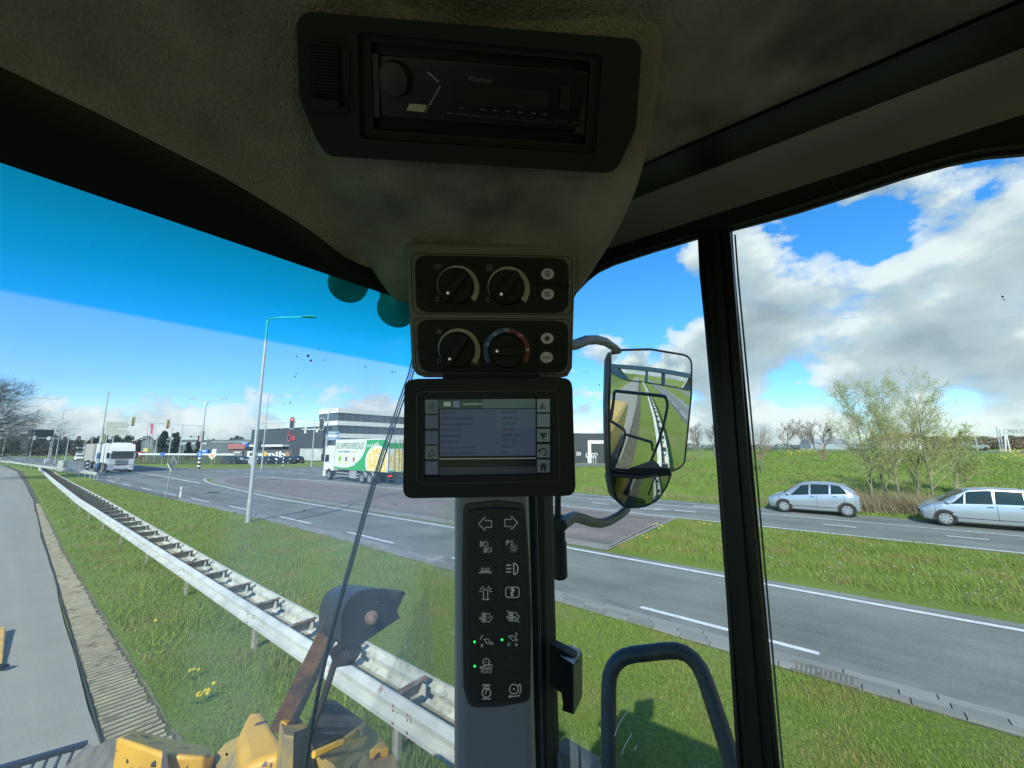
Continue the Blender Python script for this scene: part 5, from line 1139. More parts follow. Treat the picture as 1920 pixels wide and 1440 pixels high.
# side frame with two rounded window openings
def azp(p): return (p.x*hx+p.y*hy, p.z-EYE)
h1 = [(1058, 1900), (1036, 1100), (1033, 900), (1040, 660), (1056, 590), (1078, 548), (1100, 525), (1121, 509), (1151, 495), (1228, 470), (1309, 446), (1313, 520), (1341, 840), (1385, 1440), (1425, 1900)]
h2 = [(1372, 431), (1440, 413), (1500, 396), (1600, 364), (1700, 331), (1780, 308), (1850, 294), (1920, 288)]
H1 = PS.pts(h1); H2 = PS.pts(h2); H2 += [CW3(a, BS, z) for a, z in ((-.22, .272), (-.27, .255), (-.31, .22), (-.33, .16), (-.34, -.5), (-.34, -1.0))] + PS.pts([(1505, 1900), (1462, 1440), (1408, 840), (1378, 520)])
outer = [CW3(a, BS, z) for a, z in ((.425, .336), (.425, -1.9), (-1.15, -1.9), (-1.15, .336))]
b = MB(); b.prismh([p-RV*.0 for p in outer], [H1, H2], RV*.006); b.build('side_frame', blk, ld, label='black side frame and door pillar')
b = MB()
for H_, o in ((H1, .0), (H2, .0)):
    c = sum((V(p) for p in H_), V((0, 0, 0)))/len(H_); loop = [p + (c-p).normalized()*-.006 - RV*.003 for p in H_]; b.tube(loop+[loop[0]], .0035, 6, caps=False)
b.build('window_seal', mat('seal_rubber', (.018, .018, .018), .3), ld, smooth=True)
# deeper door pillar, inner ribs, sliding glass edge and latch plate
b = MB()
for off_, th in ((4, .012), (22, .02), (40, .012)):
    pp = [PS.at(1316+off_+k*(1395-1316)/5, 440+k*200) for k in range(6)]; b.prism([p for p in pp] + [p+HV*-.010 for p in pp[::-1]], RV*-th)
b.build('door_pillar_ribs', blk2, ld)
b = MB(); 
for dx, wd in ((6, .0022),): b.ribbon([PS.at(x+dx, y, -.004) for x, y in ((1372, 440), (1378, 520), (1408, 840), (1462, 1440), (1505, 1900))], wd, RV)
b.build('sliding_glass_edge', mat('glass_edge', (.10, .17, .13), .2), ld)
b = MB(); b.prism([PS.at(x, y, -.01) for x, y in rrect(1371, 672, 1384, 752, 5)], RV*-.008); b.build('latch_plate', mat('latch_grey', (.10, .12, .11), .4, metal=.5), ld)
# A-pillar behind the controls
b = MB(); b.prism([CW3(a, y, -1.9) for a, y in ((.376, .589), (.376, .562), (.384, .547), (.40, .53), (.424, .50), (.424, .589))], UP*2.2); b.build('front_pillar', blk, ld, bevel=.004)
b = MB(); b.tube([PS.at(x, y, .05) for x, y in ((1004, 925), (1011, 1150), (1016, 1440), (1024, 1900))], .0022, 6); b.build('pillar_highlight_strip', mat('painted_highlight', (.06, .06, .055), .3), ld)  # paler tube added to paint the vertical highlight line on the black pillar
# glazing
wsg = glassmat('windscreen_glass', (.93, .98, .97), band=(ZB, EYE+WT), dust=.10, refl=.35); sg = glassmat('side_glass', (.90, .97, .94), dust=.006, refl=.45)  # windscreen dust also paints in the milky reflection haze
b = MB(); b.poly([CW3(AW+.003, y, z) for y, z in ((-.95, WT+.02), (.56, WT+.02), (.56, -1.5), (-.95, -1.5))]); b.build('windscreen', wsg, ld, label='windscreen with a blue green shade band along its top')
b = MB(); b.poly([p+RV*.004 for p in H1]); b.build('door_window', sg, ld); b = MB(); b.poly([p+RV*.004 for p in H2]); b.build('side_window', sg, ld)
# door-glass reflections are painted as ribbons below; roof, rear and left walls close the cab
b = MB(); b.prism([CW3(a, y, .365) for a, y in rpoly([(.50, -1.0), (.50, .66), (-1.2, .66), (-1.2, -1.0)], .06)], UP*.07); b.build('roof', mat('roof_white', (.5, .5, .48), .5), ld, bevel=.02)
b = MB(); o_ = [CW3(a, -.95, z) for a, z in ((.425, .36), (.425, -1.9), (-1.15, -1.9), (-1.15, .36))]; hh = [CW3(a, -.95, z) for a, z in ((.38, .24), (.38, -1.2), (-1.0, -1.2), (-1.0, .24))]; b.prismh(o_, [hh], RV*-.03)
o_ = [CW3(-1.15, y, z) for y, z in ((-.95, .36), (-.95, -1.9), (.62, -1.9), (.62, .36))]; hh = [CW3(-1.15, y, z) for y, z in ((-.8, .22), (-.8, -.7), (.5, -.7), (.5, .22))]; b.prismh(o_, [hh], HV*-.03)
b.box(CW3(-.37, -.17, -1.85), (1.6, 1.6, .06), (HV, RV, UP)); b.box(CW3(.44, -.17, -1.62), (.03, 1.6, .5), (HV, RV, UP)); b.box(CW3(.435, -.2, .29), (.02, 1.6, .15), (HV, RV, UP)); b.build('cab_shell', blk, ld)

# ---- corner console: the fabric funnel that carries the radio and the control stack
PR = Plane.tri((571, 25, .286), (1195, 78, .302), (870, 305, .352))
def dep_(p): return (p-V((0, 0, EYE))).dot(V((0, CS, SS)))
def hlt(px, py):
    a, b_ = hl(px, py); return dep_(CW3(a, b_, zc_(a)))
fun = [[(520, -160, 0.285), (700, -170, 0.29), (900, -160, 0.295), (1100, -140, 0.3), (1290, -100, 0.3)], [(535, 40, 0.325), (700, 20, 0.33), (900, 25, 0.335), (1100, 50, 0.335), (1235, 90, 0.335)], [(552, 190, 0.352), (700, 200, 0.362), (900, 215, 0.366), (1100, 225, 0.362), (1222, 240, 0.355)], [(592, 340, 0.412), (720, 345, 0.418), (890, 350, 0.422), (1060, 355, 0.418), (1198, 345, 0.405)], [(646, 425, 0.424), (760, 430, 0.434), (900, 435, 0.441), (1040, 435, 0.434), (1160, 430, 0.419)], [(692, 502, 0.448), (780, 510, 0.456), (900, 515, 0.462), (1020, 515, 0.458), (1116, 500, 0.446)], [(738, 562, 0.478), (800, 575, 0.485), (900, 580, 0.49), (1010, 575, 0.485), (1085, 545, 0.478)]]
fun = [[(x, y, (hlt(x, y)-.002 if (j == 0 and k < 6) else (dep_(PR.at(x, y))+(.024 if 0 < k < 3 else .012) if k < 4 else t+(.012 if k in (4, 5) else 0)))) for j, (x, y, t) in enumerate(r_)] for k, r_ in enumerate(fun)]
rows = []
for r_ in fun:
    l, rr2 = r_[0], r_[-1]; rows.append([P(l[0]-4, l[1]-8, l[2]+.10), P(l[0]-2, l[1]-3, l[2]+.012)] + [P(*q) for q in r_] + [P(rr2[0]+3, rr2[1]-1, rr2[2]+.012), P(rr2[0]+1, rr2[1]-14, rr2[2]+.09)])
b = MB(); b.grid(rows); o = b.build('corner_console', fabric, ld, smooth=True, label='fabric covered funnel carrying the radio and the controls'); s_ = o.modifiers.new('sub', 'SUBSURF'); s_.levels = s_.render_levels = 2
b = MB(); b.ribbon([P(x, y, t-.002) for x, y, t in ((540, 60, .326), (560, 200, .352), (596, 340, .390), (646, 425, .417), (692, 502, .445), (738, 562, .475))], .0012, (HV+RV)); 0 and b.build('seam', mat('seam_dark', (.03, .03, .025), .9), ld)

# ---- radio
PR = Plane.tri((571, 25, .288), (1195, 78, .302), (870, 305, .352))
rad = [(556, 39), (575, 21), (1192, 73), (1203, 90), (1193, 241), (1160, 312), (1142, 325), (614, 293), (593, 262), (561, 184)]
def rp(l, r): return rpoly(l, r, 4)
rc = [(671, 60), (1130, 102), (1117, 289), (675, 260)]
b = MB(); b.prismh(PR.pts(rp(rad, 14), 0), [PR.pts(rp(rc, 10))], -PR.n*.03); rad_o = b.build('radio_bezel', blk3, ld, bevel=.0025, label='charcoal overhead panel framing the car radio')
b = MB(); inn = [(694, 78), (1108, 115), (1097, 270), (700, 243)]
b.prismh(PR.pts(rp(rc, 10), -.006), [PR.pts(rp(inn, 6), -.006)], -PR.n*.012); b.build('inner_frame', blk, rad_o, bevel=.001)
b = MB(); b.prism(PR.pts([(694, 78), (1108, 115), (1097, 270), (700, 243)], -.016), -PR.n*.01); b.build('recess', blk2, rad_o)
fc = [(713, 103), (1103, 134), (1100, 170), (1080, 244), (716, 218), (711, 160)]
b = MB(); b.prism(PR.pts(rp(fc, 6), -.006), -PR.n*.012); b.build('radio_face', mat('radio_black', (.008, .008, .009), .3), rad_o, bevel=.0012)
b = MB(); b.prism(PR.pts([(693, 100), (709, 102), (712, 220), (697, 222)], -.008), -PR.n*.006); b.build('side_rail', mat('rail_grey', (.03, .03, .03), .4), rad_o); b = MB(); b.prism(PR.pts([(1090, 170), (1100, 168), (1096, 252), (1077, 250)], -.008), -PR.n*.006); b.build('side_rail', mat('rail_grey', (.07, .07, .07), .4), rad_o)
b = MB(); c = PR.at(743, 147, -.006); b.lathe(c, PR.n, [(.0117, 0), (.0117, .004), (.0112, .010), (.0105, .012), (0, .0125)], 28); b.build('volume_knob', mat('knob_black', (.02, .02, .02), .35), rad_o, smooth='auto')
b = MB(); b.ribbon(PR.pts([(802, 135), (823, 154)], -.0045), .0012, PR.n); b.ribbon(PR.pts([(826, 161), (797, 211)], -.0045), .0012, PR.n); b.ribbon(PR.pts([(838, 212), (1078, 236)], -.0045), .0006, PR.n); b.build('chrome_line', mat('chrome_dim', (.35, .35, .35), .25, metal=1), rad_o)
b = MB(); b.poly(PR.pts([(768, 194), (800, 197), (795, 210), (762, 207)], -.0045)); b.build('usb_cover', mat('usb_pale', (.42, .43, .30), .5), rad_o)
b = MB(); b.poly(PR.pts([(852, 156), (1029, 171), (1026, 205), (850, 194)], -.005)); b.build('radio_display', mat('radio_lcd', (.03, .031, .033), .12), rad_o)
ux = (PR.at(1000, 160)-PR.at(900, 152)).normalized(); uy = PR.n.cross(ux); uy = uy if uy.z > 0 else -uy
text3d('lettering', 'Pioneer', mat('print_dim', (.16, .16, .16), .5), rad_o, PR.at(880, 152, -.0043), ux, uy, .0032, .019, .0)
b = MB()
for x in (866, 905, 928, 953, 975, 1000, 1022): b.ribbon(PR.pts([(x-4, 202+(x-866)*.075), (x+4, 203+(x-866)*.075)], -.0044), .0008, PR.n)
b.build('button_print', MATS['print_dim'], rad_o)
b = MB()
for x in range(846, 1075, 32): b.prism(PR.pts([(x, 206+(x-846)*.085), (x+28, 208.5+(x-846)*.085), (x+27, 216+(x-846)*.09), (x, 213.5+(x-846)*.09)], -.0045), -PR.n*.002)
b.build('preset_buttons', blk3, rad_o, bevel=.0004)
b = MB(); b.prism(PR.pts([(1052, 160), (1070, 162), (1067, 206), (1049, 204)], -.0045), -PR.n*.002); b.build('usb_slot', blk3, rad_o)
# ribbed slider at the left of the radio panel
b = MB(); b.prism(PR.pts(rp([(577, 84), (650, 90), (657, 112), (655, 214), (592, 212), (583, 190)], 8), .001), -PR.n*.006); sl_ = b.build('slider_recess', blk2, rad_o, bevel=.001)
b = MB()
for k in range(17):
    y = 84+k*6.0; b.box(PR.at(606+k*.35, y, .006), (.021, .0014, .004), (ux, uy, PR.n))
b.prism(PR.pts([(582, 82), (630, 86), (634, 196), (588, 192)], .004), -PR.n*.004)
b.prism(PR.pts(rp([(586, 183), (634, 188), (634, 206), (590, 204)], 4), .012), -PR.n*.01); b.build('ribbed_slider', blk3, rad_o, bevel=.0006)

# ---- control stack with rotary knobs
PC = Plane.tri((762, 456, .440), (1081, 462, .452), (775, 700, .455)); ucx = (PC.at(1050, 580)-PC.at(800, 575)).normalized(); ucy = PC.n.cross(ucx); ucy = ucy if ucy.z > 0 else -ucy
def pxs(n, plane=None): return n/FPX*.45
plate = [(762, 456), (1081, 462), (1078, 520), (1073, 690), (1064, 706), (1048, 709), (796, 708), (781, 702), (772, 688), (766, 560)]
b = MB(); b.prism(PC.pts(rp(plate, 3)), -PC.n*.020); st = b.build('control_stack', grey, ld, bevel=.0016, label='grey plate with four rotary knobs for wipers and heating')
mods = [((770, 475), (1073, 481), (1073, 590), (774, 588), (777, 478), (1067, 484), (1066, 587), (780, 585)), ((775, 596), (1072, 599), (1069, 702), (781, 701), (780, 599), (1067, 602), (1064, 699), (786, 698))]
for k, m_ in enumerate(mods):
    b = MB(); b.ribbon(PC.pts(rp(m_[:4], 14), .0004), .0009, PC.n, closed=True); b.build('module_groove', blk2, st)
    b = MB(); b.prism(PC.pts(rp(m_[4:], 24), .003), -PC.n*.006); b.build('module_face', blk3, st, bevel=.0012)
    x0, x1 = (798, 1049) if k == 0 else (804, 1046); y0, y1 = (484, 578) if k == 0 else (604, 692)
    b = MB(); b.ribbon(PC.pts(rp([(x0, y0), (x1, y0+4), (x1-2, y1), (x0+6, y1)], 10), .0036), .0008, PC.n, closed=True); b.build('module_rim', blk2, st)
    for sx, sy in (((787, 532), (1060, 536)) if k == 0 else ((789, 651), (1057, 652))):
        b = MB(); b.lathe(PC.at(sx, sy, .003), PC.n, [(.0045, 0), (.0042, .0012), (.002, .0014), (.0018, .0002), (0, .0002)], 14); b.build('screw', blk3, st)
def arcband(cx, cy, r_in, w0, w1, a0, a1, n=30):
    rows = []
    for k in range(n+1):
        t = k/n; a_ = R(a0+(a1-a0)*t); w_ = w0+(w1-w0)*t
        rows.append([PC.at(cx+r_in*math.cos(a_), cy-r_in*math.sin(a_), .0036), PC.at(cx+(r_in+w_)*math.cos(a_), cy-(r_in+w_)*math.sin(a_), .0036)])
    return rows
silk = mat('dial_silver', (.42, .42, .36), .45)
knobs = ((855, 537.5, 33, 232), (950, 539.5, 32, 235), (857, 655.5, 33, 236), (950, 658, 32, 180))
for i, (cx, cy, r_, pa) in enumerate(knobs):
    if i < 3: b = MB(); b.grid(arcband(cx, cy, 34, .8, 11, 205, -38)); b.build('dial_scale', silk, st)
    else:
        b = MB(); b.grid(arcband(cx, cy, 35, 8.5, 8.5, 212, 85)); b.grid(arcband(cx, cy, 41, 2.5, .2, 85, 52)); b.build('cold_scale', mat('dial_blue', (.06, .12, .30), .5), st)
        b = MB(); b.grid(arcband(cx, cy, 35, 1, 8.5, 110, 50)); b.grid(arcband(cx, cy, 35, 8.5, 8.5, 50, -32)); b.build('warm_scale', mat('dial_red', (.22, .035, .045), .5), st)
        for an, s in ((160, '18'), (125, '20'), (90, '22'), (50, '24'), (5, '26')):
            q = PC.at(cx+39*math.cos(R(an)), cy-39*math.sin(R(an))+3, .0042); text3d('dial_number', s, symm, st, q, ucx, ucy, pxs(5), pxs(8), 0, align='CENTER')
    rr = pxs(r_); c = PC.at(cx, cy, .003)
    b = MB(); b.lathe(c, PC.n, [(rr*1.02, 0), (rr, .006), (rr*.95, .010), (rr*.9, .0108), (0, .0108)], 36); kn = b.build('rotary_knob', blk3, st, smooth='auto')
    d = (ucx*math.cos(R(pa))+ucy*math.sin(R(pa))); e = d.cross(PC.n).normalized(); b = MB()
    b.prism([c+d*x*rr+e*y*rr+PC.n*.019 for x, y in rpoly([(-.96, -.22), (.96, -.27), (.96, .27), (-.96, .22)], .12, 3)], -PC.n*.010); b.build('knob_grip', blk3, kn, bevel=.0015)
    b = MB(); b.lathe(c+d*rr*.60+PC.n*.0192, PC.n, [(pxs(2.6), 0), (0, .0004)], 14); b.build('pointer_dot', mat('dot_white', (.75, .75, .72), .4, emit=(1, 1, .95), es=.12), kn)
ovals = ((1027, 513.7), (1027, 551.5), (1026, 634.5), (1025, 670))
for i, (cx, cy) in enumerate(ovals):
    b = MB(); b.prism(PC.pts(rp([(cx-18, cy-18), (cx+18, cy-17), (cx+17, cy+18), (cx-18, cy+17)], 5), .0055), -PC.n*.003); bt = b.build('push_button', blk3, st, bevel=.0006)
    b = MB(); b.prism(PC.pts(ell(cx, cy, 11.8, 10.2, 26), .0062), -PC.n*.0007); b.build('button_lens', mat('lens_pale', (.36, .36, .34), .4, emit=(.8, .8, .78), es=.03), bt)
dki = mat('symbol_dark', (.012, .012, .012), .5)
def sym(plane, cx, cy, lines, lift, wd, m_, parent, closed=()):
    b = MB()
    for i, l in enumerate(lines): b.ribbon([plane.at(cx+x, cy+y, lift) for x, y in l], wd, plane.n, closed=(i in closed))
    return b.build('button_symbol', m_, parent)
wip = [[(-5.5, -2.5), (-3, -5), (3, -5), (5.5, -2.5), (4, 1), (-4, 1), (-5.5, -2.5)], [(0, -1), (0, 6)], [(-3, 2), (0, 6), (3, 2)], [(-2, -7), (-2, -4)], [(2, -7), (2, -4)], [(-3, -1), (3, -3)]]
sym(PC, 1027, 513.7, wip, .0066, pxs(1.3), dki, st); sym(PC, 1027, 551.5, [[(-5.5, -4), (5.5, -4), (5.5, 2), (-5.5, 2), (-5.5, -4)], [(0, -1), (0, 6)], [(-3, 2), (0, 6), (3, 2)], [(-4, -1), (4, -2)]], .0066, pxs(1.2), dki, st)
sn = [[(0, 0), (6*math.cos(k*math.pi/3), 6*math.sin(k*math.pi/3))] for k in range(6)] + [[(3.6*math.cos(k*math.pi/3+.5), 3.6*math.sin(k*math.pi/3+.5)) for k in range(7)]]
sym(PC, 1026, 634.5, sn, .0066, pxs(1.8), dki, st)
text3d('lettering', 'AUTO', dki, st, PC.at(1025, 673.5, .0066), ucx, ucy, pxs(5.2), pxs(16), .02, align='CENTER')
text3d('lettering', 'AUTO', mat('print_grey', (.20, .20, .19), .5), st, PC.at(891, 684.5, .0038), ucx, ucy, pxs(5), pxs(18), 0, align='CENTER')
sp_ = MATS['print_grey']
sym(PC, 821, 500, [[(-6, -2), (-4, -4), (4, -4), (6, -2), (3.5, 3), (-3.5, 3), (-6, -2)], [(-3, 0), (3, -1)], [(0, 1), (0, 4)]], .0038, pxs(1), sp_, st)
sym(PC, 917.5, 503, [[(-5, -5), (5, -5), (5, 4), (-5, 4), (-5, -5)], [(-5, -1), (5, -1)], [(-3, 1), (3, 1)]], .0038, pxs(1.1), sp_, st)
sym(PC, 823.5, 621.5, [[(0, 0), (-3, -4), (0, -4)], [(0, 0), (4, -3), (4, 0)], [(0, 0), (3, 4), (0, 4)], [(0, 0), (-4, 3), (-4, 0)]], .0038, pxs(1.8), sp_, st)
for cx, cy in ((820, 560), (915, 562), (823, 677)): sym(PC, cx, cy, [ell(0, 0, 3.4, 3.6, 16)], .0038, pxs(1.1), sp_, st, closed=(0,))

# ---- monitor
PM = Plane.tri((773, 712, .430), (1059, 709, .436), (774, 934, .434)); umx = (PM.at(1000, 820)-PM.at(850, 822)).normalized(); umy = PM.n.cross(umx); umy = umy if umy.z > 0 else -umy
b = MB(); oc = [(758, 711), (1073, 708), (1080, 930), (755, 935)]; ic_ = [(795, 748), (1032, 746), (1035, 889), (796, 894)]
b.prismh(PM.pts(rp(oc, 20)), [PM.pts(ic_)], -PM.n*.026); mo = b.build('monitor', blk, ld, bevel=.0028, label='black framed monitor showing a list of operating hours')
b = MB(); b.ribbon(PM.pts(rp([(781, 735), (1046, 732), (1050, 903), (781, 907)], 10), .0005), .0010, PM.n, closed=True); b.build('bezel_groove', mat('groove_sheen', (.045, .043, .04), .3), mo)
def scr(name, r, g_, bl_, es=.36): return mat(name, (.01, .01, .012), .15, emit=(r*1.05, g_*1.2, bl_*.95), es=es)
S0 = -.004
def sbox(x0, y0, x1, y1, m_, nm, lift, sh=0): 
    k = lambda x, y: (x, y-(x-795)*.008)
    b = MB(); b.poly(PM.pts([k(x0, y0), k(x1, y0), k(x1, y1), k(x0, y1)], lift)); return b.build(nm, m_, mo)
b = MB(); b.poly(PM.pts([(794, 747), (1033, 745), (1036, 890), (795, 895)], S0-.001)); b.build('screen', scr('screen_dark', .006, .007, .012), mo)
sbox(822, 749.5, 1004, 766.5, scr('screen_head', .035, .048, .052), 'header_bar', S0); sbox(905, 749.5, 1004, 766.5, scr('screen_head2', .075, .105, .12), 'header_bar', S0+.0001)
sbox(825, 768, 1004, 855.5, scr('screen_list', .060, .070, .155), 'list_panel', S0); sbox(930, 768, 1004, 805, scr('screen_list2', .068, .088, .155), 'list_panel', S0+.0001)
sbox(824, 860, 1005, 861.6, scr('screen_line', .28, .27, .30), 'divider', S0); sbox(824, 876, 1005, 892, scr('screen_low', .024, .026, .050), 'status_bar', S0)
for i, (y0, y1) in enumerate(((749.5, 775.5), (778.6, 803.6), (807.7, 833.2), (836, 861), (865, 890))):
    sbox(797, y0, 821.3, y1, scr('soft_%d' % i, *((.075, .085, .125), (.060, .068, .13), (.058, .064, .13), (.072, .080, .125), (.060, .066, .14))[i]), 'soft_key', S0+.0001)
    y0, y1 = ((750, 774.5), (777.5, 802), (806, 830), (835, 859.5), (863.5, 887.5))[i]; sbox(1007, y0, 1031, y1, scr('softr_%d' % i, *((.11, .14, .165), (.10, .125, .16), (.095, .115, .14), (.085, .10, .14), (.08, .09, .135))[i]), 'soft_key', S0+.0001)
sd_ = scr('screen_ink', .006, .007, .02); sw = scr('screen_pale', .34, .38, .40)
SL_ = S0+.0006
def st_(s, x, y, hpx, wpx, m_=sd_, bold=0): text3d('screen_text', s, m_, mo, PM.at(x, y-(x-795)*.008, SL_), umx, umy, hpx/FPX*.432, wpx/FPX*.432, bold)
st_('Levensduur', 867.5, 760.5, 6, 37, sw)
for i, (l, lw, v_, vw) in enumerate((('Tijd bereid', 28, '85600.9 l', 30), ('Totale motorbrandstof', 61, '14069.3 l', 30), ('Brandst wegsporuren', 58, '9277.6 l', 28), ('Stationaire tijd', 40, '1301.8 h', 24), ('Afstandsmeter', 40, '86388.1 km', 33), ('Bedrijfsuren', 34, '15731.9 h', 28), ('Bedrijfsuren - Neutraal', 64, '4821.6 h', 24), ('Uren hyd snelfilterschroot', 71, '1.5 h', 13))):
    st_(l, 826.5, 776.3+i*10.9, 5.0, lw); st_(v_, 941, 775.8+i*10.7+.6, 5.0, vw)
def ssym(cx, cy, lines, wd=1.3, m_=sd_, fill=None):
    b = MB()
    for l in lines: b.ribbon([PM.at(cx+x, cy+y, SL_) for x, y in l], wd/FPX*.432, PM.n)
    for f in (fill or []): b.poly([PM.at(cx+x, cy+y, SL_) for x, y in f])
    b.build('screen_symbol', m_, mo)
b = [[(7*math.cos(q), 7*math.sin(q)) for q in np.linspace(a_, a_+1.5, 6)] for a_ in (0, 2.1, 4.2)]; ssym(809.5, 762.5, b + [ell(0, 0, 3, 2.4, 10)+[(3, 0)]]); ssym(809, 850, [[(-6, 1), (2, -6), (6, -1), (-2, 5), (-6, 1)], [(-8, 4), (-3, 7), (7, 2), (7, 6)]], 1.4)
ssym(1017, 762, [], m_=scr('arrow_dim', .045, .06, .07), fill=[[(-7, 5), (7, 5), (0, -7)]]); ssym(1018.5, 817.5, [], m_=scr('arrow_dark', .012, .03, .025), fill=[[(-8, -6), (8, -6), (0, 7)]])
ssym(1018, 847, [[(-7, -1), (-2, -6), (4, -6), (7, -1), (5, 5), (2, 8)]], 2.2, fill=[[(-9, 0), (-8, -6), (-2, 1)]]); ssym(1019, 875, [[(-8, -1), (0, -8), (8, -1)]], 1.5, fill=[[(-5, -1), (0, -6), (5, -1), (5, 8), (1.5, 8), (1.5, 2), (-1.5, 2), (-1.5, 8), (-5, 8)]])
sbox(832, 754, 845, 762, sw, 'header_icon', S0+.0004); sbox(850, 752.5, 862, 764.5, scr('icon_mid', .13, .15, .30), 'header_icon', S0+.0004); st_('7x7', 834, 761, 4.5, 9, sd_)
# mount between monitor and stack
b = MB(); b.prism(PM.pts([(830, 700), (1010, 700), (1010, 750), (830, 750)], -.02), -PM.n*.02); b.build('monitor_bracket', blk, ld)

# ---- keypad column
b = MB(); rows = []
for y in (905, 935, 1000, 1100, 1200, 1320, 1440, 1650, 1900):
    t_ = .462 - (y-935)*.00003; xl = 853-(y-935)*.002; xr = 991+(y-935)*.027
    rows.append([P(xl+(xr-xl)*f, y, t_+dt) for f, dt in ((0, .05), (0, .022), (.01, .012), (.035, .005), (.08, .001), (.14, 0), (.86, 0), (.92, .001), (.965, .005), (.99, .012), (1, .022), (1, .06))])
b.grid(rows); b.build('column_cover', mat('column_grey', (.18, .183, .192), .42, bump=.08, bs=900), ld, smooth=True, label='tall grey column cover below the monitor')
PK = Plane.tri((876, 958, .4585), (980, 956, .4585), (884, 1320, .4475))
ukx = (PK.at(960, 1100)-PK.at(909, 1100)).normalized(); uky = PK.n.cross(ukx); uky = uky if uky.z > 0 else -uky
kout = [(868, 945), (930, 938), (985, 944), (992, 1040), (997, 1160), (995, 1316), (935, 1327), (880, 1328), (868, 1290), (865, 1100)]
b = MB(); b.prism(PK.pts(rp(kout, 12), -.001), -PK.n*.010); b.build('keypad_surround', mat('surround_dark', (.035, .036, .036), .4), ld, bevel=.0015)
kin = [(876, 958), (930, 952), (979, 956), (985, 1040), (990, 1160), (989, 1310), (935, 1320), (883, 1321), (877, 1300), (874, 1100)]
b = MB(); b.prism(PK.pts(rp(kin, 8), .003), -PK.n*.006); kp = b.build('keypad', mat('keypad_black', (.016, .016, .017), .5), ld, bevel=.001, label='black membrane keypad with sixteen round keys')
def kx(px): return px/FPX*.453
ys = (982, 1025, 1068.5, 1112, 1158, 1202.5, 1247, 1297); ledn = {0: ((0,), (0,)), 1: ((0,), (0, 9)), 2: ((-2, 8), (-2, 8)), 3: ((0,), (0,)), 4: ((0,), (0,)), 5: ((1,), (-1,)), 6: ((-10, 2, 13), ()), 7: ((0,), (0,))}
btn = {}
for c_ in (0, 1):
    for r_ in range(8):
        cx = 909.5+r_*.35 if c_ == 0 else 958.5+r_*.75; cy = ys[r_]-(2 if c_ else 0); btn[c_, r_] = (cx, cy)
        b = MB(); c = PK.at(cx, cy, .003); q = kx(17.5); b.lathe(c, PK.n, [(q*1.05, 0), (q*1.03, .0006), (q*.98, .0006), (q*.95, .0001), (q*.6, -.0002+.0004), (0, .0002)], 30); b.build('key', mat('key_black', (.020, .020, .021), .45), kp, smooth='auto')
        for dy in ledn[r_][c_]:
            on = (c_, r_, dy) in ((0, 5, 1), (1, 5, -1), (0, 6, 2)); cxx, cyy = cx-21.5+(0 if c_ == 0 else .5), cy+dy
            b = MB(); b.lathe(PK.at(cxx, cyy, .003), PK.n, [(kx(2.4 if on else 1.6), 0), (kx(1.8 if on else 1.2), .0006), (0, .0007)], 10); b.build('status_light', mat('led_on', (.02, .5, .1), .3, emit=(.02, .95, .16), es=.9) if on else mat('led_off', (.05, .05, .05), .4), kp)
def K(c_, r_, lines, wd=1.5, closed=(), fills=()):
    cx, cy = btn[c_, r_]; b = MB()
    for i, l in enumerate(lines): b.ribbon([PK.at(cx+x, cy+y, .0042) for x, y in l], kx(wd), PK.n, closed=(i in closed))
    for f in fills: b.poly([PK.at(cx+x, cy+y, .0042) for x, y in f])
    b.build('key_symbol', symm, kp)
arrow = [(-12, 0), (0, -12.5), (0, -6), (12, -6), (12, 7), (0, 7), (0, 13)]
K(0, 0, [arrow], 1.7, (0,)); K(1, 0, [[(-x, y) for x, y in arrow]], 1.7, (0,))
def lampD(x, y, s): return [(x, y-4*s), (x+3*s, y-4*s), (x+6*s, y-2*s), (x+6.5*s, y), (x+6*s, y+2*s), (x+3*s, y+4*s), (x, y+4*s)]
K(0, 1, [lampD(-2, -5, 1.1), lampD(5, 6, 1.1)] + [[(-10, -9+k*2), (-4, -9+k*2)] for k in range(5)] + [[(-3, 3+k*2), (3, 2+k*2)] for k in range(5)], 1.2, (0, 1))
K(1, 1, [ell(4, 5, 3.3, 3.6, 12)] + [[(4+5.2*math.cos(k*.785), 5+5.2*math.sin(k*.785)), (4+7.6*math.cos(k*.785), 5+7.6*math.sin(k*.785))] for k in range(8)] + [[(-2, -7), (2, -10)], [(-1, -5), (4, -6)], [(-2, -3), (2, -1)]], 1.2, (0,))
text3d('lettering', 'P', symm, kp, PK.at(btn[1, 1][0]-10, btn[1, 1][1]-1, .0042), ukx, uky, kx(9), kx(6), .02)
K(0, 2, [ell(-4.5, -1, 3.4, 2.6, 10), ell(4.5, -1, 3.4, 2.6, 10)] + [[(-8+k*2.2, 2), (-12+k*2.4, 6.5)] for k in range(5)] + [[(8-k*2.2, 2), (12-k*2.4, 6.5)] for k in range(5)], 1.1, (0, 1))
K(1, 2, [[(3, -11), (6.5, -10), (10.5, -5), (11, 0), (10, 6), (6, 10.5), (3.5, 11)], [(-11, -7), (-2, -7)], [(-11, -.5), (-1.5, -.5)], [(-11, 6), (-2, 6)]], 2.2, (0,))
K(0, 3, [[(-4, 11), (-4, -4), (-2, -7), (2, -7), (4, -4), (4, 11)], [(-7, 12), (7, 12)]] + [[(7*math.cos(q)*1.0, -3-7*math.sin(q)), (12*math.cos(q), -3-12*math.sin(q))] for q in (0, .5, 1.0, 2.14, 2.64, 3.14)], 1.4)
K(1, 3, [rpoly([(-12.5, -9), (12.5, -9), (12.5, 10), (-12.5, 10)], 5, 4)], 1.5, (0,)); text3d('lettering', '?', symm, kp, PK.at(btn[1, 3][0], btn[1, 3][1]+7, .0042), ukx, uky, kx(13), kx(9), .04, align='CENTER')
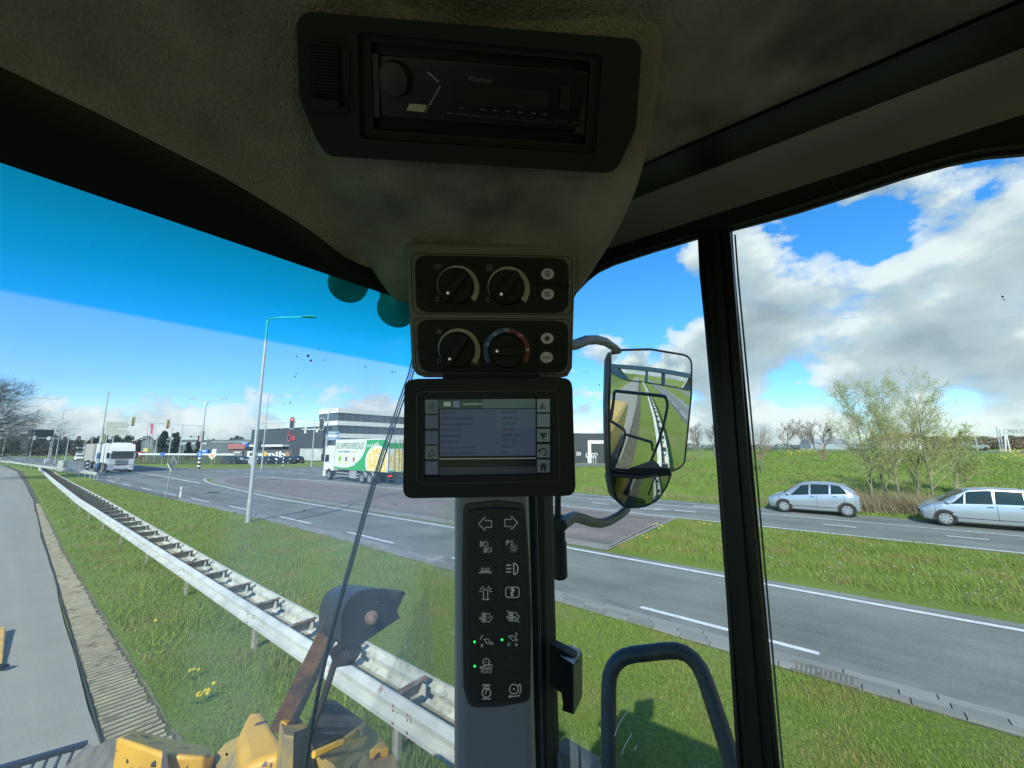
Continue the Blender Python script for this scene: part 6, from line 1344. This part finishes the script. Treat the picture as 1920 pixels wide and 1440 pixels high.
filt = [[(-8, -8+k*3.2), (1, -8+k*3.2)] for k in range(6)] + [[(-5, -9), (-5, 9)], [(-1, -9), (-1, 9)], [(2, -6), (5, -8), (8, -6), (8, -3), (12, -1), (12, 2), (8, 4), (8, 7), (5, 9), (2, 7)], [(-12, 0), (-8, 0)], [(3, 0), (7, 0)], [(-12, 3), (-8, 3)]]
K(0, 4, filt, 1.2); K(1, 4, filt + [[(-11, -11), (12, 11)]], 1.3)
K(0, 5, [[(-4, -4), (5, -4), (7, 3), (3, 5), (-4, -4)], [(6, 1), (13, 3), (13, 5), (7, 5)], [(-9, 11), (-9, 4), (-5, 11), (-5, 4), (-9, 11)], [(-11, -3), (-8, -10), (-5, -11)]], 1.3); K(1, 5, [[(-9, -8), (2, -8), (5, -1), (0, 1), (-9, -8)], [(4, -2), (8, -2), (8, 0), (4, 0)], [(6, -6), (6, -14)], [(4, -12), (6, -14), (8, -12)], [(6, 4), (6, 10)], [(4, 8), (6, 11), (8, 8)], [(-10, 11), (-10, 4), (-5, 11), (-5, 4), (-10, 11)]], 1.2)
K(0, 6, [ell(0, -6, 6, 6.4, 18), [(-12, 4), (-4, 2), (2, 0), (5, 1), (9, -1), (12, 1)], [(-12, 6), (12, 5)]], 1.5, (0,), [ell(0, -6, 1.2, 1.2, 8)]); text3d('lettering', 'AUTO', symm, kp, PK.at(btn[0, 6][0], btn[0, 6][1]+15, .0042), ukx, uky, kx(7.2), kx(20.5), .0, align='CENTER')
K(0, 7, [ell(0, 2, 8, 8.6, 20), [(-8, -13), (8, -13)], [(-8, 13.5), (8, 13.5)], [(-5, -6), (-5, -10), (5, -10), (5, -6)], [(-2, 5), (1, -5), (4, -4)]], 1.6, (0,)); K(1, 7, [ell(0, -3, 8.5, 9, 22), [(-10, 11), (11, 9.5)], [(-6, 8), (-10, 11), (-6, 13.5)], [(9, -12), (13, -8), (13, 1), (10, 6)], [(9, -9), (9, -12), (13, -12)]], 1.5, (0,), [ell(0, -3, 1.6, 1.6, 10)])

# ---- door latch bracket
t0 = .60; PL_ = Plane.tri((1040, 1215, .60), (1090, 1225, .58), (1040, 1320, .59))
b = MB(); b.prism(PL_.pts([(1030, 1208), (1052, 1219), (1074, 1232), (1074, 1340), (1053, 1333), (1055, 1322), (1052, 1300), (1030, 1285)]), -PL_.n*.02)
lb = b.build('door_latch', blk2, ld, bevel=.0015)
b = MB(); b.prism([P(1076, 1246, .56), P(1083, 1241, .585), P(1092, 1224, .62), P(1092, 1305, .615), P(1076, 1340, .565)], P(1074, 1340, .575)-P(1077, 1340, .565)); b.build('latch_flank', mat('latch_sheen', (.055, .065, .04), .45), lb, bevel=.001)
b = MB(); b.poly([P(1050, 1229, .585), P(1057, 1211, .63), P(1068, 1209, .64), P(1089, 1218, .63), P(1091, 1226, .62), P(1076, 1246, .56)]); b.build('latch_top', mat('latch_blue', (.03, .04, .055), .35), lb)

# ---- driving mirror on its arms, outside the door
armm = mat('arm_black', (.018, .021, .023), .45, var=.3, vs=30, c2=(.06, .06, .055), c2s=60, c2t=(.62, .8))
b = MB(); b.tube([P(*q) for q in ((1060, 648, .74), (1080, 646, .78), (1100, 638, .84), (1118, 637, .90), (1135, 641, .98), (1152, 652, 1.12), (1170, 668, 1.24))], [.0105]*7, 12); b.tube([P(*q) for q in ((1052, 985, .74), (1066, 974, .78), (1076, 969, .82), (1090, 972, .86), (1110, 979, .93), (1128, 981, 1.0), (1142, 977, 1.05), (1160, 967, 1.14), (1174, 956, 1.22), (1182, 930, 1.32))], [.0115]*10, 12); mi = b.build('mirror_arm', armm, ld, smooth=True)
b = MB(); q0, q1 = P(1046, 968, .76), P(1050, 1083, .76); b.lathe(q1, (q0-q1), [(.012, 0), (.0145, .003), (.0145, .068), (.0125, .070), (.0125, (q0-q1).length), (0, (q0-q1).length)], 20); b.build('arm_pivot', blk, ld, smooth='auto')
MR = 1.15; p0 = P(1199, 702, 1.17); d0 = (p0-V((0, 0, EYE))).normalized(); n0 = (-HV+V((0, 0, .0)) - d0).normalized(); SC = p0 - n0*MR
def msph(px, py, c=SC, r=MR):
    o = V((0, 0, EYE)); d = ray(px, py).normalized(); oc = o-c; b_ = oc.dot(d); q = b_*b_-(oc.dot(oc)-r*r)
    return o + d*(-b_-math.sqrt(max(q, 0)))
mirm = mat('mirror_silver', (.93, .95, .95), .0, metal=1)
def mirror_grid(top, bot, left, right, c, r, n=26):
    """grid between four pixel border curves"""
    rows = []
    for i in range(n+1):
        v = i/n; row = []
        for j in range(n+1):
            u = j/n; T, B_, L__, R__ = top(u), bot(u), left(v), right(v)
            x = (1-v)*T[0]+v*B_[0]+(1-u)*L__[0]+u*R__[0]-((1-u)*(1-v)*top(0)[0]+u*(1-v)*top(1)[0]+(1-u)*v*bot(0)[0]+u*v*bot(1)[0])
            y = (1-v)*T[1]+v*B_[1]+(1-u)*L__[1]+u*R__[1]-((1-u)*(1-v)*top(0)[1]+u*(1-v)*top(1)[1]+(1-u)*v*bot(0)[1]+u*v*bot(1)[1])
            row.append(msph(x, y, c, r))
        rows.append(row)
    return rows
def fanmesh(outline, c, r, ctr, rings=14):
    rows = []
    for k in range(rings+1):
        f = max(k/rings, .002); rows.append([msph(ctr[0]+(x-ctr[0])*f, ctr[1]+(y-ctr[1])*f, c, r) for x, y in outline])
    return rows
mo1 = rpoly([(1145, 657), (1220, 655), (1297, 668), (1296, 740), (1283, 872), (1262, 883), (1200, 889), (1144, 882), (1142, 760)], [12, 5, 18, 5, 14, 10, 5, 8, 5], 4)
mo1d = []
for i in range(len(mo1)):
    p_, q_ = V(mo1[i]), V(mo1[(i+1) % len(mo1)]); n_ = max(int((q_-p_).length/8), 1); mo1d += [tuple(p_.lerp(q_, k/n_)) for k in range(n_)]
b = MB(); b.grid(fanmesh(mo1d, SC, MR, (1215, 770)), 0, True); b.build('mirror_glass', mirm, ld, smooth=True)
mo2 = rpoly([(1146, 891), (1200, 896), (1259, 886), (1250, 912), (1232, 938), (1208, 950), (1172, 951), (1155, 935)], [3, 5, 4, 8, 8, 10, 10, 8], 4)
mo2d = []
for i in range(len(mo2)):
    p_, q_ = V(mo2[i]), V(mo2[(i+1) % len(mo2)]); n_ = max(int((q_-p_).length/6), 1); mo2d += [tuple(p_.lerp(q_, k/n_)) for k in range(n_)]
R2 = .55; p2 = P(1200, 893, 1.165); d2 = ray(1200, 893).normalized(); rr2 = (-HV + V((0, 0, -.42)) + RV*.05).normalized(); n2_ = (rr2-d2).normalized(); SC2 = p2-n2_*R2
b = MB(); b.grid(fanmesh(mo2d, SC2, R2, (1200, 918)), 0, True); b.build('wide_angle_mirror', mat('mirror_dim', (.38, .41, .40), .02, metal=1), ld, smooth=True)
# housing behind the glass: rim and a bowl
nm_ = n0
b = MB()
for dd, c_, r_ in ((mo1d, SC, MR), (mo2d, SC2, R2)):
    loop = [msph(x, y, c_, r_)-nm_*.002 for x, y in dd]; b.tube(loop+[loop[0]], .0042, 8, caps=False)
b.build('mirror_rim', blk2, ld, smooth=True)
b = MB()
for dd, c_, r_, ctr in ((mo1d, SC, MR, (1215, 770)), (mo2d, SC2, R2, (1200, 918))):
    rows = []
    for f, bk in ((1.0, .004), (1.0, .025), (.93, .05), (.7, .068), (.3, .072), (.01, .073)): rows.append([msph(ctr[0]+(x-ctr[0])*f, ctr[1]+(y-ctr[1])*f, c_, r_)-nm_*bk for x, y in dd])
    b.grid(rows, 0, True)
b.prism([P(1144, 876, 1.185), P(1256, 878, 1.185), P(1258, 892, 1.185), P(1200, 897, 1.185), P(1146, 893, 1.185)], -n0*.03); b.build('mirror_housing', blk, ld)

# ---- tubular handrail outside the door
def rounded3(pts, r, n=5):
    out = [V(pts[0])]
    for i in range(1, len(pts)-1):
        p_, q_, s_ = V(pts[i-1]), V(pts[i]), V(pts[i+1]); a_ = q_+(p_-q_).normalized()*r; c_ = q_+(s_-q_).normalized()*r
        out += [a_*(1-k/n)**2 + q_*2*(k/n)*(1-k/n) + c_*(k/n)**2 for k in range(n+1)]
    return out + [V(pts[-1])]
hr = rounded3([P(1143, 2000, .70), P(1141, 1232, .98), P(1302, 1214, .93), P(1377, 1440, .80), P(1470, 1900, .62)], .062)
b = MB(); b.tube(hr, .0178, 16); b.build('handrail', armm, ld, smooth=True, label='black tubular grab rail outside the door window')
# door sill corner
b = MB(); b.prism([P(1040, 1402, .62), P(1108, 1442, .62), P(1108, 1600, .58), P(1040, 1600, .58)], RV*.03); b.build('door_sill', mat('sill_grey', (.10, .14, .16), .4), ld)

# ---- wiper
def wp(px, py, o): return Plane(CW3(AW+o, 0, 0), HV).at(px, py)
pth = ((776, 660), (766, 702), (748, 752), (732, 800), (715, 850), (698, 905), (680, 965), (662, 1030), (645, 1090), (630, 1145), (612, 1215), (597, 1285), (583, 1360), (570, 1450), (556, 1560))
b = MB(); b.tube([wp(x, y, .028) for x, y in pth], [.0010+.0002*min(k/6, 1) for k in range(len(pth))], 8); wi = b.build('wiper_arm', mat('wiper_metal', (.22, .17, .15), .45, metal=.2), ld, smooth=True)
b = MB(); b.tube([wp(x+7-(k*.35), y+6, .010) for k, (x, y) in enumerate(pth)], .0011, 6); b.tube([wp(x+3-(k*.2), y+4, .018) for k, (x, y) in enumerate(pth)], .0008, 6); b.build('wiper_blade', black_rub, wi, smooth=True)
# ---- roof work lights just seen above the windscreen
for px, py, t_ in ((656, 524, .72), (748, 572, .76)):
    c = P(px, py, t_); ax = (HV*.8+RV*.3+UP*-.2).normalized(); r_ = 36/FPX*t_; b = MB()
    b.lathe(c-ax*.03, ax, [(0, -.018), (r_*.5, -.015), (r_*.85, -.004), (r_, .012), (r_, .05), (r_*.95, .056), (0, .058)], 22); w_ = b.build('work_light', mat('lamp_housing', (.015, .02, .018), .6, spec=.2, c2=(.03, .035, .03), c2s=30), ld, smooth='auto')
    b = MB(); b.tube([c+ax*.01+UP*(r_*.9), c+UP*(r_+.05)], .006, 8); b.tube([c+ax*.01+RV*r_, c+RV*(r_*1.15)+UP*r_*.8, c+UP*(r_*1.3), c-RV*(r_*1.15)+UP*r_*.8, c-RV*r_], .004, 6); b.build('lamp_bracket', blk, w_)
    b = MB(); b.lathe(c+ax*.029, ax, [(r_*.85, 0), (0, .001)], 18); b.build('lens', mat('worklight_lens', (.4, .4, .4), .1), w_)

# ---- machine front seen through the windscreen
chip = mat('chipped_yellow', (.60, .33, .03), .5, var=.12, vs=6, c2=(.07, .05, .035), c2s=13, c2t=(.62, .66), bump=.15, bs=60)
rustb = mat('rusty_arm', (.12, .065, .035), .9, var=.35, vs=16, bump=.6, bs=90, c2=(.045, .035, .03), c2s=12)
b = MB(); top = [P(220, 1381, 2.00), P(250, 1368, 2.30), P(395, 1402, 2.20), P(402, 1412, 1.98), P(385, 1418, 1.90), P(309, 1413, 1.86)]
b.prism(top, UP*-.55); b.build('front_frame_block', chip, ld, smooth='auto', seg=3, bevel=.02, label='yellow wedge shaped block of the lifting frame')
b = MB(); b.prism([P(309, 1417, 1.84), P(313, 1411, 1.84), P(316, 1440, 1.82), P(316, 1500, 1.78), P(300, 1500, 1.78)], (HV*.04)); b.build('weld_notch', grime, ld)
dusty = mat('dusty_yellow', (.40, .27, .06), .7, var=.2, vs=6, c2=(.20, .16, .09), c2s=7, c2t=(.45, .65))
PLG = Plane.tri((456, 1437, 1.62), (534, 1400, 1.68), (480, 1333, 2.04))
b = MB(); b.prism(PLG.pts([(455, 1440), (444, 1380), (468, 1330), (496, 1331), (536, 1394), (530, 1412)]), UP*-.36); b.build('boom_lug', chip, ld, bevel=.035, seg=5, smooth='auto', label='rounded chipped yellow boom lug')
b = MB(); b.prism([P(398, 1420, 2.05), P(424, 1391, 2.10), P(449, 1377, 2.0), P(456, 1440, 1.66), P(430, 1480, 1.7)], UP*-.3); b.build('boom_web', dusty, ld, bevel=.012)
PFT = Plane.tri((530, 1372, 1.55), (590, 1380, 1.56), (550, 1336, 1.73))
b = MB(); b.prism(PFT.pts(rpoly([(524, 1352), (549, 1334), (558, 1337), (568, 1353), (591, 1376), (586, 1387), (532, 1378)], 3, 2)), UP*-.34); b.build('lamp_bracket_foot', dusty, ld, bevel=.01)
b = MB(); b.prism(PFT.pts([(527, 1351), (549, 1336), (557, 1340), (538, 1358)], .004), -PFT.n*.006); b.build('foot_cap', chip, ld, bevel=.003)
b = MB()
for x, y, t_ in ((243, 1425, 1.98), (262, 1419, 1.97), (290, 1432, 1.9)): q = P(x, y, t_-.02); b.lathe(q, -ray(x, y), [(.014, -.02), (.014, .012), (.008, .02), (0, .02)], 6)
b.build('frame_bolts', mat('bolt_dark', (.06, .05, .04), .6, metal=.3), ld)
# arm to the headlamp
def bar(p, q, w_, h_, m_, nm, side=RV, bev=.002):
    d = (q-p).normalized(); s = (side-d*side.dot(d)).normalized(); u = d.cross(s); b = MB(); b.box((p+q)/2, ((q-p).length, w_, h_), (d, s, u)); return b.build(nm, m_, ld, bevel=bev)
bar(P(520, 1370, 1.66), P(632, 1150, 1.60), .066, .02, rustb, 'lamp_arm', V((1, 0, 0)), .003); bar(P(552, 1352, 1.66), P(634, 1180, 1.60), .020, .075, mat('arm_dark', (.03, .033, .036), .5), 'lamp_arm_rib', V((1, 0, 0)), .002)
b = MB(); b.tube([P(560, 1400, 1.55), P(600, 1330, 1.52), P(628, 1240, 1.53), P(640, 1200, 1.55)], .012, 8); b.tube([P(575, 1400, 1.5), P(612, 1300, 1.5), P(636, 1222, 1.53)], .008, 8); b.build('lamp_cable', black_rub, ld, smooth=True)
PH = Plane.tri((640, 1200, 1.46), (640, 1130, 1.46), (745, 1115, 1.56)); housing_m = mat('lamp_shell', (.021, .022, .025), .45, var=.25, vs=14, bump=.12, bs=120, c2=(.07, .062, .055), c2s=18, c2t=(.6, .75))
side_ = rp([(638, 1204), (640, 1150), (650, 1126), (668, 1109), (695, 1103), (726, 1105), (754, 1109), (738, 1143), (747, 1161), (673, 1212), (650, 1214)], [6, 14, 14, 14, 8, 5, 3, 2, 3, 6, 6])
offh = P(598, 1150, 1.66)-P(640, 1165, 1.46)
b = MB(); b.prism(PH.pts(side_), offh); hs_ = b.build('headlamp_shell', housing_m, ld, bevel=.008, label='black headlamp shell on a rusty arm, seen from behind')
b = MB(); b.prism(PH.pts([(742, 1128), (756, 1108), (760, 1112), (744, 1145), (750, 1160), (742, 1160), (736, 1143)], .001), offh*.8); b.build('lamp_rim', housing_m, hs_)
c = PH.at(696, 1157, .0); b = MB(); b.lathe(c, PH.n, [(.024, 0), (.024, .010), (.013, .012), (.013, .032), (.009, .034), (0, .034)], 14); b.build('shell_bolt', mat('bolt_rusty', (.24, .17, .13), .6, metal=.4, var=.2, vs=40), hs_, smooth='auto')
b = MB(); b.tube([P(632, 1215, 1.50), P(640, 1236, 1.50), P(655, 1232, 1.50), P(664, 1216, 1.50)], .030, 12); b.build('swivel_joint', mat('greasy_black', (.018, .016, .015), .8, bump=1, bs=80), hs_, smooth=True)
# fender with gritty step
step = [P(593, 1318, 1.78), P(612, 1309, 1.92), P(628, 1313, 1.96), P(684, 1352, 1.86), P(680, 1357, 1.82), P(592, 1404, 1.46), P(585, 1398, 1.45), P(578, 1352, 1.58)]
b = MB(); b.prism(step, UP*-.018); b.build('fender_step', grime, ld, bevel=.003, label='brown gritty anti-slip step plate on the front fender')
b = MB(); rows = []
edge_ = [(593, 1318, 1.80), (612, 1308, 1.94), (628, 1311, 1.98), (660, 1331, 1.93), (690, 1349, 1.90), (716, 1374, 1.80), (738, 1402, 1.68), (752, 1440, 1.55), (760, 1500, 1.45)]
inn_ = [(590, 1400, 1.46), (592, 1402, 1.46), (594, 1404, 1.46), (610, 1410, 1.46), (625, 1420, 1.45), (640, 1440, 1.43), (650, 1470, 1.41), (655, 1500, 1.39), (660, 1600, 1.35)]
b.grid([[P(*q)+UP*-.021 for q in edge_], [(P(*q)+P(*s))/2+UP*-.019 for q, s in zip(edge_, inn_)], [P(*q)+UP*-.021 for q in inn_], [P(*q)+UP*-.5 for q in inn_]]); b.grid([[P(*q)+UP*-.021 for q in edge_], [P(*q)+UP*-.09 for q in edge_]]); b.build('front_fender', mat('fender_dusty', (.40, .27, .07), .75, var=.2, vs=5, c2=(.20, .155, .09), c2s=5, c2t=(.42, .6)), ld, smooth=False)
b = MB(); b.tube([P(588, 1415, 1.42), P(640, 1392, 1.52), P(682, 1359, 1.80)], [.012, .012, .010], 6); b.build('step_edge', chip, ld)
b = MB(); b.prism([P(693, 1405, 1.60), P(708, 1390, 1.68), P(724, 1392, 1.70), P(731, 1402, 1.66)], UP*-.04); b.build('fender_lug', chip, ld, bevel=.008)
b = MB(); b.prism([P(560, 1500, 1.40), P(562, 1384, 1.50), P(585, 1376, 1.48), P(590, 1500, 1.38)], HV*.05); b.build('fender_side', blk2, ld)
# bucket grid at the lower left and the wing of the attachment
b = MB(); p_, q_ = P(-60, 1459, 2.9), P(164, 1394, 3.3); d = (q_-p_).normalized(); b.box((p_+q_)/2, ((q_-p_).length, .05, .035), (d, d.cross(UP).normalized(), d.cross(d.cross(UP)).normalized()))
for k in range(7): r_ = p_.lerp(q_, .30+k*.115); b.tube([r_+UP*-.01, r_-UP*.07+V((.02, -.05, 0)), r_-UP*.45+V((.05, -.12, 0))], .012, 6)
b.tube([P(-60, 1500, 2.9), P(170, 1450, 3.3)], .02, 6); b.build('bucket_guard', mat('guard_black', (.035, .042, .052), .45), ld, bevel=.003)
b = MB(); b.prism([P(165, 1394, 3.3), P(178, 1400, 3.0), P(215, 1382, 2.6), P(235, 1440, 2.3), P(240, 1560, 2.2), P(60, 1560, 2.9), P(120, 1440, 3.1)], UP*-.04); b.build('bucket_floor', mat('bucket_mud', (.14, .125, .10), .95, var=.3, vs=5, bump=.5, bs=50), ld)
b = MB(); b.prism([P(-30, 1185, 7.25), P(10, 1173, 7.45), P(11, 1182, 7.3), P(4, 1250, 6.2), P(-30, 1262, 6.05)], UP*-.02); b.build('bucket_corner', yellow, ld, bevel=.01); b = MB(); b.box(P(0, 1250, 6.15), (.16, .1, .04)); b.build('corner_pin', blk, ld)

# ---- body of the machine: underframe, wheels, engine cover behind (seen in the mirror, and casting the shadow)
b = MB(); b.box(W(-2.9, -.15, 1.95), (3.0, 1.9, 1.3), (HV, RV, UP)); b.build('engine_cover', yellow, ld, bevel=.12)
b = MB(); b.box(W(-2.9, -.15, 1.15), (3.3, 2.2, .35), (HV, RV, UP)); b.box(W(-.6, -.15, 1.25), (1.6, 1.7, .5), (HV, RV, UP)); b.box(W(2.6, -.1, .75), (2.0, 1.2, .5), (HV, RV, UP)); b.build('underframe', mat('frame_grey', (.09, .09, .085), .7), ld, bevel=.03)
b = MB(); b.box(W(-1.55, .92, 1.35), (.7, .35, .35), (HV, RV, UP)); b.build('side_box', yellow, ld, bevel=.02); b = MB(); b.box(W(-1.15, .80, 1.55), (.75, .5, .04), (HV, RV, UP)); b.build('side_step', mat('step_alu', (.20, .18, .17), .7), ld)
for a_, y_ in ((1.9, .85), (1.9, -1.15), (-2.3, .85), (-2.3, -1.15)):
    b = MB(); s = 1 if y_ > 0 else -1; b.lathe(W(a_, y_-.24*s, .72), RV*s, [(.35, 0), (.66, 0), (.72, .06), (.72, .42), (.66, .48), (.35, .48)], 28); wt = b.build('wheel', tyre_m, ld, smooth='auto'); b = MB(); b.lathe(W(a_, y_-.1*s, .72), RV*s, [(0, .25), (.34, .3), (.36, .33), (.36, 0)], 24); b.build('rim', yellow, wt, smooth='auto')
def viamirror(px, py, a_):
    q = msph(px, py); n_ = (q-SC).normalized(); d = (q-V((0, 0, EYE))).normalized(); d = d - n_*2*d.dot(n_)
    return q + d*((a_-q.dot(HV))/d.dot(HV))
b = MB(); LA = [viamirror(x, y, -.50) for x, y in ((1145, 789), (1152, 733), (1248, 743), (1252, 758), (1210, 886))]
b.tube(rounded3(LA, .03), .016, 10); b.build('rear_handrail', armm, ld, smooth=True)
b = MB(); LB = [viamirror(x, y, -.48) for x, y in ((1140, 786), (1171, 806), (1172, 818), (1148, 884))]; b.tube(rounded3(LB, .03), .015, 10)
b.tube(rounded3([viamirror(x, y, -.48) for x, y in ((1172, 814), (1222, 829), (1224, 845))], .015), .013, 10); b.build('ladder_rail', armm, ld, smooth=True)
b = MB(); b.tube([P(1046, 1000, .76), P(1046, 700, .76)+UP*.02], .006, 8); b.build('mirror_post', blk, ld)
for o in list(bpy.data.objects):
    if o.type == 'MESH' and not o.data.materials: print('no material', o.name)

strip('verge_soil', rng_(-10, 30, .4), lambda a: interp(SE, a)-.02, lambda a: interp(SE, a)+.04+.025*math.sin(a*2.1)*math.sin(a*5.3), .007, soil)

b = MB(); rd = random.Random(9)
for px, py, r_ in ((578, 667, 2.6), (583, 676, 2.2), (609, 675, 1.3), (556, 668, 1.4), (553, 706, 1.6), (555, 700, 1.2), (533, 758, 1.1), (522, 805, 1.4), (650, 733, 1.0), (685, 688, 1.5), (174, 460, 1.3), (741, 946, 1.2), (570, 957, 1.4), (480, 965, 1.6), (425, 1415, 3.0), (452, 1252, 1.4), (735, 697, 1.6), (741, 698, 1.2), (598, 655, 1.1), (506, 760, 1.0), (544, 755, 1.3)):
    b.poly([wp(px+r_*(.6+.6*rd.random())*math.cos(t), py+r_*(.6+.9*rd.random())*math.sin(t), -.001) for t in np.linspace(0, 6.28, 8)[:-1]])
for px, py, r_ in ((1880, 556, 3.0), (1882, 562, 1.8), (1555, 806, 2.4), (1551, 808, 1.6), (1467, 439, 1.2), (1535, 752, 1.0), (1100, 698, 1.0), (1124, 722, 1.4)):
    b.poly([PS.at(px+r_*(.6+.8*rd.random())*math.cos(t), py+r_*(.6+.5*rd.random())*math.sin(t), -.001) for t in np.linspace(0, 6.28, 8)[:-1]])
o = b.build('dirt_specks', mat('speck_dark', (.02, .02, .03), .8), ld); o['kind'] = 'stuff'
b = MB()  # bright reflection arcs on the door glass, painted as pale ribbons
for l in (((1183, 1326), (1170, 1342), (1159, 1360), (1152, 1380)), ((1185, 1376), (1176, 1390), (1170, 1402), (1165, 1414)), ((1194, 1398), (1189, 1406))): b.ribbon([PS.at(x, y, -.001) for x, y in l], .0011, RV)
b.build('painted_reflection', mat('reflection_pale', (.7, .72, .7), .4), ld)
